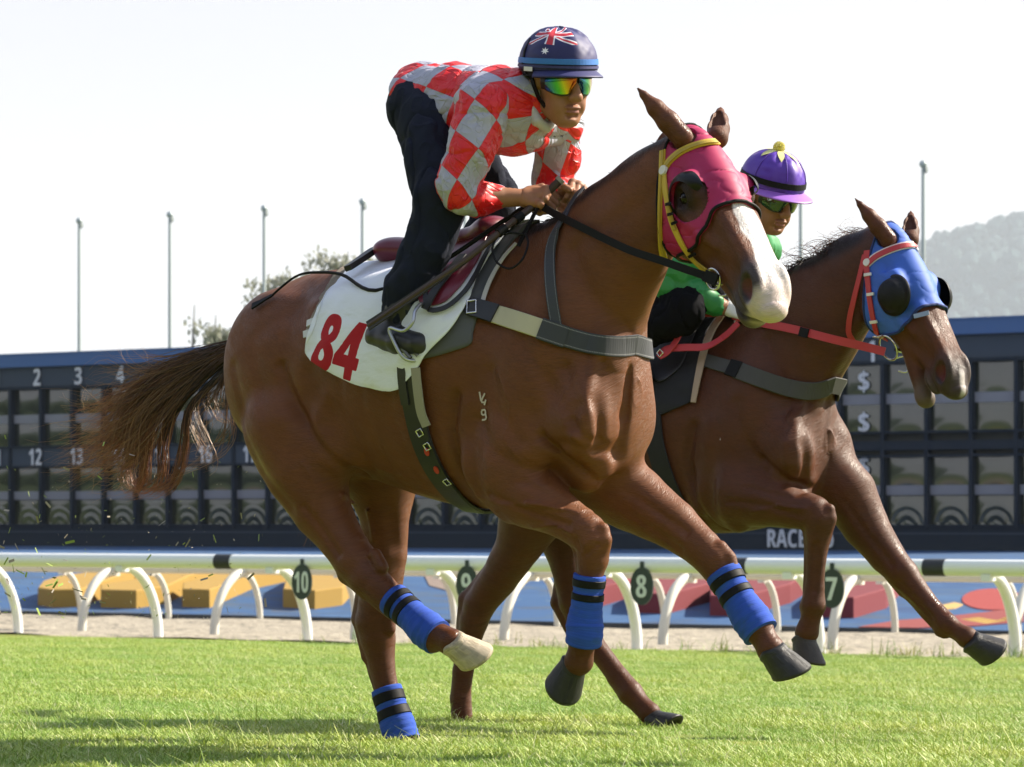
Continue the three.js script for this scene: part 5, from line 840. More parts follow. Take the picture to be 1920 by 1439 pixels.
// ---- tack of the second horse
{
  const H = H2; H.yc = 1.06; rig(H, { head: { size: 1.0 } });
  const bt = dataTex(256, 256, (u, v, i, j) => { const n = 0.92 + 0.06 * fbm(i / 30, j / 30, 3) + 0.03 * (((i + j) % 3) - 1); return [n, n, n]; });
  const blue = phys(0.035, 0.125, 0.56, 0.65, { map: bt, sheen: 0.2, sheenColor: new THREE.Color(0.3, 0.4, 0.8) });
  const hd = hood(H, { rear: [0.66, 0.75, -0.045], front: (b, c) => 0.305 + 0.02 * sst(0.02, -0.09, b) - 0.10 * sst(-0.09, -0.30, b), earR: 0.045, wrinkle: 0.0008, mat: blue, bind: std(0.012, 0.03, 0.14, 0.8), label: 'blue hood with black mesh eye cups on the second horse' });
  const cups = H.fr.place(base('blinker_cups')); tag(cups, 'pair of black mesh domes over the eyes of the blue hood', 'blinkers');
  const meshT = dataTex(256, 256, (u, v, i, j) => { const x = i / 256 - 0.5, y = j / 256 - 0.5, r = Math.hypot(x, y), a = Math.atan2(y, x), q = 0.5 + 0.5 * Math.sin(r * 190) * Math.cos(a * 60) * (r < 0.42 ? 1 : 0); return [q, q, q]; });
  for (const s of [1, -1]) {
    const prof = [[0.074, 0], [0.073, 0.008], [0.068, 0.013], [0.062, 0.014], [0.060, 0.020], [0.054, 0.034], [0.042, 0.047], [0.026, 0.055], [0.010, 0.0585], [0.0, 0.059]].map(([r, h]) => new THREE.Vector2(r, h)), c = new THREE.LatheGeometry(prof, 40); const p = c.attributes.position, uv = c.attributes.uv; for (let i = 0; i < p.count; i++) uv.setXY(i, 0.5 + p.getX(i) / 0.15, 0.5 + p.getZ(i) / 0.15);
    c.rotateX(s * Math.PI / 2).translate(0.218, -0.042, s * 0.100).applyMatrix4(H.hm); mesh('cup', c, phys(0.006, 0.006, 0.007, 0.42, { bumpMap: meshT, bumpScale: 0.0012, specularIntensity: 0.5 }), cups);
  }
  const redL = std(0.45, 0.035, 0.045, 0.55), wht = std(0.7, 0.68, 0.68, 0.6), br = H.fr.place(base('bridle')); tag(br, 'red bridle with white edging and ring bit over the blue hood', 'bridle');
  const sh = (px, w, m, name, off = 0.009, n = 28) => { const L = smoothN(laid(H, px, n, off, true)); if (L.p.length > 3) mesh(name, ribbon(L.p, L.n, w, 0.0035), m, br); };
  const brow = [[1626, 496], [1642, 482], [1666, 470], [1695, 461], [1722, 459]];
  sh(brow, 0.030, wht, 'browband_edge', 0.009); sh(brow, 0.020, redL, 'browband', 0.0125);
  const cheek = [[1626, 470], [1625, 498], [1628, 530], [1632, 566], [1638, 600], [1646, 630], [1656, 650]];
  sh(cheek, 0.024, redL, 'cheekpiece', 0.010); for (const [x, y] of [[1627, 515], [1632, 552], [1638, 604], [1648, 632]]) sh([[x - 6, y + 1], [x + 7, y - 1]], 0.011, wht, 'keeper', 0.0155, 5);
  sh([[1622, 478], [1612, 520], [1602, 560], [1593, 600], [1592, 626], [1600, 640]], 0.020, redL, 'throat_lash');
  { const r = H.hoodHit(1625, 492, 0.015); if (r) { const m = mesh('rosette', new THREE.CylinderGeometry(0.013, 0.015, 0.006, 18), wht, br); m.position.copy(r.p); m.quaternion.setFromUnitVectors(V(0, 1, 0), r.n); } }
  const bit = H.hoodHit(1664, 662, 0.012); H.bit = bit.p.clone();
  { const m = mesh('bit_ring', new THREE.TorusGeometry(0.046, 0.004, 10, 40), steel, br); m.position.copy(bit.p).add(V(-0.004, -0.014, 0.012)); m.quaternion.setFromUnitVectors(V(0, 0, 1), bit.n.clone().lerp(V(0, 0, 1), 0.5).normalize()); }
  mesh('bit_hook', tube([V(0.02, -0.05, 0), V(0.06, -0.045, -0.01), V(0.075, -0.07, -0.02), V(0.055, -0.10, -0.01), V(0.03, -0.095, 0)].map((v) => v.add(bit.p)), 0.0035, 26, 8), steel, br);
  mesh('bit_mouthpiece', tube([bit.p.clone().add(V(0.02, -0.02, 0)), bit.p.clone().add(V(0.03, -0.03, -0.09))], 0.008, 6, 10), steel, br);
  { const h = H.hoodHit(1728, 590, 0.012), m = mesh('hood_label', box(0.055, 0.016, 0.002), std(0.25, 0.33, 0.5, 0.8), hd.top); m.position.copy(h.p); m.quaternion.setFromUnitVectors(V(0, 0, 1), h.n); m.rotateZ(0.25); }
  const rn = H.fr.place(base('reins')); tag(rn, 'red reins running from the ring bit of the second horse back over its neck', 'reins');
  const zb = H.bit.z + 0.01;
  mesh('near_rein', airStrap(H, [[1660, 660, zb], [1620, 650, zb + 0.02], [1560, 636, 0.16], [1490, 618, 0.16], [1420, 604, 0.13], [1375, 592, 0.09]], 60, 0.030, 0.003), redL, rn);
  mesh('rein_grip', airStrap(H, [[1500, 622, 0.17], [1516, 626, 0.17]], 4, 0.034, 0.006), leather, rn);
  const loop = resample([[1385, 606, 0.12], [1360, 630, 0.17], [1325, 650, 0.22], [1285, 652, 0.25], [1248, 656, 0.27], [1236, 668, 0.28], [1250, 662, 0.275], [1268, 640, 0.26], [1284, 610, 0.22], [1310, 592, 0.15], [1345, 588, 0.09]], 60).map(([x, y, z]) => { const h = H.bodyHit(x, y, 0.04, true); return h && h.p.z > z ? V(...H.P(x, y, h.p.z)) : V(...H.P(x, y, z)); });
  mesh('rein_loop', ribbon(loop, loop.map(() => V(-0.2, 0.3, 1).normalize()), 0.028, 0.003), redL, rn);
  { const m = mesh('rein_buckle', new THREE.TorusGeometry(0.014, 0.003, 6, 4), steel, rn); m.position.copy(loop[Math.round(loop.length * 0.5)]).add(V(0, 0, 0.008)); }
  const dk = std(0.012, 0.012, 0.016, 0.85), tan = std(0.36, 0.27, 0.2, 0.9);
  const xs = (px, py) => H.P(px, py, 0)[0];
  const sc = H.fr.place(base('saddle_cloth')); tag(sc, 'black saddle cloth on the second horse with a tan front edge', 'saddle cloth');
  const low = [[1140, 690], [1160, 760], [1225, 782], [1262, 770], [1298, 754], [1306, 710], [1316, 660], [1328, 625], [1345, 602]];
  mesh('near_flap', cloth(H, [xs(1130, 655), xs(1372, 594)], low, 0.016, 0.006, null, 1, 60, 36, 0.004), dk, sc); mesh('far_flap', cloth(H, [xs(1130, 655), xs(1372, 594)], low, 0.016, 0.006, null, -1, 30, 20), dk, sc);
  { const L = smoothN(laid(H, [[1300, 755], [1309, 708], [1320, 660], [1334, 622], [1352, 594]], 24, 0.018)); mesh('front_edge', ribbon(L.p, L.n, (t) => 0.02 + 0.022 * t, 0.004), tan, sc); }
  const sd = H.fr.place(base('saddle')); tag(sd, 'small black saddle on the second horse under the green-sleeved jockey', 'saddle');
  { const f = new Field(), q = (x, y, z, r) => [...H.P(x, y, z), r / H.U]; f.chain([q(1165, 636, 0, 18), q(1215, 628, 0, 20), q(1275, 606, 0, 20), q(1325, 588, 0, 20)], 0.03, 1.7); mesh('seat', f.mesh(0.008), dk, sd); }
  for (const s of [1, -1]) mesh('flap', cloth(H, [xs(1200, 640), xs(1325, 605)], [[1215, 690], [1240, 722], [1275, 700], [1300, 650]], 0.028, 0.006, null, s, 24, 20, 0.001), std(0.018, 0.018, 0.022, 0.5), sd);
  { let L = smoothN(laid(H, [[1222, 780], [1230, 840], [1262, 930], [1310, 1000]], 40, 0.009)); L = smoothN(mirrored(L), 6); mesh('girth', ribbon(L.p, L.n, 0.075, 0.006), dk, sd); }
  const bp = H.fr.place(base('breastplate')); tag(bp, 'dark grey breastplate band across the second horse chest', 'breastplate');
  const web = std(0.055, 0.055, 0.055, 0.8), part = (px, w, m, name, off) => { const L = smoothN(laid(H, px, 26, off), 5); mesh(name, ribbon(L.p, L.n, w, 0.005), m, bp); };
  part([[1268, 660], [1310, 672], [1350, 684], [1388, 694]], 0.052, web, 'side_strap', 0.010); part([[1366, 688], [1386, 694]], 0.064, leather, 'joining_patch', 0.014);
  { let L = laid(H, [[1382, 694], [1430, 712], [1480, 728], [1520, 734], [1545, 730], [1560, 722]], 36, 0.010); L = smoothN({ p: L.p.filter((p) => p.z > 0.004), n: L.n.filter((p, i) => L.p[i].z > 0.004) }, 6); L = smoothN(mirrored(L), 6); mesh('chest_strap', ribbon(L.p, L.n, 0.064, 0.005), web, bp); }
  const wh = std(0.38, 0.33, 0.32, 0.8); for (const px of [[[1332, 816], [1336, 836]], [[1349, 812], [1351, 826]], [[1342, 842], [1345, 862], [1339, 864]], [[1345, 862], [1347, 860]]]) { const L = laid(H, px, 8, 0.0015); if (L.p.length > 2) mesh('brand_mark', ribbon(L.p, L.n, 0.004, 0.001), wh, H.g); }
}
// ---- hair: tails and manes
function locks(guides, toP, n, spread, len, r0, colA, colB, wild = 1) {    // hair as fine tapered strands following guide curves
  const pos = [], idx = [], col = [], nor = [];
  for (let s = 0; s < n; s++) {
    const gsel = guides[Math.floor(rnd() * guides.length)], ox = rr(-1, 1), oy = rr(-1, 1), oz = rr(-1, 1), L = rr(len[0], len[1]), c = new THREE.CatmullRomCurve3(gsel.map(([x, y, z]) => V(x, y, z || 0)), false, 'centripetal'), N = 13, fl = rnd() * 9, w = r0 * rr(0.5, 1.3), tone = rr(-0.3, 0.3), o = pos.length / 3, pts = [];
    for (let i = 0; i <= N; i++) { const t = i / N * L, p = c.getPoint(Math.min(1, t)), k = spread[0] + (spread[1] - spread[0]) * Math.pow(t, 1.3); pts.push(toP(p.x + ox * k + wild * 11 * t * Math.sin(t * 8 + fl), p.y + oy * k * 0.8 + wild * 11 * t * Math.cos(t * 7 + fl * 1.7), p.z + (oz * k * 0.9) / 520)); }
    for (let i = 0; i <= N; i++) { const tg = pts[Math.min(N, i + 1)].clone().sub(pts[Math.max(0, i - 1)]).normalize(), a = V(0.2, 0.4, 1).cross(tg).normalize(), b = tg.clone().cross(a), rad = w * (1 - 0.85 * Math.pow(i / N, 1.4)); for (let j = 0; j < 3; j++) { const q = j * 2.094, nx = a.clone().multiplyScalar(Math.cos(q)).addScaledVector(b, Math.sin(q)), p = pts[i].clone().addScaledVector(nx, rad); pos.push(p.x, p.y, p.z); nor.push(nx.x, nx.y, nx.z); const m = clamp(i / N * L * 1.35 - 0.30 + tone); for (let e = 0; e < 3; e++) col.push(mix(colA[e], colB[e], m)); } }
    for (let i = 0; i < N; i++) for (let j = 0; j < 3; j++) { const a = o + i * 3 + j, b = o + i * 3 + (j + 1) % 3; idx.push(a, b, a + 3, b, b + 3, a + 3); }
  }
  return geo(pos, idx, null, col, nor);
}
{
  const hm = phys(1, 1, 1, 0.42, { vertexColors: true, transmission: 0.12, thickness: 0, specularIntensity: 0.8 });
  seed(64);
  const H = H1, toP = (x, y, z) => V(...H.P(x, y, z)), z0 = -0.02;
  const main = [[[462, 636], [400, 662], [330, 702], [270, 752], [228, 798], [170, 820], [108, 838]], [[462, 640], [395, 670], [320, 716], [262, 765], [230, 806], [180, 846], [110, 872]], [[462, 640], [400, 672], [330, 722], [275, 775], [240, 830], [200, 862], [135, 880]], [[460, 638], [390, 664], [310, 700], [240, 745], [190, 770], [140, 790]], [[462, 642], [398, 680], [335, 735], [290, 790], [256, 850], [215, 870], [150, 862]]].map((q) => q.map(([x, y]) => [x, y, z0]));
  const low = [[[455, 648], [370, 725], [325, 775], [306, 838], [302, 900], [270, 922], [236, 925]], [[455, 648], [345, 735], [295, 780], [276, 840], [270, 890], [248, 922], [228, 922]], [[458, 652], [385, 730], [354, 772], [345, 850], [324, 905], [290, 925], [262, 918]], [[452, 650], [360, 720], [300, 770], [258, 830], [235, 890], [255, 920]]].map((q) => q.map(([x, y]) => [x, y, z0]));
  const wisp = [[[455, 640], [382, 661], [302, 684], [262, 668], [222, 636]], [[455, 640], [370, 672], [290, 700], [215, 700], [170, 690], [148, 730]], [[455, 645], [330, 705], [240, 745], [175, 760], [150, 738]], [[450, 655], [412, 735], [405, 772], [418, 776]], [[452, 655], [428, 740], [432, 815], [400, 856], [330, 874], [270, 880]], [[450, 655], [400, 730], [372, 770], [380, 830], [366, 870]], [[455, 640], [370, 668], [270, 720], [200, 790], [120, 800]], [[455, 640], [350, 690], [250, 760], [180, 850], [140, 905]]].map((q) => q.map(([x, y]) => [x, y, z0]));
  const dk = [0.016, 0.009, 0.007], br = [0.36, 0.135, 0.055], gd = [0.5, 0.27, 0.12];
  const tl = [locks(main, toP, 700, [6, 30], [0.6, 1], 0.0018, dk, br, 1.6), locks(low, toP, 210, [4, 10], [0.75, 1], 0.0019, dk, br, 1.0), locks(wisp, toP, 190, [3, 16], [0.7, 1], 0.0013, [0.05, 0.02, 0.012], gd, 2.2), locks(main, toP, 260, [8, 56], [0.8, 1], 0.0012, [0.06, 0.025, 0.015], gd, 3)];
  mesh('tail', merged(tl), hm, H.g);
  const near = [[[458, 640], [420, 660], [380, 690], [350, 715]]].map((q) => q.map(([x, y]) => [x, y, z0])), dock = locks(near, toP, 160, [9, 16], [0.6, 1], 0.003, [0.10, 0.035, 0.016], dk, 0.4); mesh('dock_hair', dock, hm, H.g);
  // front horse's short dark mane along the crest; second horse's long one, blown back
  const crest = (H, pts) => { const c = new THREE.CatmullRomCurve3(pts.map(([x, y]) => V(x, y, 0)), false, 'centripetal'); return (t) => c.getPoint(t); };
  const c1 = crest(H1, [[1012, 424], [1062, 398], [1132, 344], [1200, 292], [1245, 262], [1262, 254]]), m1 = [];
  for (let i = 0; i < 26; i++) { const p = c1(i / 25.5), q = c1(Math.max(0, i / 25.5 - 0.06)); m1.push([[p.x + 4, p.y + 6, 0.005], [mix(p.x, q.x, 0.7), mix(p.y, q.y, 0.7) + 2, rr(-0.02, 0.03)], [q.x - 6, q.y + rr(0, 14), rr(-0.03, 0.045)]]); }
  mesh('mane', locks(m1, (x, y, z) => V(...H1.P(x, y, z)), 900, [5, 9], [0.7, 1], 0.0022, [0.012, 0.007, 0.005], [0.045, 0.02, 0.012], 0.3), hm, H1.g);
  const c2 = crest(H2, [[1412, 585], [1455, 545], [1500, 512], [1550, 482], [1590, 462], [1635, 450]]), m2 = [], m3 = [];
  for (let i = 0; i < 30; i++) { const t = i / 29, p = c2(t), b = rr(0.3, 1); m2.push([[p.x + 6, p.y + 12, 0.01], [p.x - 12 * b, p.y - 6 * b, rr(-0.02, 0.04)], [p.x - 34 * b, p.y - 6 * b + 10, rr(-0.04, 0.07)], [p.x - 52 * b, p.y + 12, rr(-0.05, 0.09)]]); if (i % 2) m3.push([[p.x, p.y + 4, 0], [p.x - 14, p.y - 16, 0], [p.x - 44, p.y - 22 * b, rr(-0.04, 0.04)], [p.x - 80 * b, p.y - 10 - 26 * rnd(), rr(-0.05, 0.05)]]); }
  mesh('mane', merged([locks(m2, (x, y, z) => V(...H2.P(x, y, z)), 1000, [4, 12], [0.6, 1], 0.0023, [0.016, 0.007, 0.005], [0.09, 0.03, 0.014], 0.8), locks(m3, (x, y, z) => V(...H2.P(x, y, z)), 130, [3, 10], [0.6, 1], 0.0014, [0.05, 0.018, 0.010], [0.30, 0.10, 0.045], 1.6)]), hm, H2.g);
  // the second horse's tail end, showing behind the front horse's thigh
  const t2 = [[[985, 690], [860, 720], [740, 800], [650, 880], [600, 950], [588, 985]], [[985, 690], [860, 740], [740, 830], [650, 920], [605, 975], [596, 1012]]].map((q) => q.map(([x, y]) => [x, y, 0]));
  mesh('tail', locks(t2, (x, y, z) => V(...H2.P(x, y, z)), 240, [6, 16], [0.75, 1], 0.002, dk, [0.30, 0.12, 0.06], 1.5), hm, H2.g);
}

// ---------------------------------------------------------------- riders
function handGeo(o, f, u, side, curl, cell = 0.003, thumbCurl = 0.5) {   // o wrist, f towards the knuckles, u out of the back of the hand, t towards the thumb
  const F_ = V(...f).normalize(), U_ = V(...u).addScaledVector(F_, -V(...u).dot(F_)).normalize(), T_ = F_.clone().cross(U_).multiplyScalar(side), h = new Field();
  const at = (a, b, c) => [o[0] + F_.x * a + U_.x * b + T_.x * c, o[1] + F_.y * a + U_.y * b + T_.y * c, o[2] + F_.z * a + U_.z * b + T_.z * c];
  h.cone(at(-0.03, 0, 0), at(0.012, 0, 0), 0.025, 0.025, 0.02);
  h.cone(at(0.02, 0, 0.016), at(0.078, 0.002, 0.026), 0.017, 0.013, 0.014); h.cone(at(0.02, 0, 0), at(0.082, 0.004, 0.006), 0.018, 0.013, 0.014); h.cone(at(0.02, -0.001, -0.014), at(0.072, 0.001, -0.026), 0.016, 0.012, 0.014);
  h.ell(at(0.03, -0.012, 0.022), [0.03, 0.016, 0.016], 0.014, 'u', F_.toArray());
  const L = [[0.043, 0.026, 0.02], [0.047, 0.029, 0.022], [0.043, 0.027, 0.021], [0.034, 0.021, 0.018]];
  for (let i = 0; i < 4; i++) {
    let p = [0.082 - (i === 3 ? 0.012 : i === 0 ? 0.004 : 0), 0.002, 0.030 - i * 0.0195], a = 0; const r = [0.0098, 0.0102, 0.0096, 0.0084][i];
    for (let k = 0; k < 3; k++) { a += curl[k] * (1 + 0.08 * (i - 1)); const q = [p[0] + Math.cos(a) * L[i][k], p[1] - Math.sin(a) * L[i][k], p[2] - 0.001]; h.cone(at(...p), at(...q), r * (1 - k * 0.08), r * (0.94 - k * 0.08), 0.005); if (k === 0) h.ell(at(p[0], p[1] + 0.003, p[2]), [0.0105, 0.0105, 0.0105], 0.008); p = q; }
  }
  const t0 = at(0.022, -0.006, 0.032), t1 = at(0.055, -0.014, 0.050), t2 = at(0.082, -0.026 - 0.01 * thumbCurl, 0.046), t3 = at(0.104, -0.040 - 0.014 * thumbCurl, 0.034);
  h.cone(t0, t1, 0.014, 0.0115, 0.012); h.cone(t1, t2, 0.0115, 0.0105, 0.006); h.cone(t2, t3, 0.0105, 0.0085, 0.005);
  return h.mesh(cell, { color: (x, y, z) => { const m = n3(x * 90, y * 90, z * 90); return skinAt(0.1 * m); }, reach: 0.02 });
}
let skinBase = [0.34, 0.165, 0.095];
const skinAt = (m) => skinBase.map((v) => v * (1 + m));
function faceField() {                                    // x forward, y up, z to the near side; origin between the eyes' level and the skull's middle
  const h = new Field();
  h.ell([0.0, 0.035, 0], [0.098, 0.100, 0.077], 0.02); h.ell([0.036, -0.04, 0], [0.056, 0.082, 0.060], 0.03);
  h.ell([0.070, -0.112, 0], [0.020, 0.018, 0.024], 0.03);
  for (const s of [1, -1]) {
    h.cone([-0.012, -0.062, 0.054 * s], [0.055, -0.112, 0.020 * s], 0.018, 0.016, 0.03);
    h.ell([0.062, -0.022, 0.045 * s], [0.026, 0.020, 0.022], 0.025); h.cone([0.088, 0.026, 0.014 * s], [0.070, 0.028, 0.048 * s], 0.010, 0.009, 0.018);
    h.ell([0.082, 0.002, 0.032 * s], [0.022, 0.014, 0.018], 0.015, 's'); h.ell([0.076, 0.002, 0.031 * s], [0.013, 0.013, 0.013], 0.006);
    h.ell([0.106, -0.047, 0.013 * s], [0.011, 0.009, 0.009], 0.010); h.ell([0.104, -0.056, 0.010 * s], [0.006, 0.004, 0.004], 0.004, 's');
    h.ell([0.060, -0.072, 0.040 * s], [0.022, 0.018, 0.012], 0.03);
    h.ell([-0.010, -0.012, 0.079 * s], [0.020, 0.033, 0.010], 0.008, 'u', [0.2, 1, 0.1 * s].map((v, i) => (i === 0 ? 1 : i === 1 ? -0.2 : 0.35 * -s))); h.ell([-0.003, -0.010, 0.088 * s], [0.011, 0.019, 0.006], 0.006, 's'); h.ell([-0.005, -0.042, 0.074 * s], [0.009, 0.010, 0.006], 0.006);
  }
  h.cone([0.092, 0.018, 0], [0.116, -0.040, 0], 0.010, 0.013, 0.018); h.ell([0.115, -0.044, 0], [0.012, 0.011, 0.012], 0.010);
  h.ell([0.0945, -0.075, 0], [0.012, 0.0075, 0.025], 0.008); h.ell([0.092, -0.089, 0], [0.012, 0.008, 0.021], 0.008); h.cone([0.106, -0.082, 0.018], [0.106, -0.082, -0.018], 0.0022, 0.0022, 0.004, 1, 's');
  h.cone([0.088, -0.098, 0.010], [0.088, -0.098, -0.010], 0.006, 0.006, 0.012, 1, 's');
  
  return h;
}
const faceColor = (x, y, z) => {
  const m = 0.10 * fbm(x * 40, y * 40, z * 40) + 0.05 * n3(x * 160, y * 160, z * 160); let q = skinAt(m);
  const lip = sst(0.010, 0.005, Math.abs(y + 0.082) * 0.8) * sst(0.09, 0.096, x) * sst(0.027, 0.02, Math.abs(z)); q = q.map((v, i) => mix(v, [0.26, 0.10, 0.085][i], lip * 0.8));
  const brow = sst(0.006, 0.003, Math.abs(y - 0.031 + 0.12 * (Math.abs(z) - 0.03))) * sst(0.055, 0.048, Math.abs(z)) * sst(0.010, 0.016, Math.abs(z)) * sst(0.06, 0.07, x); q = q.map((v, i) => mix(v, [0.02, 0.015, 0.012][i], brow));
  const hair = sst(-0.004, -0.012, x + 0.3 * (y < 0 ? 0.02 : 0)) * sst(-0.03, -0.015, y) + sst(-0.06, -0.07, x) * sst(-0.07, -0.05, y); q = q.map((v, i) => mix(v, [0.015, 0.012, 0.010][i], clamp(hair) * (Math.abs(z) < 0.080 ? 1 : 0)));
  return q;
};
const skinM = phys(1, 1, 1, 0.5, { vertexColors: true, specularIntensity: 0.6, sheen: 0.1 });
const boneUV = (A, B, cu, cv, ref) => { const a = V(...A), d = V(...B).sub(a), L = d.length(); d.normalize(); const r = V(...ref).addScaledVector(d, -V(...ref).dot(d)).normalize(), s = d.clone().cross(r); return (x, y, z) => { const p = V(x, y, z).sub(a), t = p.dot(d) * cu, v = Math.atan2(p.dot(s), p.dot(r)) / (2 * Math.PI) * cv; return [t * 0.95 + v * 0.32, v * 0.95 - t * 0.32]; }; };
function buildRider(H, c) {
  const { P, U, fr } = H, g = fr.place(base('person')); tag(g, c.label, 'person');
  skinBase = c.skin;
  const q = ([x, y, z, r]) => [...P(x, y, z), fr.px(x, y, z, r)], ch = (f, l, k, flat) => f.chain(l.map(q), k, flat);
  const fold = (amp, fx, fy, fz, s) => (x, y, z) => amp * (n3(x * fx + s, y * fy, z * fz) + 0.55 * n3(x * fx * 2.3, y * fy * 2.3 + s, z * fz * 2.3) + 0.9 * Math.pow(1 - Math.abs(n3(x * fx * 1.25 + 9 + 0.5 * n3(x * 6, y * 6, z * 6), y * fy * 1.1, z * fz * 1.1 + s)), 5) - 0.35 * Math.pow(1 - Math.abs(n3(x * fx * 2.6 + 3, y * fy * 2.2, z * fz * 2.4 + s)), 4));
  // clothes
  const torso = new Field(); ch(torso, c.torso, 0.06, c.flat ?? 1.2); ch(torso, c.shoulders, 0.07);
  const hem = P(...c.hem[0]), hn = V(...P(...c.hem[1])).sub(V(...hem)).normalize(), cut = (x, y, z) => -((x - hem[0]) * hn.x + (y - hem[1]) * hn.y + (z - hem[2]) * hn.z);
  const col = P(...c.collar[0]), cn = V(...P(...c.collar[1])).sub(V(...col)).normalize(), cutN = (x, y, z) => (x - col[0]) * cn.x + (y - col[1]) * cn.y + (z - col[2]) * cn.z;
  const fT = fold(0.008, 9, 13, 8, 3), fS = fold(0.0068, 13, 15, 12, 7), fP = fold(0.010, 15, 9, 13, 1);
  const tA = P(...c.torso[0].slice(0, 3)), tB = P(...c.torso[c.torso.length - 1].slice(0, 3));
  const jersey = mesh('jersey', torso.mesh(0.0055, { wrap: (d, x, y, z) => Math.max(d + (Math.abs(d) < 0.04 ? fT(x, y, z) : 0), cut(x, y, z), -(d + 0.02)), uv: boneUV(tA, tB, c.tu, c.tv, c.tref) }), c.cloth, g);
  for (const s of c.sleeves) { const f = new Field(); ch(f, s, 0.035); const a = P(...s[0].slice(0, 3)), e = P(...s[2].slice(0, 3)), w = q(s[s.length - 1]); mesh('sleeve', f.mesh(0.005, { wrap: (d, x, y, z) => (Math.abs(d) < 0.04 ? d + fS(x, y, z) : d), uv: boneUV(a, e, c.su, c.sv, c.sref) }), c.sleeveM ?? c.cloth, jersey); }
  { const f = new Field(); ch(f, c.collarRoll, 0.02); mesh('collar', f.mesh(0.004), c.collarM, jersey); }
  const legs = new Field(); legs.ell(P(...c.pelvis), c.pelvisR, 0.05); for (const l of c.legs) ch(legs, l, 0.05);
  mesh('trousers', legs.mesh(0.0065, { wrap: (d, x, y, z) => (Math.abs(d) < 0.04 ? d + fP(x, y, z) : d), uv: (x, y, z) => [x * 3 + z * 2, y * 3] }), c.trouserM, g);
  for (const b of c.boots) {
    const f = new Field(); ch(f, b.leg, 0.02); ch(f, b.foot, 0.02, 1.25); const heel = q(b.heel), sole = P(...b.sole);
    f.ell(heel.slice(0, 3), [0.035, 0.03, 0.034], 0.015);
    mesh('boot', f.mesh(0.0045, { wrap: (d, x, y, z) => smax(d + (Math.abs(d) < 0.03 ? 0.0015 * n3(x * 40, y * 30, z * 40) : 0), sole[1] - y, 0.006) }), c.bootM, g);
  }
  // the figure itself, one surface: trunk, limbs, forearms; head and hands on finer grids
  const body = new Field(); ch(body, c.torso.slice(1).map(([x, y, z, r]) => [x, y, z, r * 0.66]), 0.05, 1.15); ch(body, c.shoulders.map(([x, y, z, r]) => [x, y, z, r * 0.7]), 0.05); for (const s of c.sleeves) ch(body, s.map(([x, y, z, r]) => [x, y, z, r * 0.66]), 0.03); for (const l of c.legs) ch(body, l.map(([x, y, z, r]) => [x, y, z, r * 0.7]), 0.04); for (const a of c.arms) ch(body, a, 0.02);
  const hm = new THREE.Matrix4(), hp = V(...P(...c.head.at)), a = V(Math.cos(c.head.pitch) * Math.cos(c.head.turn), -Math.sin(c.head.pitch), Math.cos(c.head.pitch) * Math.sin(c.head.turn)), zz = V(-Math.sin(c.head.turn), 0, Math.cos(c.head.turn)), roll = c.head.roll || 0, up0 = zz.clone().cross(a), up = up0.clone().multiplyScalar(Math.cos(roll)).addScaledVector(zz, Math.sin(roll)), z2 = a.clone().cross(up);
  hm.makeBasis(a, up, z2).setPosition(hp).scale(V(c.head.size, c.head.size, c.head.size));
  const ff = faceField(), neckEnd = V(...P(...c.collar[0])).applyMatrix4(hm.clone().invert()); ff.cone([-0.035, -0.06, 0], neckEnd.toArray(), 0.056, 0.05, 0.03);
  const headG = ff.mesh(0.0034, { color: faceColor }).applyMatrix4(hm);
  const parts = [body.mesh(0.011, { color: (x, y, z) => skinAt(0.08 * n3(x * 30, y * 30, z * 30)) }), headG];
  for (const h of c.hands) { const hgm = handGeo(P(...h.at), h.f, h.u, h.side, h.curl); if (c.gloveM) mesh('glove', hgm, c.gloveM, g); else parts.push(hgm); }
  mesh('body', merged(parts), skinM, g);
  // helmet: cloth-covered dome, peak, band, harness; goggles
  const hg = new THREE.Group(); hg.name = 'helmet'; hg.applyMatrix4(hm); g.add(hg);
  const dome = (r, y0, el0, nA = 72, nE = 30, seam = 0) => { const pos = [], idx = [], uv = []; for (let j = 0; j <= nE; j++) for (let i = 0; i <= nA; i++) { const az = i / nA * 2 * Math.PI - Math.PI, el = mix(el0, Math.PI / 2, j / nE), ce = Math.pow(Math.cos(el), 0.86), se = Math.sin(el), sq = 1 + seam * (0.0022 * Math.cos(az * 6) + 0.0016 * n3(az * 5, el * 7, 3)) / 0.11; pos.push(-0.004 + r[0] * ce * Math.cos(az) * sq, y0 + r[1] * se * sq, r[2] * ce * Math.sin(az) * sq); uv.push((az + Math.PI) / (2 * Math.PI), (el - el0) / (Math.PI / 2 - el0)); } for (let j = 0; j < nE; j++) for (let i = 0; i < nA; i++) { const k = j * (nA + 1) + i, l = k + nA + 1; idx.push(k, l, k + 1, k + 1, l, l + 1); } return geo(pos, idx, uv); };
  const R = c.helmet.r, Y = c.helmet.y;
  mesh('shell', dome(R, Y, -0.12, 96, 34, 1), c.helmet.mat, hg);
  mesh('lining', dome([R[0] - 0.006, R[1] - 0.006, R[2] - 0.006], Y - 0.012, -0.2, 48, 12), leather, hg);
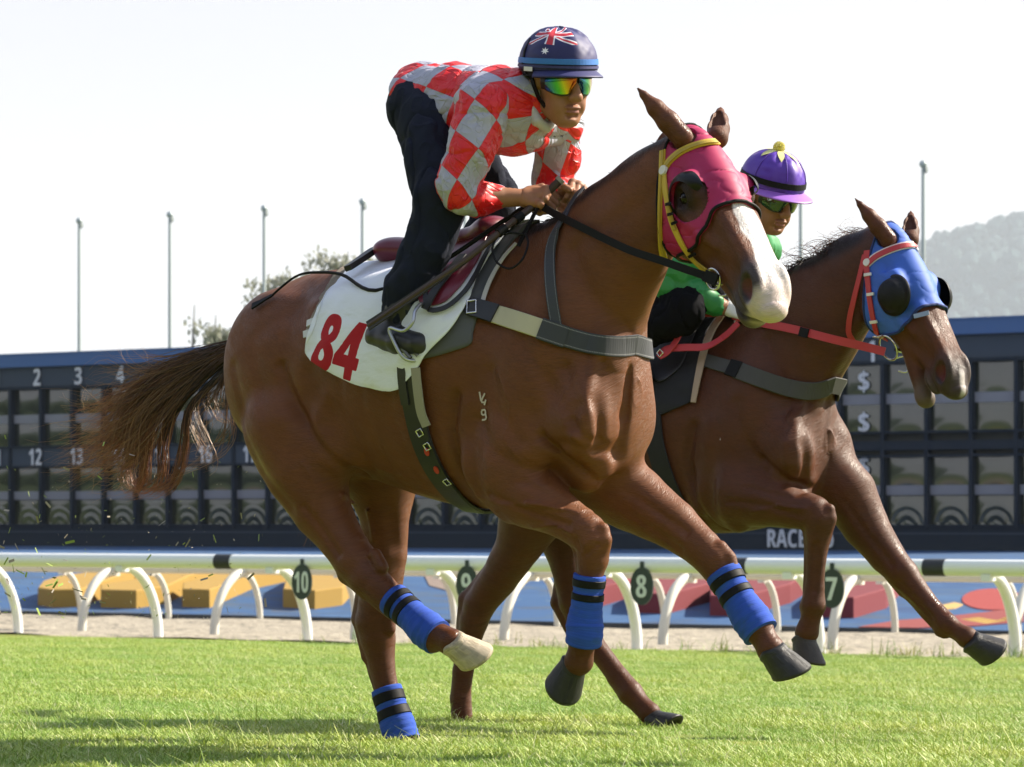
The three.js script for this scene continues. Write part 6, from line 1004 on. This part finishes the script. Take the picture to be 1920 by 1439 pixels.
  { const pos = [], idx = [], nA = 40, nR = 5; for (let s = 0; s < 2; s++) for (let j = 0; j <= nR; j++) for (let i = 0; i <= nA; i++) { const az = mix(-1.25, 1.25, i / nA), t = j / nR, out = 1 + c.helmet.peak / R[0] * t * Math.pow(Math.cos(az * 1.18), 0.6); pos.push(-0.004 + R[0] * out * Math.cos(az), Y - 0.012 - 0.016 * t - (s ? 0.005 : 0) - 0.006 * (1 - Math.cos(az)), R[2] * (out * 0.985) * Math.sin(az)); }
    const W = nA + 1, N = W * (nR + 1); for (let s = 0; s < 2; s++) for (let j = 0; j < nR; j++) for (let i = 0; i < nA; i++) { const k = s * N + j * W + i; s ? idx.push(k, k + W, k + 1, k + 1, k + W, k + W + 1) : idx.push(k, k + 1, k + W, k + 1, k + W + 1, k + W); } for (let i = 0; i < nA; i++) { const k = nR * W + i; idx.push(k, k + 1, k + N, k + 1, k + N + 1, k + N); }
    mesh('peak', geo(pos, idx), c.helmet.peakM, hg); }
  const ring = (y, h, off, m, name, a0 = -Math.PI, a1 = Math.PI, tilt = 0) => { const L = { p: [], n: [] }; for (let i = 0; i <= 64; i++) { const az = mix(a0, a1, i / 64), el = Math.asin(clamp((y + tilt * Math.cos(az)) / R[1], -1, 1)), ce = Math.pow(Math.cos(el), 0.86), n = V(Math.cos(az), 0.1, Math.sin(az)).normalize(); L.p.push(V(-0.004 + R[0] * ce * Math.cos(az), Y + y + tilt * Math.cos(az), R[2] * ce * Math.sin(az)).addScaledVector(n, off)); L.n.push(n); } mesh(name, ribbon(L.p, L.n, h, 0.002), m, hg); };
  ring(c.helmet.bandY ?? 0.012, c.helmet.bandH ?? 0.017, 0.0025, c.helmet.bandM, 'band');
  c.helmet.more?.(hg, ring, R, Y);
  for (const s of [1, -1]) mesh('chin_strap', ribbon([V(-0.02, 0.03, 0.088 * s), V(0.004, -0.012, 0.086 * s), V(0.018, -0.05, 0.075 * s), V(0.042, -0.098, 0.046 * s), V(0.058, -0.128, 0.012 * s)], [0, 1, 2, 3, 4].map((i) => V(0.25, -0.1 * i, s).normalize()), 0.014, 0.003), leather, hg);
  const gg = new THREE.Group(); gg.name = 'goggles'; gg.applyMatrix4(hm); g.add(gg);
  const wrapAt = (az, y, r = 0) => { const k = Math.cos(az); return V(0.012 + (0.096 + r) * k - 0.004 * (1 - k), y, (0.082 + r) * Math.sin(az)); };
  const lens = (a0, a1, h0, r) => { const pos = [], idx = [], uv = [], nA = 24, nY = 10; for (let j = 0; j <= nY; j++) for (let i = 0; i <= nA; i++) { const t = i / nA, az = mix(a0, a1, t), inner = Math.min(1, Math.abs(az) / 0.28), hh = h0 * (0.55 + 0.45 * Math.sin(Math.PI * clamp(0.12 + 0.88 * Math.abs(az) / 1.15))) , y = 0.004 + mix(-hh * 1.15 * inner - 0.004, hh, j / nY); const p = wrapAt(az, y, r - 0.006 * ((j / nY - 0.5) * 2) ** 2); pos.push(p.x, p.y, p.z); uv.push(t, j / nY); } for (let j = 0; j < nY; j++) for (let i = 0; i < nA; i++) { const k = j * (nA + 1) + i, l = k + nA + 1; idx.push(k, k + 1, l, k + 1, l + 1, l); } return geo(pos, idx, uv); };
  mesh('frame', lens(-1.25, 1.25, 0.036, 0.008), std(0.012, 0.012, 0.014, 0.4, { side: THREE.DoubleSide }), gg);
  mesh('lens', lens(0.05, 1.06, 0.031, 0.0115), c.lensM, gg); mesh('lens', lens(-1.06, -0.05, 0.031, 0.0115), c.lensM, gg);
  mesh('elastic', ribbon([1.1, 1.5, 1.9, 2.4, 3.14, 3.9, 4.4, 4.8, 5.18].map((a2) => wrapAt(a2, 0.012 + 0.012 * Math.abs(Math.sin(a2 / 2)), a2 > 1.3 && a2 < 5 ? 0.010 : 0.006)), [1.1, 1.5, 1.9, 2.4, 3.14, 3.9, 4.4, 4.8, 5.18].map((a2) => V(Math.cos(a2), 0, Math.sin(a2))), 0.02, 0.002), leather, gg);
  return { g, hm };
}
// ---- front rider
{
  const H = H1;
  const silk = canvasTex(1024, 1024, (c, w) => { const k = w / 8; for (let j = 0; j < 8; j++) for (let i = 0; i < 8; i++) { c.fillStyle = (i + j) % 2 ? '#d8141a' : '#a4a4b4'; c.fillRect(i * k, j * k, k + 1, k + 1); } c.strokeStyle = 'rgba(120,60,70,.35)'; c.lineWidth = 2; for (let i = 0; i <= 8; i++) { c.beginPath(); c.moveTo(i * k, 0); c.lineTo(i * k, w); c.moveTo(0, i * k); c.lineTo(w, i * k); c.stroke(); } });
  const crumple = dataTex(512, 512, (u, v, i, j) => { const w = n3(i / 50, j / 50, 2) * 12, q = 0.5 + 0.45 * Math.pow(1 - Math.abs(n3((i + w) / 34, (j + w) / 60, 4)), 6) - 0.3 * Math.pow(1 - Math.abs(n3(i / 20, (j + w) / 26, 8)), 7) + 0.1 * n3(i / 60, j / 60, 1); return [q, q, q]; });
  const cloth1 = phys(1, 1, 1, 0.46, { map: silk, bumpMap: rep(crumple, 2.2, 2.2), bumpScale: 0.006, sheen: 0.25, sheenColor: new THREE.Color(1, 0.9, 0.9), sheenRoughness: 0.35 });
  const weave = dataTex(256, 256, (u, v, i, j) => { const q = 0.5 + 0.15 * (((i + j) % 4) < 2 ? 1 : -1) + 0.3 * fbm(i / 30, j / 20, 5); return [q, q, q]; });
  const cap = canvasTex(2048, 512, (c, w, h) => {
    c.fillStyle = '#23245c'; c.fillRect(0, 0, w, h); seed(12); for (let i = 0; i < 500; i++) { c.fillStyle = `rgba(${40 + 50 * rnd()},${40 + 40 * rnd()},${100 + 60 * rnd()},.10)`; c.fillRect(rnd() * w, rnd() * h, rr(2, 30), rr(1, 8)); }
    // flag canton: u 0.5 is the front, larger u turns to the near side
    const cx = w * 0.635, cy = h * 0.36, fw = 560, fh = 235;
    c.save(); c.translate(cx, cy); c.beginPath(); c.rect(-fw / 2, -fh / 2, fw, fh); c.clip();
    const line = (x0, y0, x1, y1, lw, st) => { c.strokeStyle = st; c.lineWidth = lw; c.beginPath(); c.moveTo(x0, y0); c.lineTo(x1, y1); c.stroke(); };
    const d = (lw, st) => { line(-fw / 2, -fh / 2, fw / 2, fh / 2, lw, st); line(fw / 2, -fh / 2, -fw / 2, fh / 2, lw, st); };
    d(46, '#e6e2ec'); d(20, '#c22a3c'); line(0, -fh, 0, fh, 96, '#e6e2ec'); line(-fw, 0, fw, 0, 60, '#e6e2ec'); line(0, -fh, 0, fh, 64, '#c22a3c'); line(-fw, 0, fw, 0, 36, '#c22a3c'); c.restore();
    const star = (x, y, r, n) => { c.fillStyle = '#eeeaf2'; c.beginPath(); for (let i = 0; i < n * 2; i++) { const q = i * Math.PI / n - Math.PI / 2, k = i % 2 ? r * 0.45 : r; c.lineTo(x + k * Math.cos(q) * 1.15, y + k * Math.sin(q)); } c.closePath(); c.fill(); };
    star(cx + 30, h * 0.70, 34, 7);
  });
  const capM = std(1, 1, 1, 0.6, { map: cap }), navy = std(0.025, 0.026, 0.12, 0.6), sky = std(0.03, 0.16, 0.50, 0.6);
  const lensT = canvasTex(256, 128, (c, w, h) => { const g = c.createLinearGradient(w, h, 0, 0); g.addColorStop(0, '#1c2f9a'); g.addColorStop(0.22, '#1f8fd0'); g.addColorStop(0.38, '#3fc060'); g.addColorStop(0.55, '#e2d830'); g.addColorStop(0.75, '#ee7a18'); g.addColorStop(1, '#b03414'); c.fillStyle = g; c.fillRect(0, 0, w, h); });
  const lensM = phys(0.8, 0.8, 0.8, 0.10, { map: lensT, metalness: 0.75, clearcoat: 1, clearcoatRoughness: 0.04 });
  const navyCloth = phys(0.015, 0.019, 0.036, 0.85, { specularIntensity: 0.35,  bumpMap: rep(weave, 6, 6), bumpScale: 0.002 });
  const r = buildRider(H, {
    label: 'jockey in red and grey checked silks and navy helmet crouching over the front horse', skin: [0.33, 0.155, 0.09], cloth: cloth1, tu: 0.95, tv: 1.1, tref: [0, 1, 0.2], su: 1.12, sv: 0.72, sref: [0.3, 0, 1], collarM: std(0.5, 0.49, 0.53, 0.7), trouserM: navyCloth, bootM: phys(0.018, 0.018, 0.02, 0.38), lensM,
    torso: [[752, 188, 0, 58], [798, 185, 0, 68], [860, 197, 0, 80], [920, 207, 0, 85], [968, 212, 0, 72], [1000, 200, 0, 46]], shoulders: [[900, 196, 0.16, 50], [965, 200, 0.02, 64], [1048, 235, -0.17, 46]], flat: 1.15,
    hem: [[777, 180, 0], [880, 150, 0]], collar: [[1000, 205, 0.0], [1034, 172, 0.02]], collarRoll: [[992, 160, 0.045, 9], [994, 195, 0.062, 10], [1006, 226, 0.055, 10], [1024, 240, 0.02, 9], [1036, 232, -0.03, 8]],
    sleeves: [[[905, 205, 0.175, 53], [880, 282, 0.225, 47], [857, 345, 0.25, 42], [862, 364, 0.245, 38], [895, 374, 0.19, 32], [928, 371, 0.14, 26]], [[1050, 237, -0.18, 45], [1046, 290, -0.21, 42], [1036, 342, -0.22, 38], [1042, 360, -0.2, 34], [1062, 376, -0.13, 24]]],
    arms: [[[880, 366, 0.21, 24], [930, 370, 0.14, 20], [975, 371, 0.09, 17]], [[1042, 355, -0.2, 24], [1060, 378, -0.13, 20], [1074, 374, -0.08, 18]]],
    hands: [{ at: [975, 371, 0.088], f: [0.93, -0.02, -0.28], u: [0.2, 0.55, 0.8], side: -1, curl: [1.15, 1.25, 0.8] }, { at: [1066, 376, -0.075], f: [0.75, 0.35, 0.35], u: [-0.1, 0.75, -0.6], side: 1, curl: [1.2, 1.3, 0.8] }],
    pelvis: [803, 205, 0], pelvisR: [0.10, 0.105, 0.155],
    legs: [[[802, 225, 0.09, 60], [806, 300, 0.16, 52], [820, 372, 0.22, 46], [822, 400, 0.225, 44], [796, 470, 0.25, 47], [762, 540, 0.27, 43], [750, 592, 0.275, 33]], [[832, 220, -0.09, 56], [882, 290, -0.15, 52], [924, 358, -0.2, 45], [925, 390, -0.205, 42], [902, 450, -0.23, 38], [872, 540, -0.26, 36], [860, 596, -0.27, 30]]],
    boots: [{ leg: [[752, 572, 0.275, 34], [744, 612, 0.275, 31], [735, 632, 0.275, 30]], foot: [[716, 630, 0.275, 28], [760, 642, 0.285, 31], [788, 646, 0.295, 25]], heel: [704, 642, 0.275, 26], sole: [740, 668, 0.28] }, { leg: [[862, 575, -0.27, 30], [856, 610, -0.27, 28]], foot: [[845, 625, -0.27, 24], [895, 635, -0.27, 22]], heel: [838, 630, -0.27, 20], sole: [850, 650, -0.27] }],
    head: { at: [1047, 152, 0], pitch: 0.16, turn: 0.42, roll: 0.06, size: 1.0 },
    helmet: { r: [0.128, 0.112, 0.113], y: 0.048, peak: 0.034, mat: capM, peakM: navy, bandM: sky, more: (hg, ring) => { ring(-0.004, 0.008, 0.003, navy, 'rim'); mesh('label', box(0.001, 0.013, 0.036).rotateY(Math.PI / 2 + 0.25).translate(0.022, 0.036, 0.117), std(0.7, 0.7, 0.72, 0.6), hg); mesh('side_strap', ribbon([V(-0.03, 0.125, 0.082), V(-0.022, 0.09, 0.106), V(-0.014, 0.05, 0.116), V(-0.006, 0.02, 0.108)], [V(0, 0.7, 1), V(0, 0.4, 1), V(0, 0, 1), V(0, -0.2, 1)].map((v) => v.normalize()), 0.008, 0.002), leather, hg); } },
  });
  // stirrup irons hang from the saddle
  const iron = std(0.45, 0.47, 0.5, 0.35, { metalness: 0.9 });
  const st = (s) => { const o = (x, y, z) => V(...H.P(x, y, z)); const pts = s > 0 ? [o(790, 570, 0.31), o(778, 584, 0.345), o(774, 604, 0.36), o(758, 620, 0.365), o(730, 616, 0.355), o(738, 640, 0.355), o(758, 672, 0.345), o(782, 676, 0.31), o(794, 650, 0.265), o(800, 610, 0.26), o(798, 580, 0.28)] : [o(870, 575, -0.27), o(860, 620, -0.31), o(855, 650, -0.31), o(885, 655, -0.24), o(882, 610, -0.24)]; return tube(pts, 0.0055, 80, 8, true); };
  mesh('stirrup_iron', st(1), iron, H.saddle); mesh('stirrup_iron', st(-1), iron, H.saddle);
  { const o = (x, y, z) => V(...H.P(x, y, z)); const tr = [[[736, 634, 0.34], [770, 672, 0.33]], [[752, 632, 0.33], [784, 668, 0.32]]].map(([p, q]) => tube([o(...p), o(...q)], 0.006, 4, 8)); mesh('stirrup_tread', merged(tr), std(0.2, 0.2, 0.2, 0.5, { metalness: 0.6 }), H.saddle); }
  // whips
  const o = (x, y, z) => V(...H.P(x, y, z));
  const wp = base('riding_whip'); H.fr.place(wp); tag(wp, 'brown riding whip held in the near hand and pointing down past the boot', 'whip');
  const rod = spline([o(1050, 338, 0.03), o(1005, 382, 0.075), o(950, 425, 0.17), o(870, 490, 0.28), o(780, 552, 0.34), o(690, 612, 0.37)], 40);
  mesh('shaft', taperTube(rod, rod.map((_, i) => mix(0.0125, 0.0075, i / 40)), 10), std(0.055, 0.032, 0.024, 0.6), wp);
  mesh('grip_cap', new THREE.CylinderGeometry(0.0145, 0.0145, 0.012, 16).translate(0, 0, 0), std(0.3, 0.28, 0.25, 0.5), wp).position.copy(rod[0]); wp.children[1].quaternion.setFromUnitVectors(V(0, 1, 0), rod[0].clone().sub(rod[2]).normalize());
  const fl = rod.slice(24, 41).map((p) => p.clone()); mesh('flap', ribbon(fl, fl.map(() => V(0.1, 0.2, 1).normalize()), (t) => 0.02 + 0.012 * t, 0.004), std(0.028, 0.024, 0.024, 0.6), wp);
  for (const k of [13, 17]) { const d = rod[k].clone().sub(rod[k - 1]).normalize(), m = mesh('keeper', new THREE.CylinderGeometry(0.015, 0.015, 0.03, 12), leather, wp); m.position.copy(rod[k]); m.quaternion.setFromUnitVectors(V(0, 1, 0), d); }
  const w2 = base('riding_whip'); H.fr.place(w2); tag(w2, 'thin black riding whip trailing over the rump from behind the near leg', 'whip');
  const r2 = spline([o(1082, 358, -0.05), o(1040, 368, -0.03), o(960, 405, 0.06), o(830, 490, 0.2), o(705, 545, 0.27), o(640, 515, 0.22), o(600, 511, 0.20), o(560, 516, 0.20), o(520, 545, 0.20), o(492, 572, 0.21), o(478, 580, 0.215)], 60);
  for (const p of r2) { if (p.x < 1.0) { const q = V(p.x, p.y, p.z); const d = H.body.eval(q.x, q.y, q.z); if (d < 0.012) p.addScaledVector(H.body.grad(q.x, q.y, q.z), 0.012 - d); } }
  mesh('shaft', taperTube(r2, r2.map((_, i) => i < 12 ? 0.0125 : mix(0.0075, 0.0038, clamp((i - 12) / 30))), 10), leather, w2);
  { const f = r2.slice(50); mesh('flap', ribbon(f, f.map(() => V(-0.3, 0.5, 0.8).normalize()), (t) => 0.012 + 0.016 * t, 0.004), leather, w2); }
}
// ---- second rider, mostly behind the front horse's head
{
  const H = H2, green = phys(0.018, 0.21, 0.055, 0.5, { sheen: 0.3, sheenColor: new THREE.Color(0.4, 0.8, 0.5) }), purple = phys(0.085, 0.022, 0.36, 0.45, { sheen: 0.5, sheenColor: new THREE.Color(0.7, 0.5, 1), sheenRoughness: 0.4 }), lilac = phys(0.30, 0.12, 0.52, 0.45), yellow = std(0.66, 0.58, 0.10, 0.8), navyC = phys(0.006, 0.006, 0.008, 0.9, { specularIntensity: 0.15 });
  buildRider(H, {
    label: 'jockey in purple cap and green silks crouching low behind the crimson-hooded horse head', skin: [0.30, 0.14, 0.078], cloth: green, tu: 1, tv: 1, tref: [0, 1, 0.2], su: 1, sv: 1, sref: [0.3, 0, 1], gloveM: std(0.72, 0.73, 0.75, 0.8), collarM: std(0.7, 0.7, 0.7, 0.7), trouserM: navyC, bootM: phys(0.016, 0.016, 0.018, 0.4), lensM: phys(0.012, 0.05, 0.032, 0.1, { clearcoat: 1, metalness: 0.3 }),
    torso: [[1178, 470, 0, 50], [1215, 466, 0, 58], [1270, 462, 0, 66], [1330, 456, 0, 68], [1378, 452, 0, 58], [1408, 440, 0, 36]], shoulders: [[1305, 462, 0.16, 42], [1360, 452, 0.0, 54], [1428, 470, -0.17, 38]], flat: 1.15,
    hem: [[1190, 466, 0], [1270, 455, 0]], collar: [[1398, 445, 0], [1424, 418, 0.0]], collarRoll: [[1398, 420, 0.05, 8], [1402, 440, 0.06, 8], [1420, 455, 0.03, 8], [1432, 452, -0.02, 8]],
    sleeves: [[[1305, 466, 0.175, 44], [1268, 505, 0.22, 38], [1240, 520, 0.24, 34], [1252, 532, 0.235, 31], [1300, 552, 0.19, 26], [1344, 572, 0.13, 20]], [[1428, 472, -0.18, 36], [1420, 520, -0.21, 34], [1400, 556, -0.2, 30], [1400, 570, -0.18, 26], [1408, 585, -0.12, 20]]],
    arms: [[[1300, 552, 0.19, 19], [1344, 572, 0.13, 16], [1362, 578, 0.1, 14]], [[1400, 570, -0.18, 20], [1410, 584, -0.12, 16], [1404, 588, -0.08, 14]]],
    hands: [{ at: [1362, 578, 0.10], f: [0.93, -0.2, -0.25], u: [0.2, 0.55, 0.8], side: -1, curl: [1.15, 1.25, 0.8] }, { at: [1404, 588, -0.06], f: [0.6, -0.1, 0.5], u: [-0.1, 0.75, -0.6], side: 1, curl: [1.2, 1.3, 0.8] }],
    pelvis: [1188, 484, 0], pelvisR: [0.10, 0.105, 0.155],
    legs: [[[1188, 498, 0.09, 52], [1240, 540, 0.17, 46], [1285, 575, 0.23, 40], [1278, 592, 0.235, 37], [1225, 610, 0.26, 38], [1180, 640, 0.28, 34], [1165, 668, 0.285, 27]], [[1230, 495, -0.09, 50], [1285, 540, -0.17, 44], [1330, 570, -0.22, 38], [1325, 590, -0.22, 36], [1290, 625, -0.26, 32], [1270, 665, -0.27, 26]]],
    boots: [{ leg: [[1170, 655, 0.285, 27], [1164, 690, 0.285, 24]], foot: [[1156, 702, 0.285, 21], [1205, 706, 0.29, 19]], heel: [1145, 704, 0.285, 18], sole: [1160, 722, 0.285] }, { leg: [[1272, 650, -0.27, 26], [1268, 685, -0.27, 23]], foot: [[1260, 700, -0.27, 20], [1305, 704, -0.27, 18]], heel: [1252, 702, -0.27, 17], sole: [1262, 718, -0.27] }],
    head: { at: [1445, 365, 0], pitch: 0.36, turn: 0.34, roll: 0.0, size: 1.0 },
    helmet: { r: [0.128, 0.114, 0.113], y: 0.048, peak: 0.055, mat: purple, peakM: lilac, bandM: leather, bandY: 0.012, bandH: 0.022, more: (hg, ring, R, Y) => {
      mesh('pompom', (() => { const g = new THREE.IcosahedronGeometry(0.021, 5), p = g.attributes.position; for (let i = 0; i < p.count; i++) { const q = 1 + 0.22 * (rnd() - 0.5); p.setXYZ(i, p.getX(i) * q, p.getY(i) * q, p.getZ(i) * q); } g.computeVertexNormals(); return g.translate(-0.012, Y + R[1] + 0.012, 0); })(), yellow, hg);
      for (let k = 0; k < 6; k++) { const az = k / 6 * 2 * Math.PI + 0.55, pos = [], idx = []; const n = 8; for (let j = 0; j <= n; j++) for (const s of [-1, 1]) { const el = mix(1.5, 0.88, j / n), ce = Math.pow(Math.cos(el), 0.86), w = (1 - j / n) * 0.5 * s; pos.push(-0.004 + (R[0] + 0.003) * ce * Math.cos(az + w), Y + (R[1] + 0.003) * Math.sin(el), (R[2] + 0.003) * ce * Math.sin(az + w)); } for (let j = 0; j < n; j++) { const a = j * 2; idx.push(a, a + 1, a + 2, a + 1, a + 3, a + 2); } mesh('crown_point', geo(pos, idx), std(0.62, 0.60, 0.24, 0.7, { side: THREE.DoubleSide }), hg); }
      for (let k = 0; k < 6; k++) { const az = k / 6 * 2 * Math.PI + 0.3, pts = []; for (let j = 0; j <= 14; j++) { const el = mix(0.05, 1.4, j / 14), ce = Math.pow(Math.cos(el), 0.86); pts.push(V(-0.004 + (R[0] + 0.0015) * ce * Math.cos(az), Y + (R[1] + 0.0015) * Math.sin(el), (R[2] + 0.0015) * ce * Math.sin(az))); } mesh('seam', tube(pts, 0.0016, 20, 5), purple, hg); }
    } },
  });
}

// ---------------------------------------------------------------- the turf's blades
{
  seed(901);
  const tuft = (n, H, W, spread) => {
    const pos = [], idx = [], nor = [];
    for (let b = 0; b < n; b++) {
      const a = rnd() * 6.28, cx = rr(-spread, spread), cz = rr(-spread, spread), lean = rr(0.1, 0.9) * H, h = H * rr(0.55, 1.15), w = W * rr(0.7, 1.3), dx = Math.cos(a), dz = Math.sin(a), f = rr(-0.7, 0.7), sxx = -Math.sin(a + f), szz = Math.cos(a + f), o = pos.length / 3;
      for (let k = 0; k <= 2; k++) { const t = k / 2, ww = w * (1 - t * 0.75) / 2, l = lean * t * t, y = h * t * (1 - 0.25 * t * (lean / H)); pos.push(cx + dx * l + sxx * ww, y, cz + dz * l + szz * ww, cx + dx * l - sxx * ww, y, cz + dz * l - szz * ww); const nn = V(-dx * 0.5 + rr(-0.25, 0.25), 0.85, -dz * 0.5 + rr(-0.25, 0.25)).normalize(); nor.push(nn.x, nn.y, nn.z, nn.x, nn.y, nn.z); }
      for (let k = 0; k < 2; k++) { const q = o + k * 2; idx.push(q, q + 1, q + 2, q + 2, q + 1, q + 3); }
    }
    return geo(pos, idx, null, null, undefined);
  };
  const gm = phys(1, 1, 1, 0.55, { transmission: 0.42, thickness: 0, side: THREE.DoubleSide, specularIntensity: 0.6 });
  const M = new THREE.Matrix4(), Q = new THREE.Quaternion(), Q2 = new THREE.Quaternion(), C = new THREE.Color(), U = V(0, 1, 0);
  const field = (name, label, N, g, z0, z1, pow, smin_, smax_, extra) => {
    const im = new THREE.InstancedMesh(g, gm, N);
    let k = 0, guard = 0;
    while (k < N && guard++ < N * 6) {
      const z = Math.pow(mix(Math.pow(z0, pow), Math.pow(z1, pow), rnd()), 1 / pow), x = rr(-1, 1) * (z * 0.163 + 0.9), t = tOf(x, -z);
      if (t > T_A + 0.15 + 0.2 * n3(x * 2, 1, z * 2)) continue;
      const patch = n3(x * 1.3, 2, z * 0.8), p2 = n3(x * 5, 7, z * 4), s = rr(smin_, smax_) * (1 + 0.25 * patch + 0.3 * p2) * (1 + z * 0.006);
      M.compose(V(x, groundY(x, -z) - 0.012, -z), Q.setFromAxisAngle(U, rnd() * 6.28), V(s * rr(0.9, 1.2), s * rr(0.75, 1.2), s)); im.setMatrixAt(k, M);
      const dry = clamp(0.32 + 0.3 * patch + 0.25 * p2 + rr(-0.3, 0.35)), straw = rnd() < 0.12 ? rr(0.3, 1) : 0;
      C.setRGB(mix(mix(0.27, 0.53, dry), 0.85, straw), mix(mix(0.45, 0.58, dry), 0.82, straw), mix(mix(0.075, 0.135, dry), 0.5, straw)); im.setColorAt(k, C); k++;
    }
    im.count = k; im.name = name; im.castShadow = im.receiveShadow = true; scene.add(im); tag(im, label, 'grass', null, 'stuff');
  };
  field('grass', 'mown green turf grass covering the racecourse', GRASS, tuft(13, 0.031, 0.0042, 0.045), 8.2, 39, 0.55, 0.75, 1.2);
  field('tall_grass', 'longer loose blades standing out of the mown turf', Math.round(GRASS * 0.016), tuft(3, 0.085, 0.0042, 0.03), 8.2, 39, 0.5, 0.7, 1.2);
  // weeds along the turf edge by the rails
  const N = 150, im = new THREE.InstancedMesh(tuft(5, 0.17, 0.012, 0.06), gm, N); let k = 0;
  while (k < N) { const s = Math.pow(rnd(), 0.7) * 11 - 4, t = T_A + rr(0, 1) * rr(0.2, 2.5), [x, z] = xz(s, t); if (n3(s * 0.9, 4, t) < -0.05 && s < 3) { if (rnd() < 0.8) continue; } const q = rr(0.4, 1.5); M.compose(V(x, groundT(t), z), Q.setFromAxisAngle(U, rnd() * 6), V(q, q * rr(0.6, 1.3), q)); im.setMatrixAt(k, M); C.setRGB(rr(0.16, 0.3), rr(0.24, 0.34), 0.05); im.setColorAt(k, C); k++; }
  im.name = 'weeds'; scene.add(im); tag(im, 'ragged weeds growing along the sand under the front rail', 'weeds', null, 'stuff');
  // clippings and dirt kicked up behind the horses
  const dm = std(1, 1, 1, 0.8, { side: THREE.DoubleSide }), bl = new THREE.PlaneGeometry(0.005, 0.02), K = 520, dI = new THREE.InstancedMesh(bl, dm, K);
  for (let i = 0; i < K; i++) {
    const px = -60 + Math.pow(rnd(), 1.4) * 560, py = 1160 - Math.abs(rr(0, 1) * rr(0, 1)) * 420, d = rr(9.2, 11.6), s = rnd() < 0.75 ? rr(0.15, 0.5) : rr(0.7, 1.7), p = pix(px, py).multiplyScalar(d).add(CAM);
    M.compose(p, Q.setFromEuler(new THREE.Euler(rnd() * 6, rnd() * 6, rnd() * 6)), V(s, s, s)); dI.setMatrixAt(i, M); rnd() < 0.45 ? C.setRGB(0.3, 0.4, 0.08) : C.setRGB(0.35, 0.31, 0.25); dI.setColorAt(i, C);
  }
  dI.name = 'flying_clippings'; dI.castShadow = true; scene.add(dI); tag(dI, 'bits of turf and dirt flying up behind the front horse', 'clippings', null, 'stuff');
}

scene.updateMatrixWorld(true);
renderer.render(scene, camera);
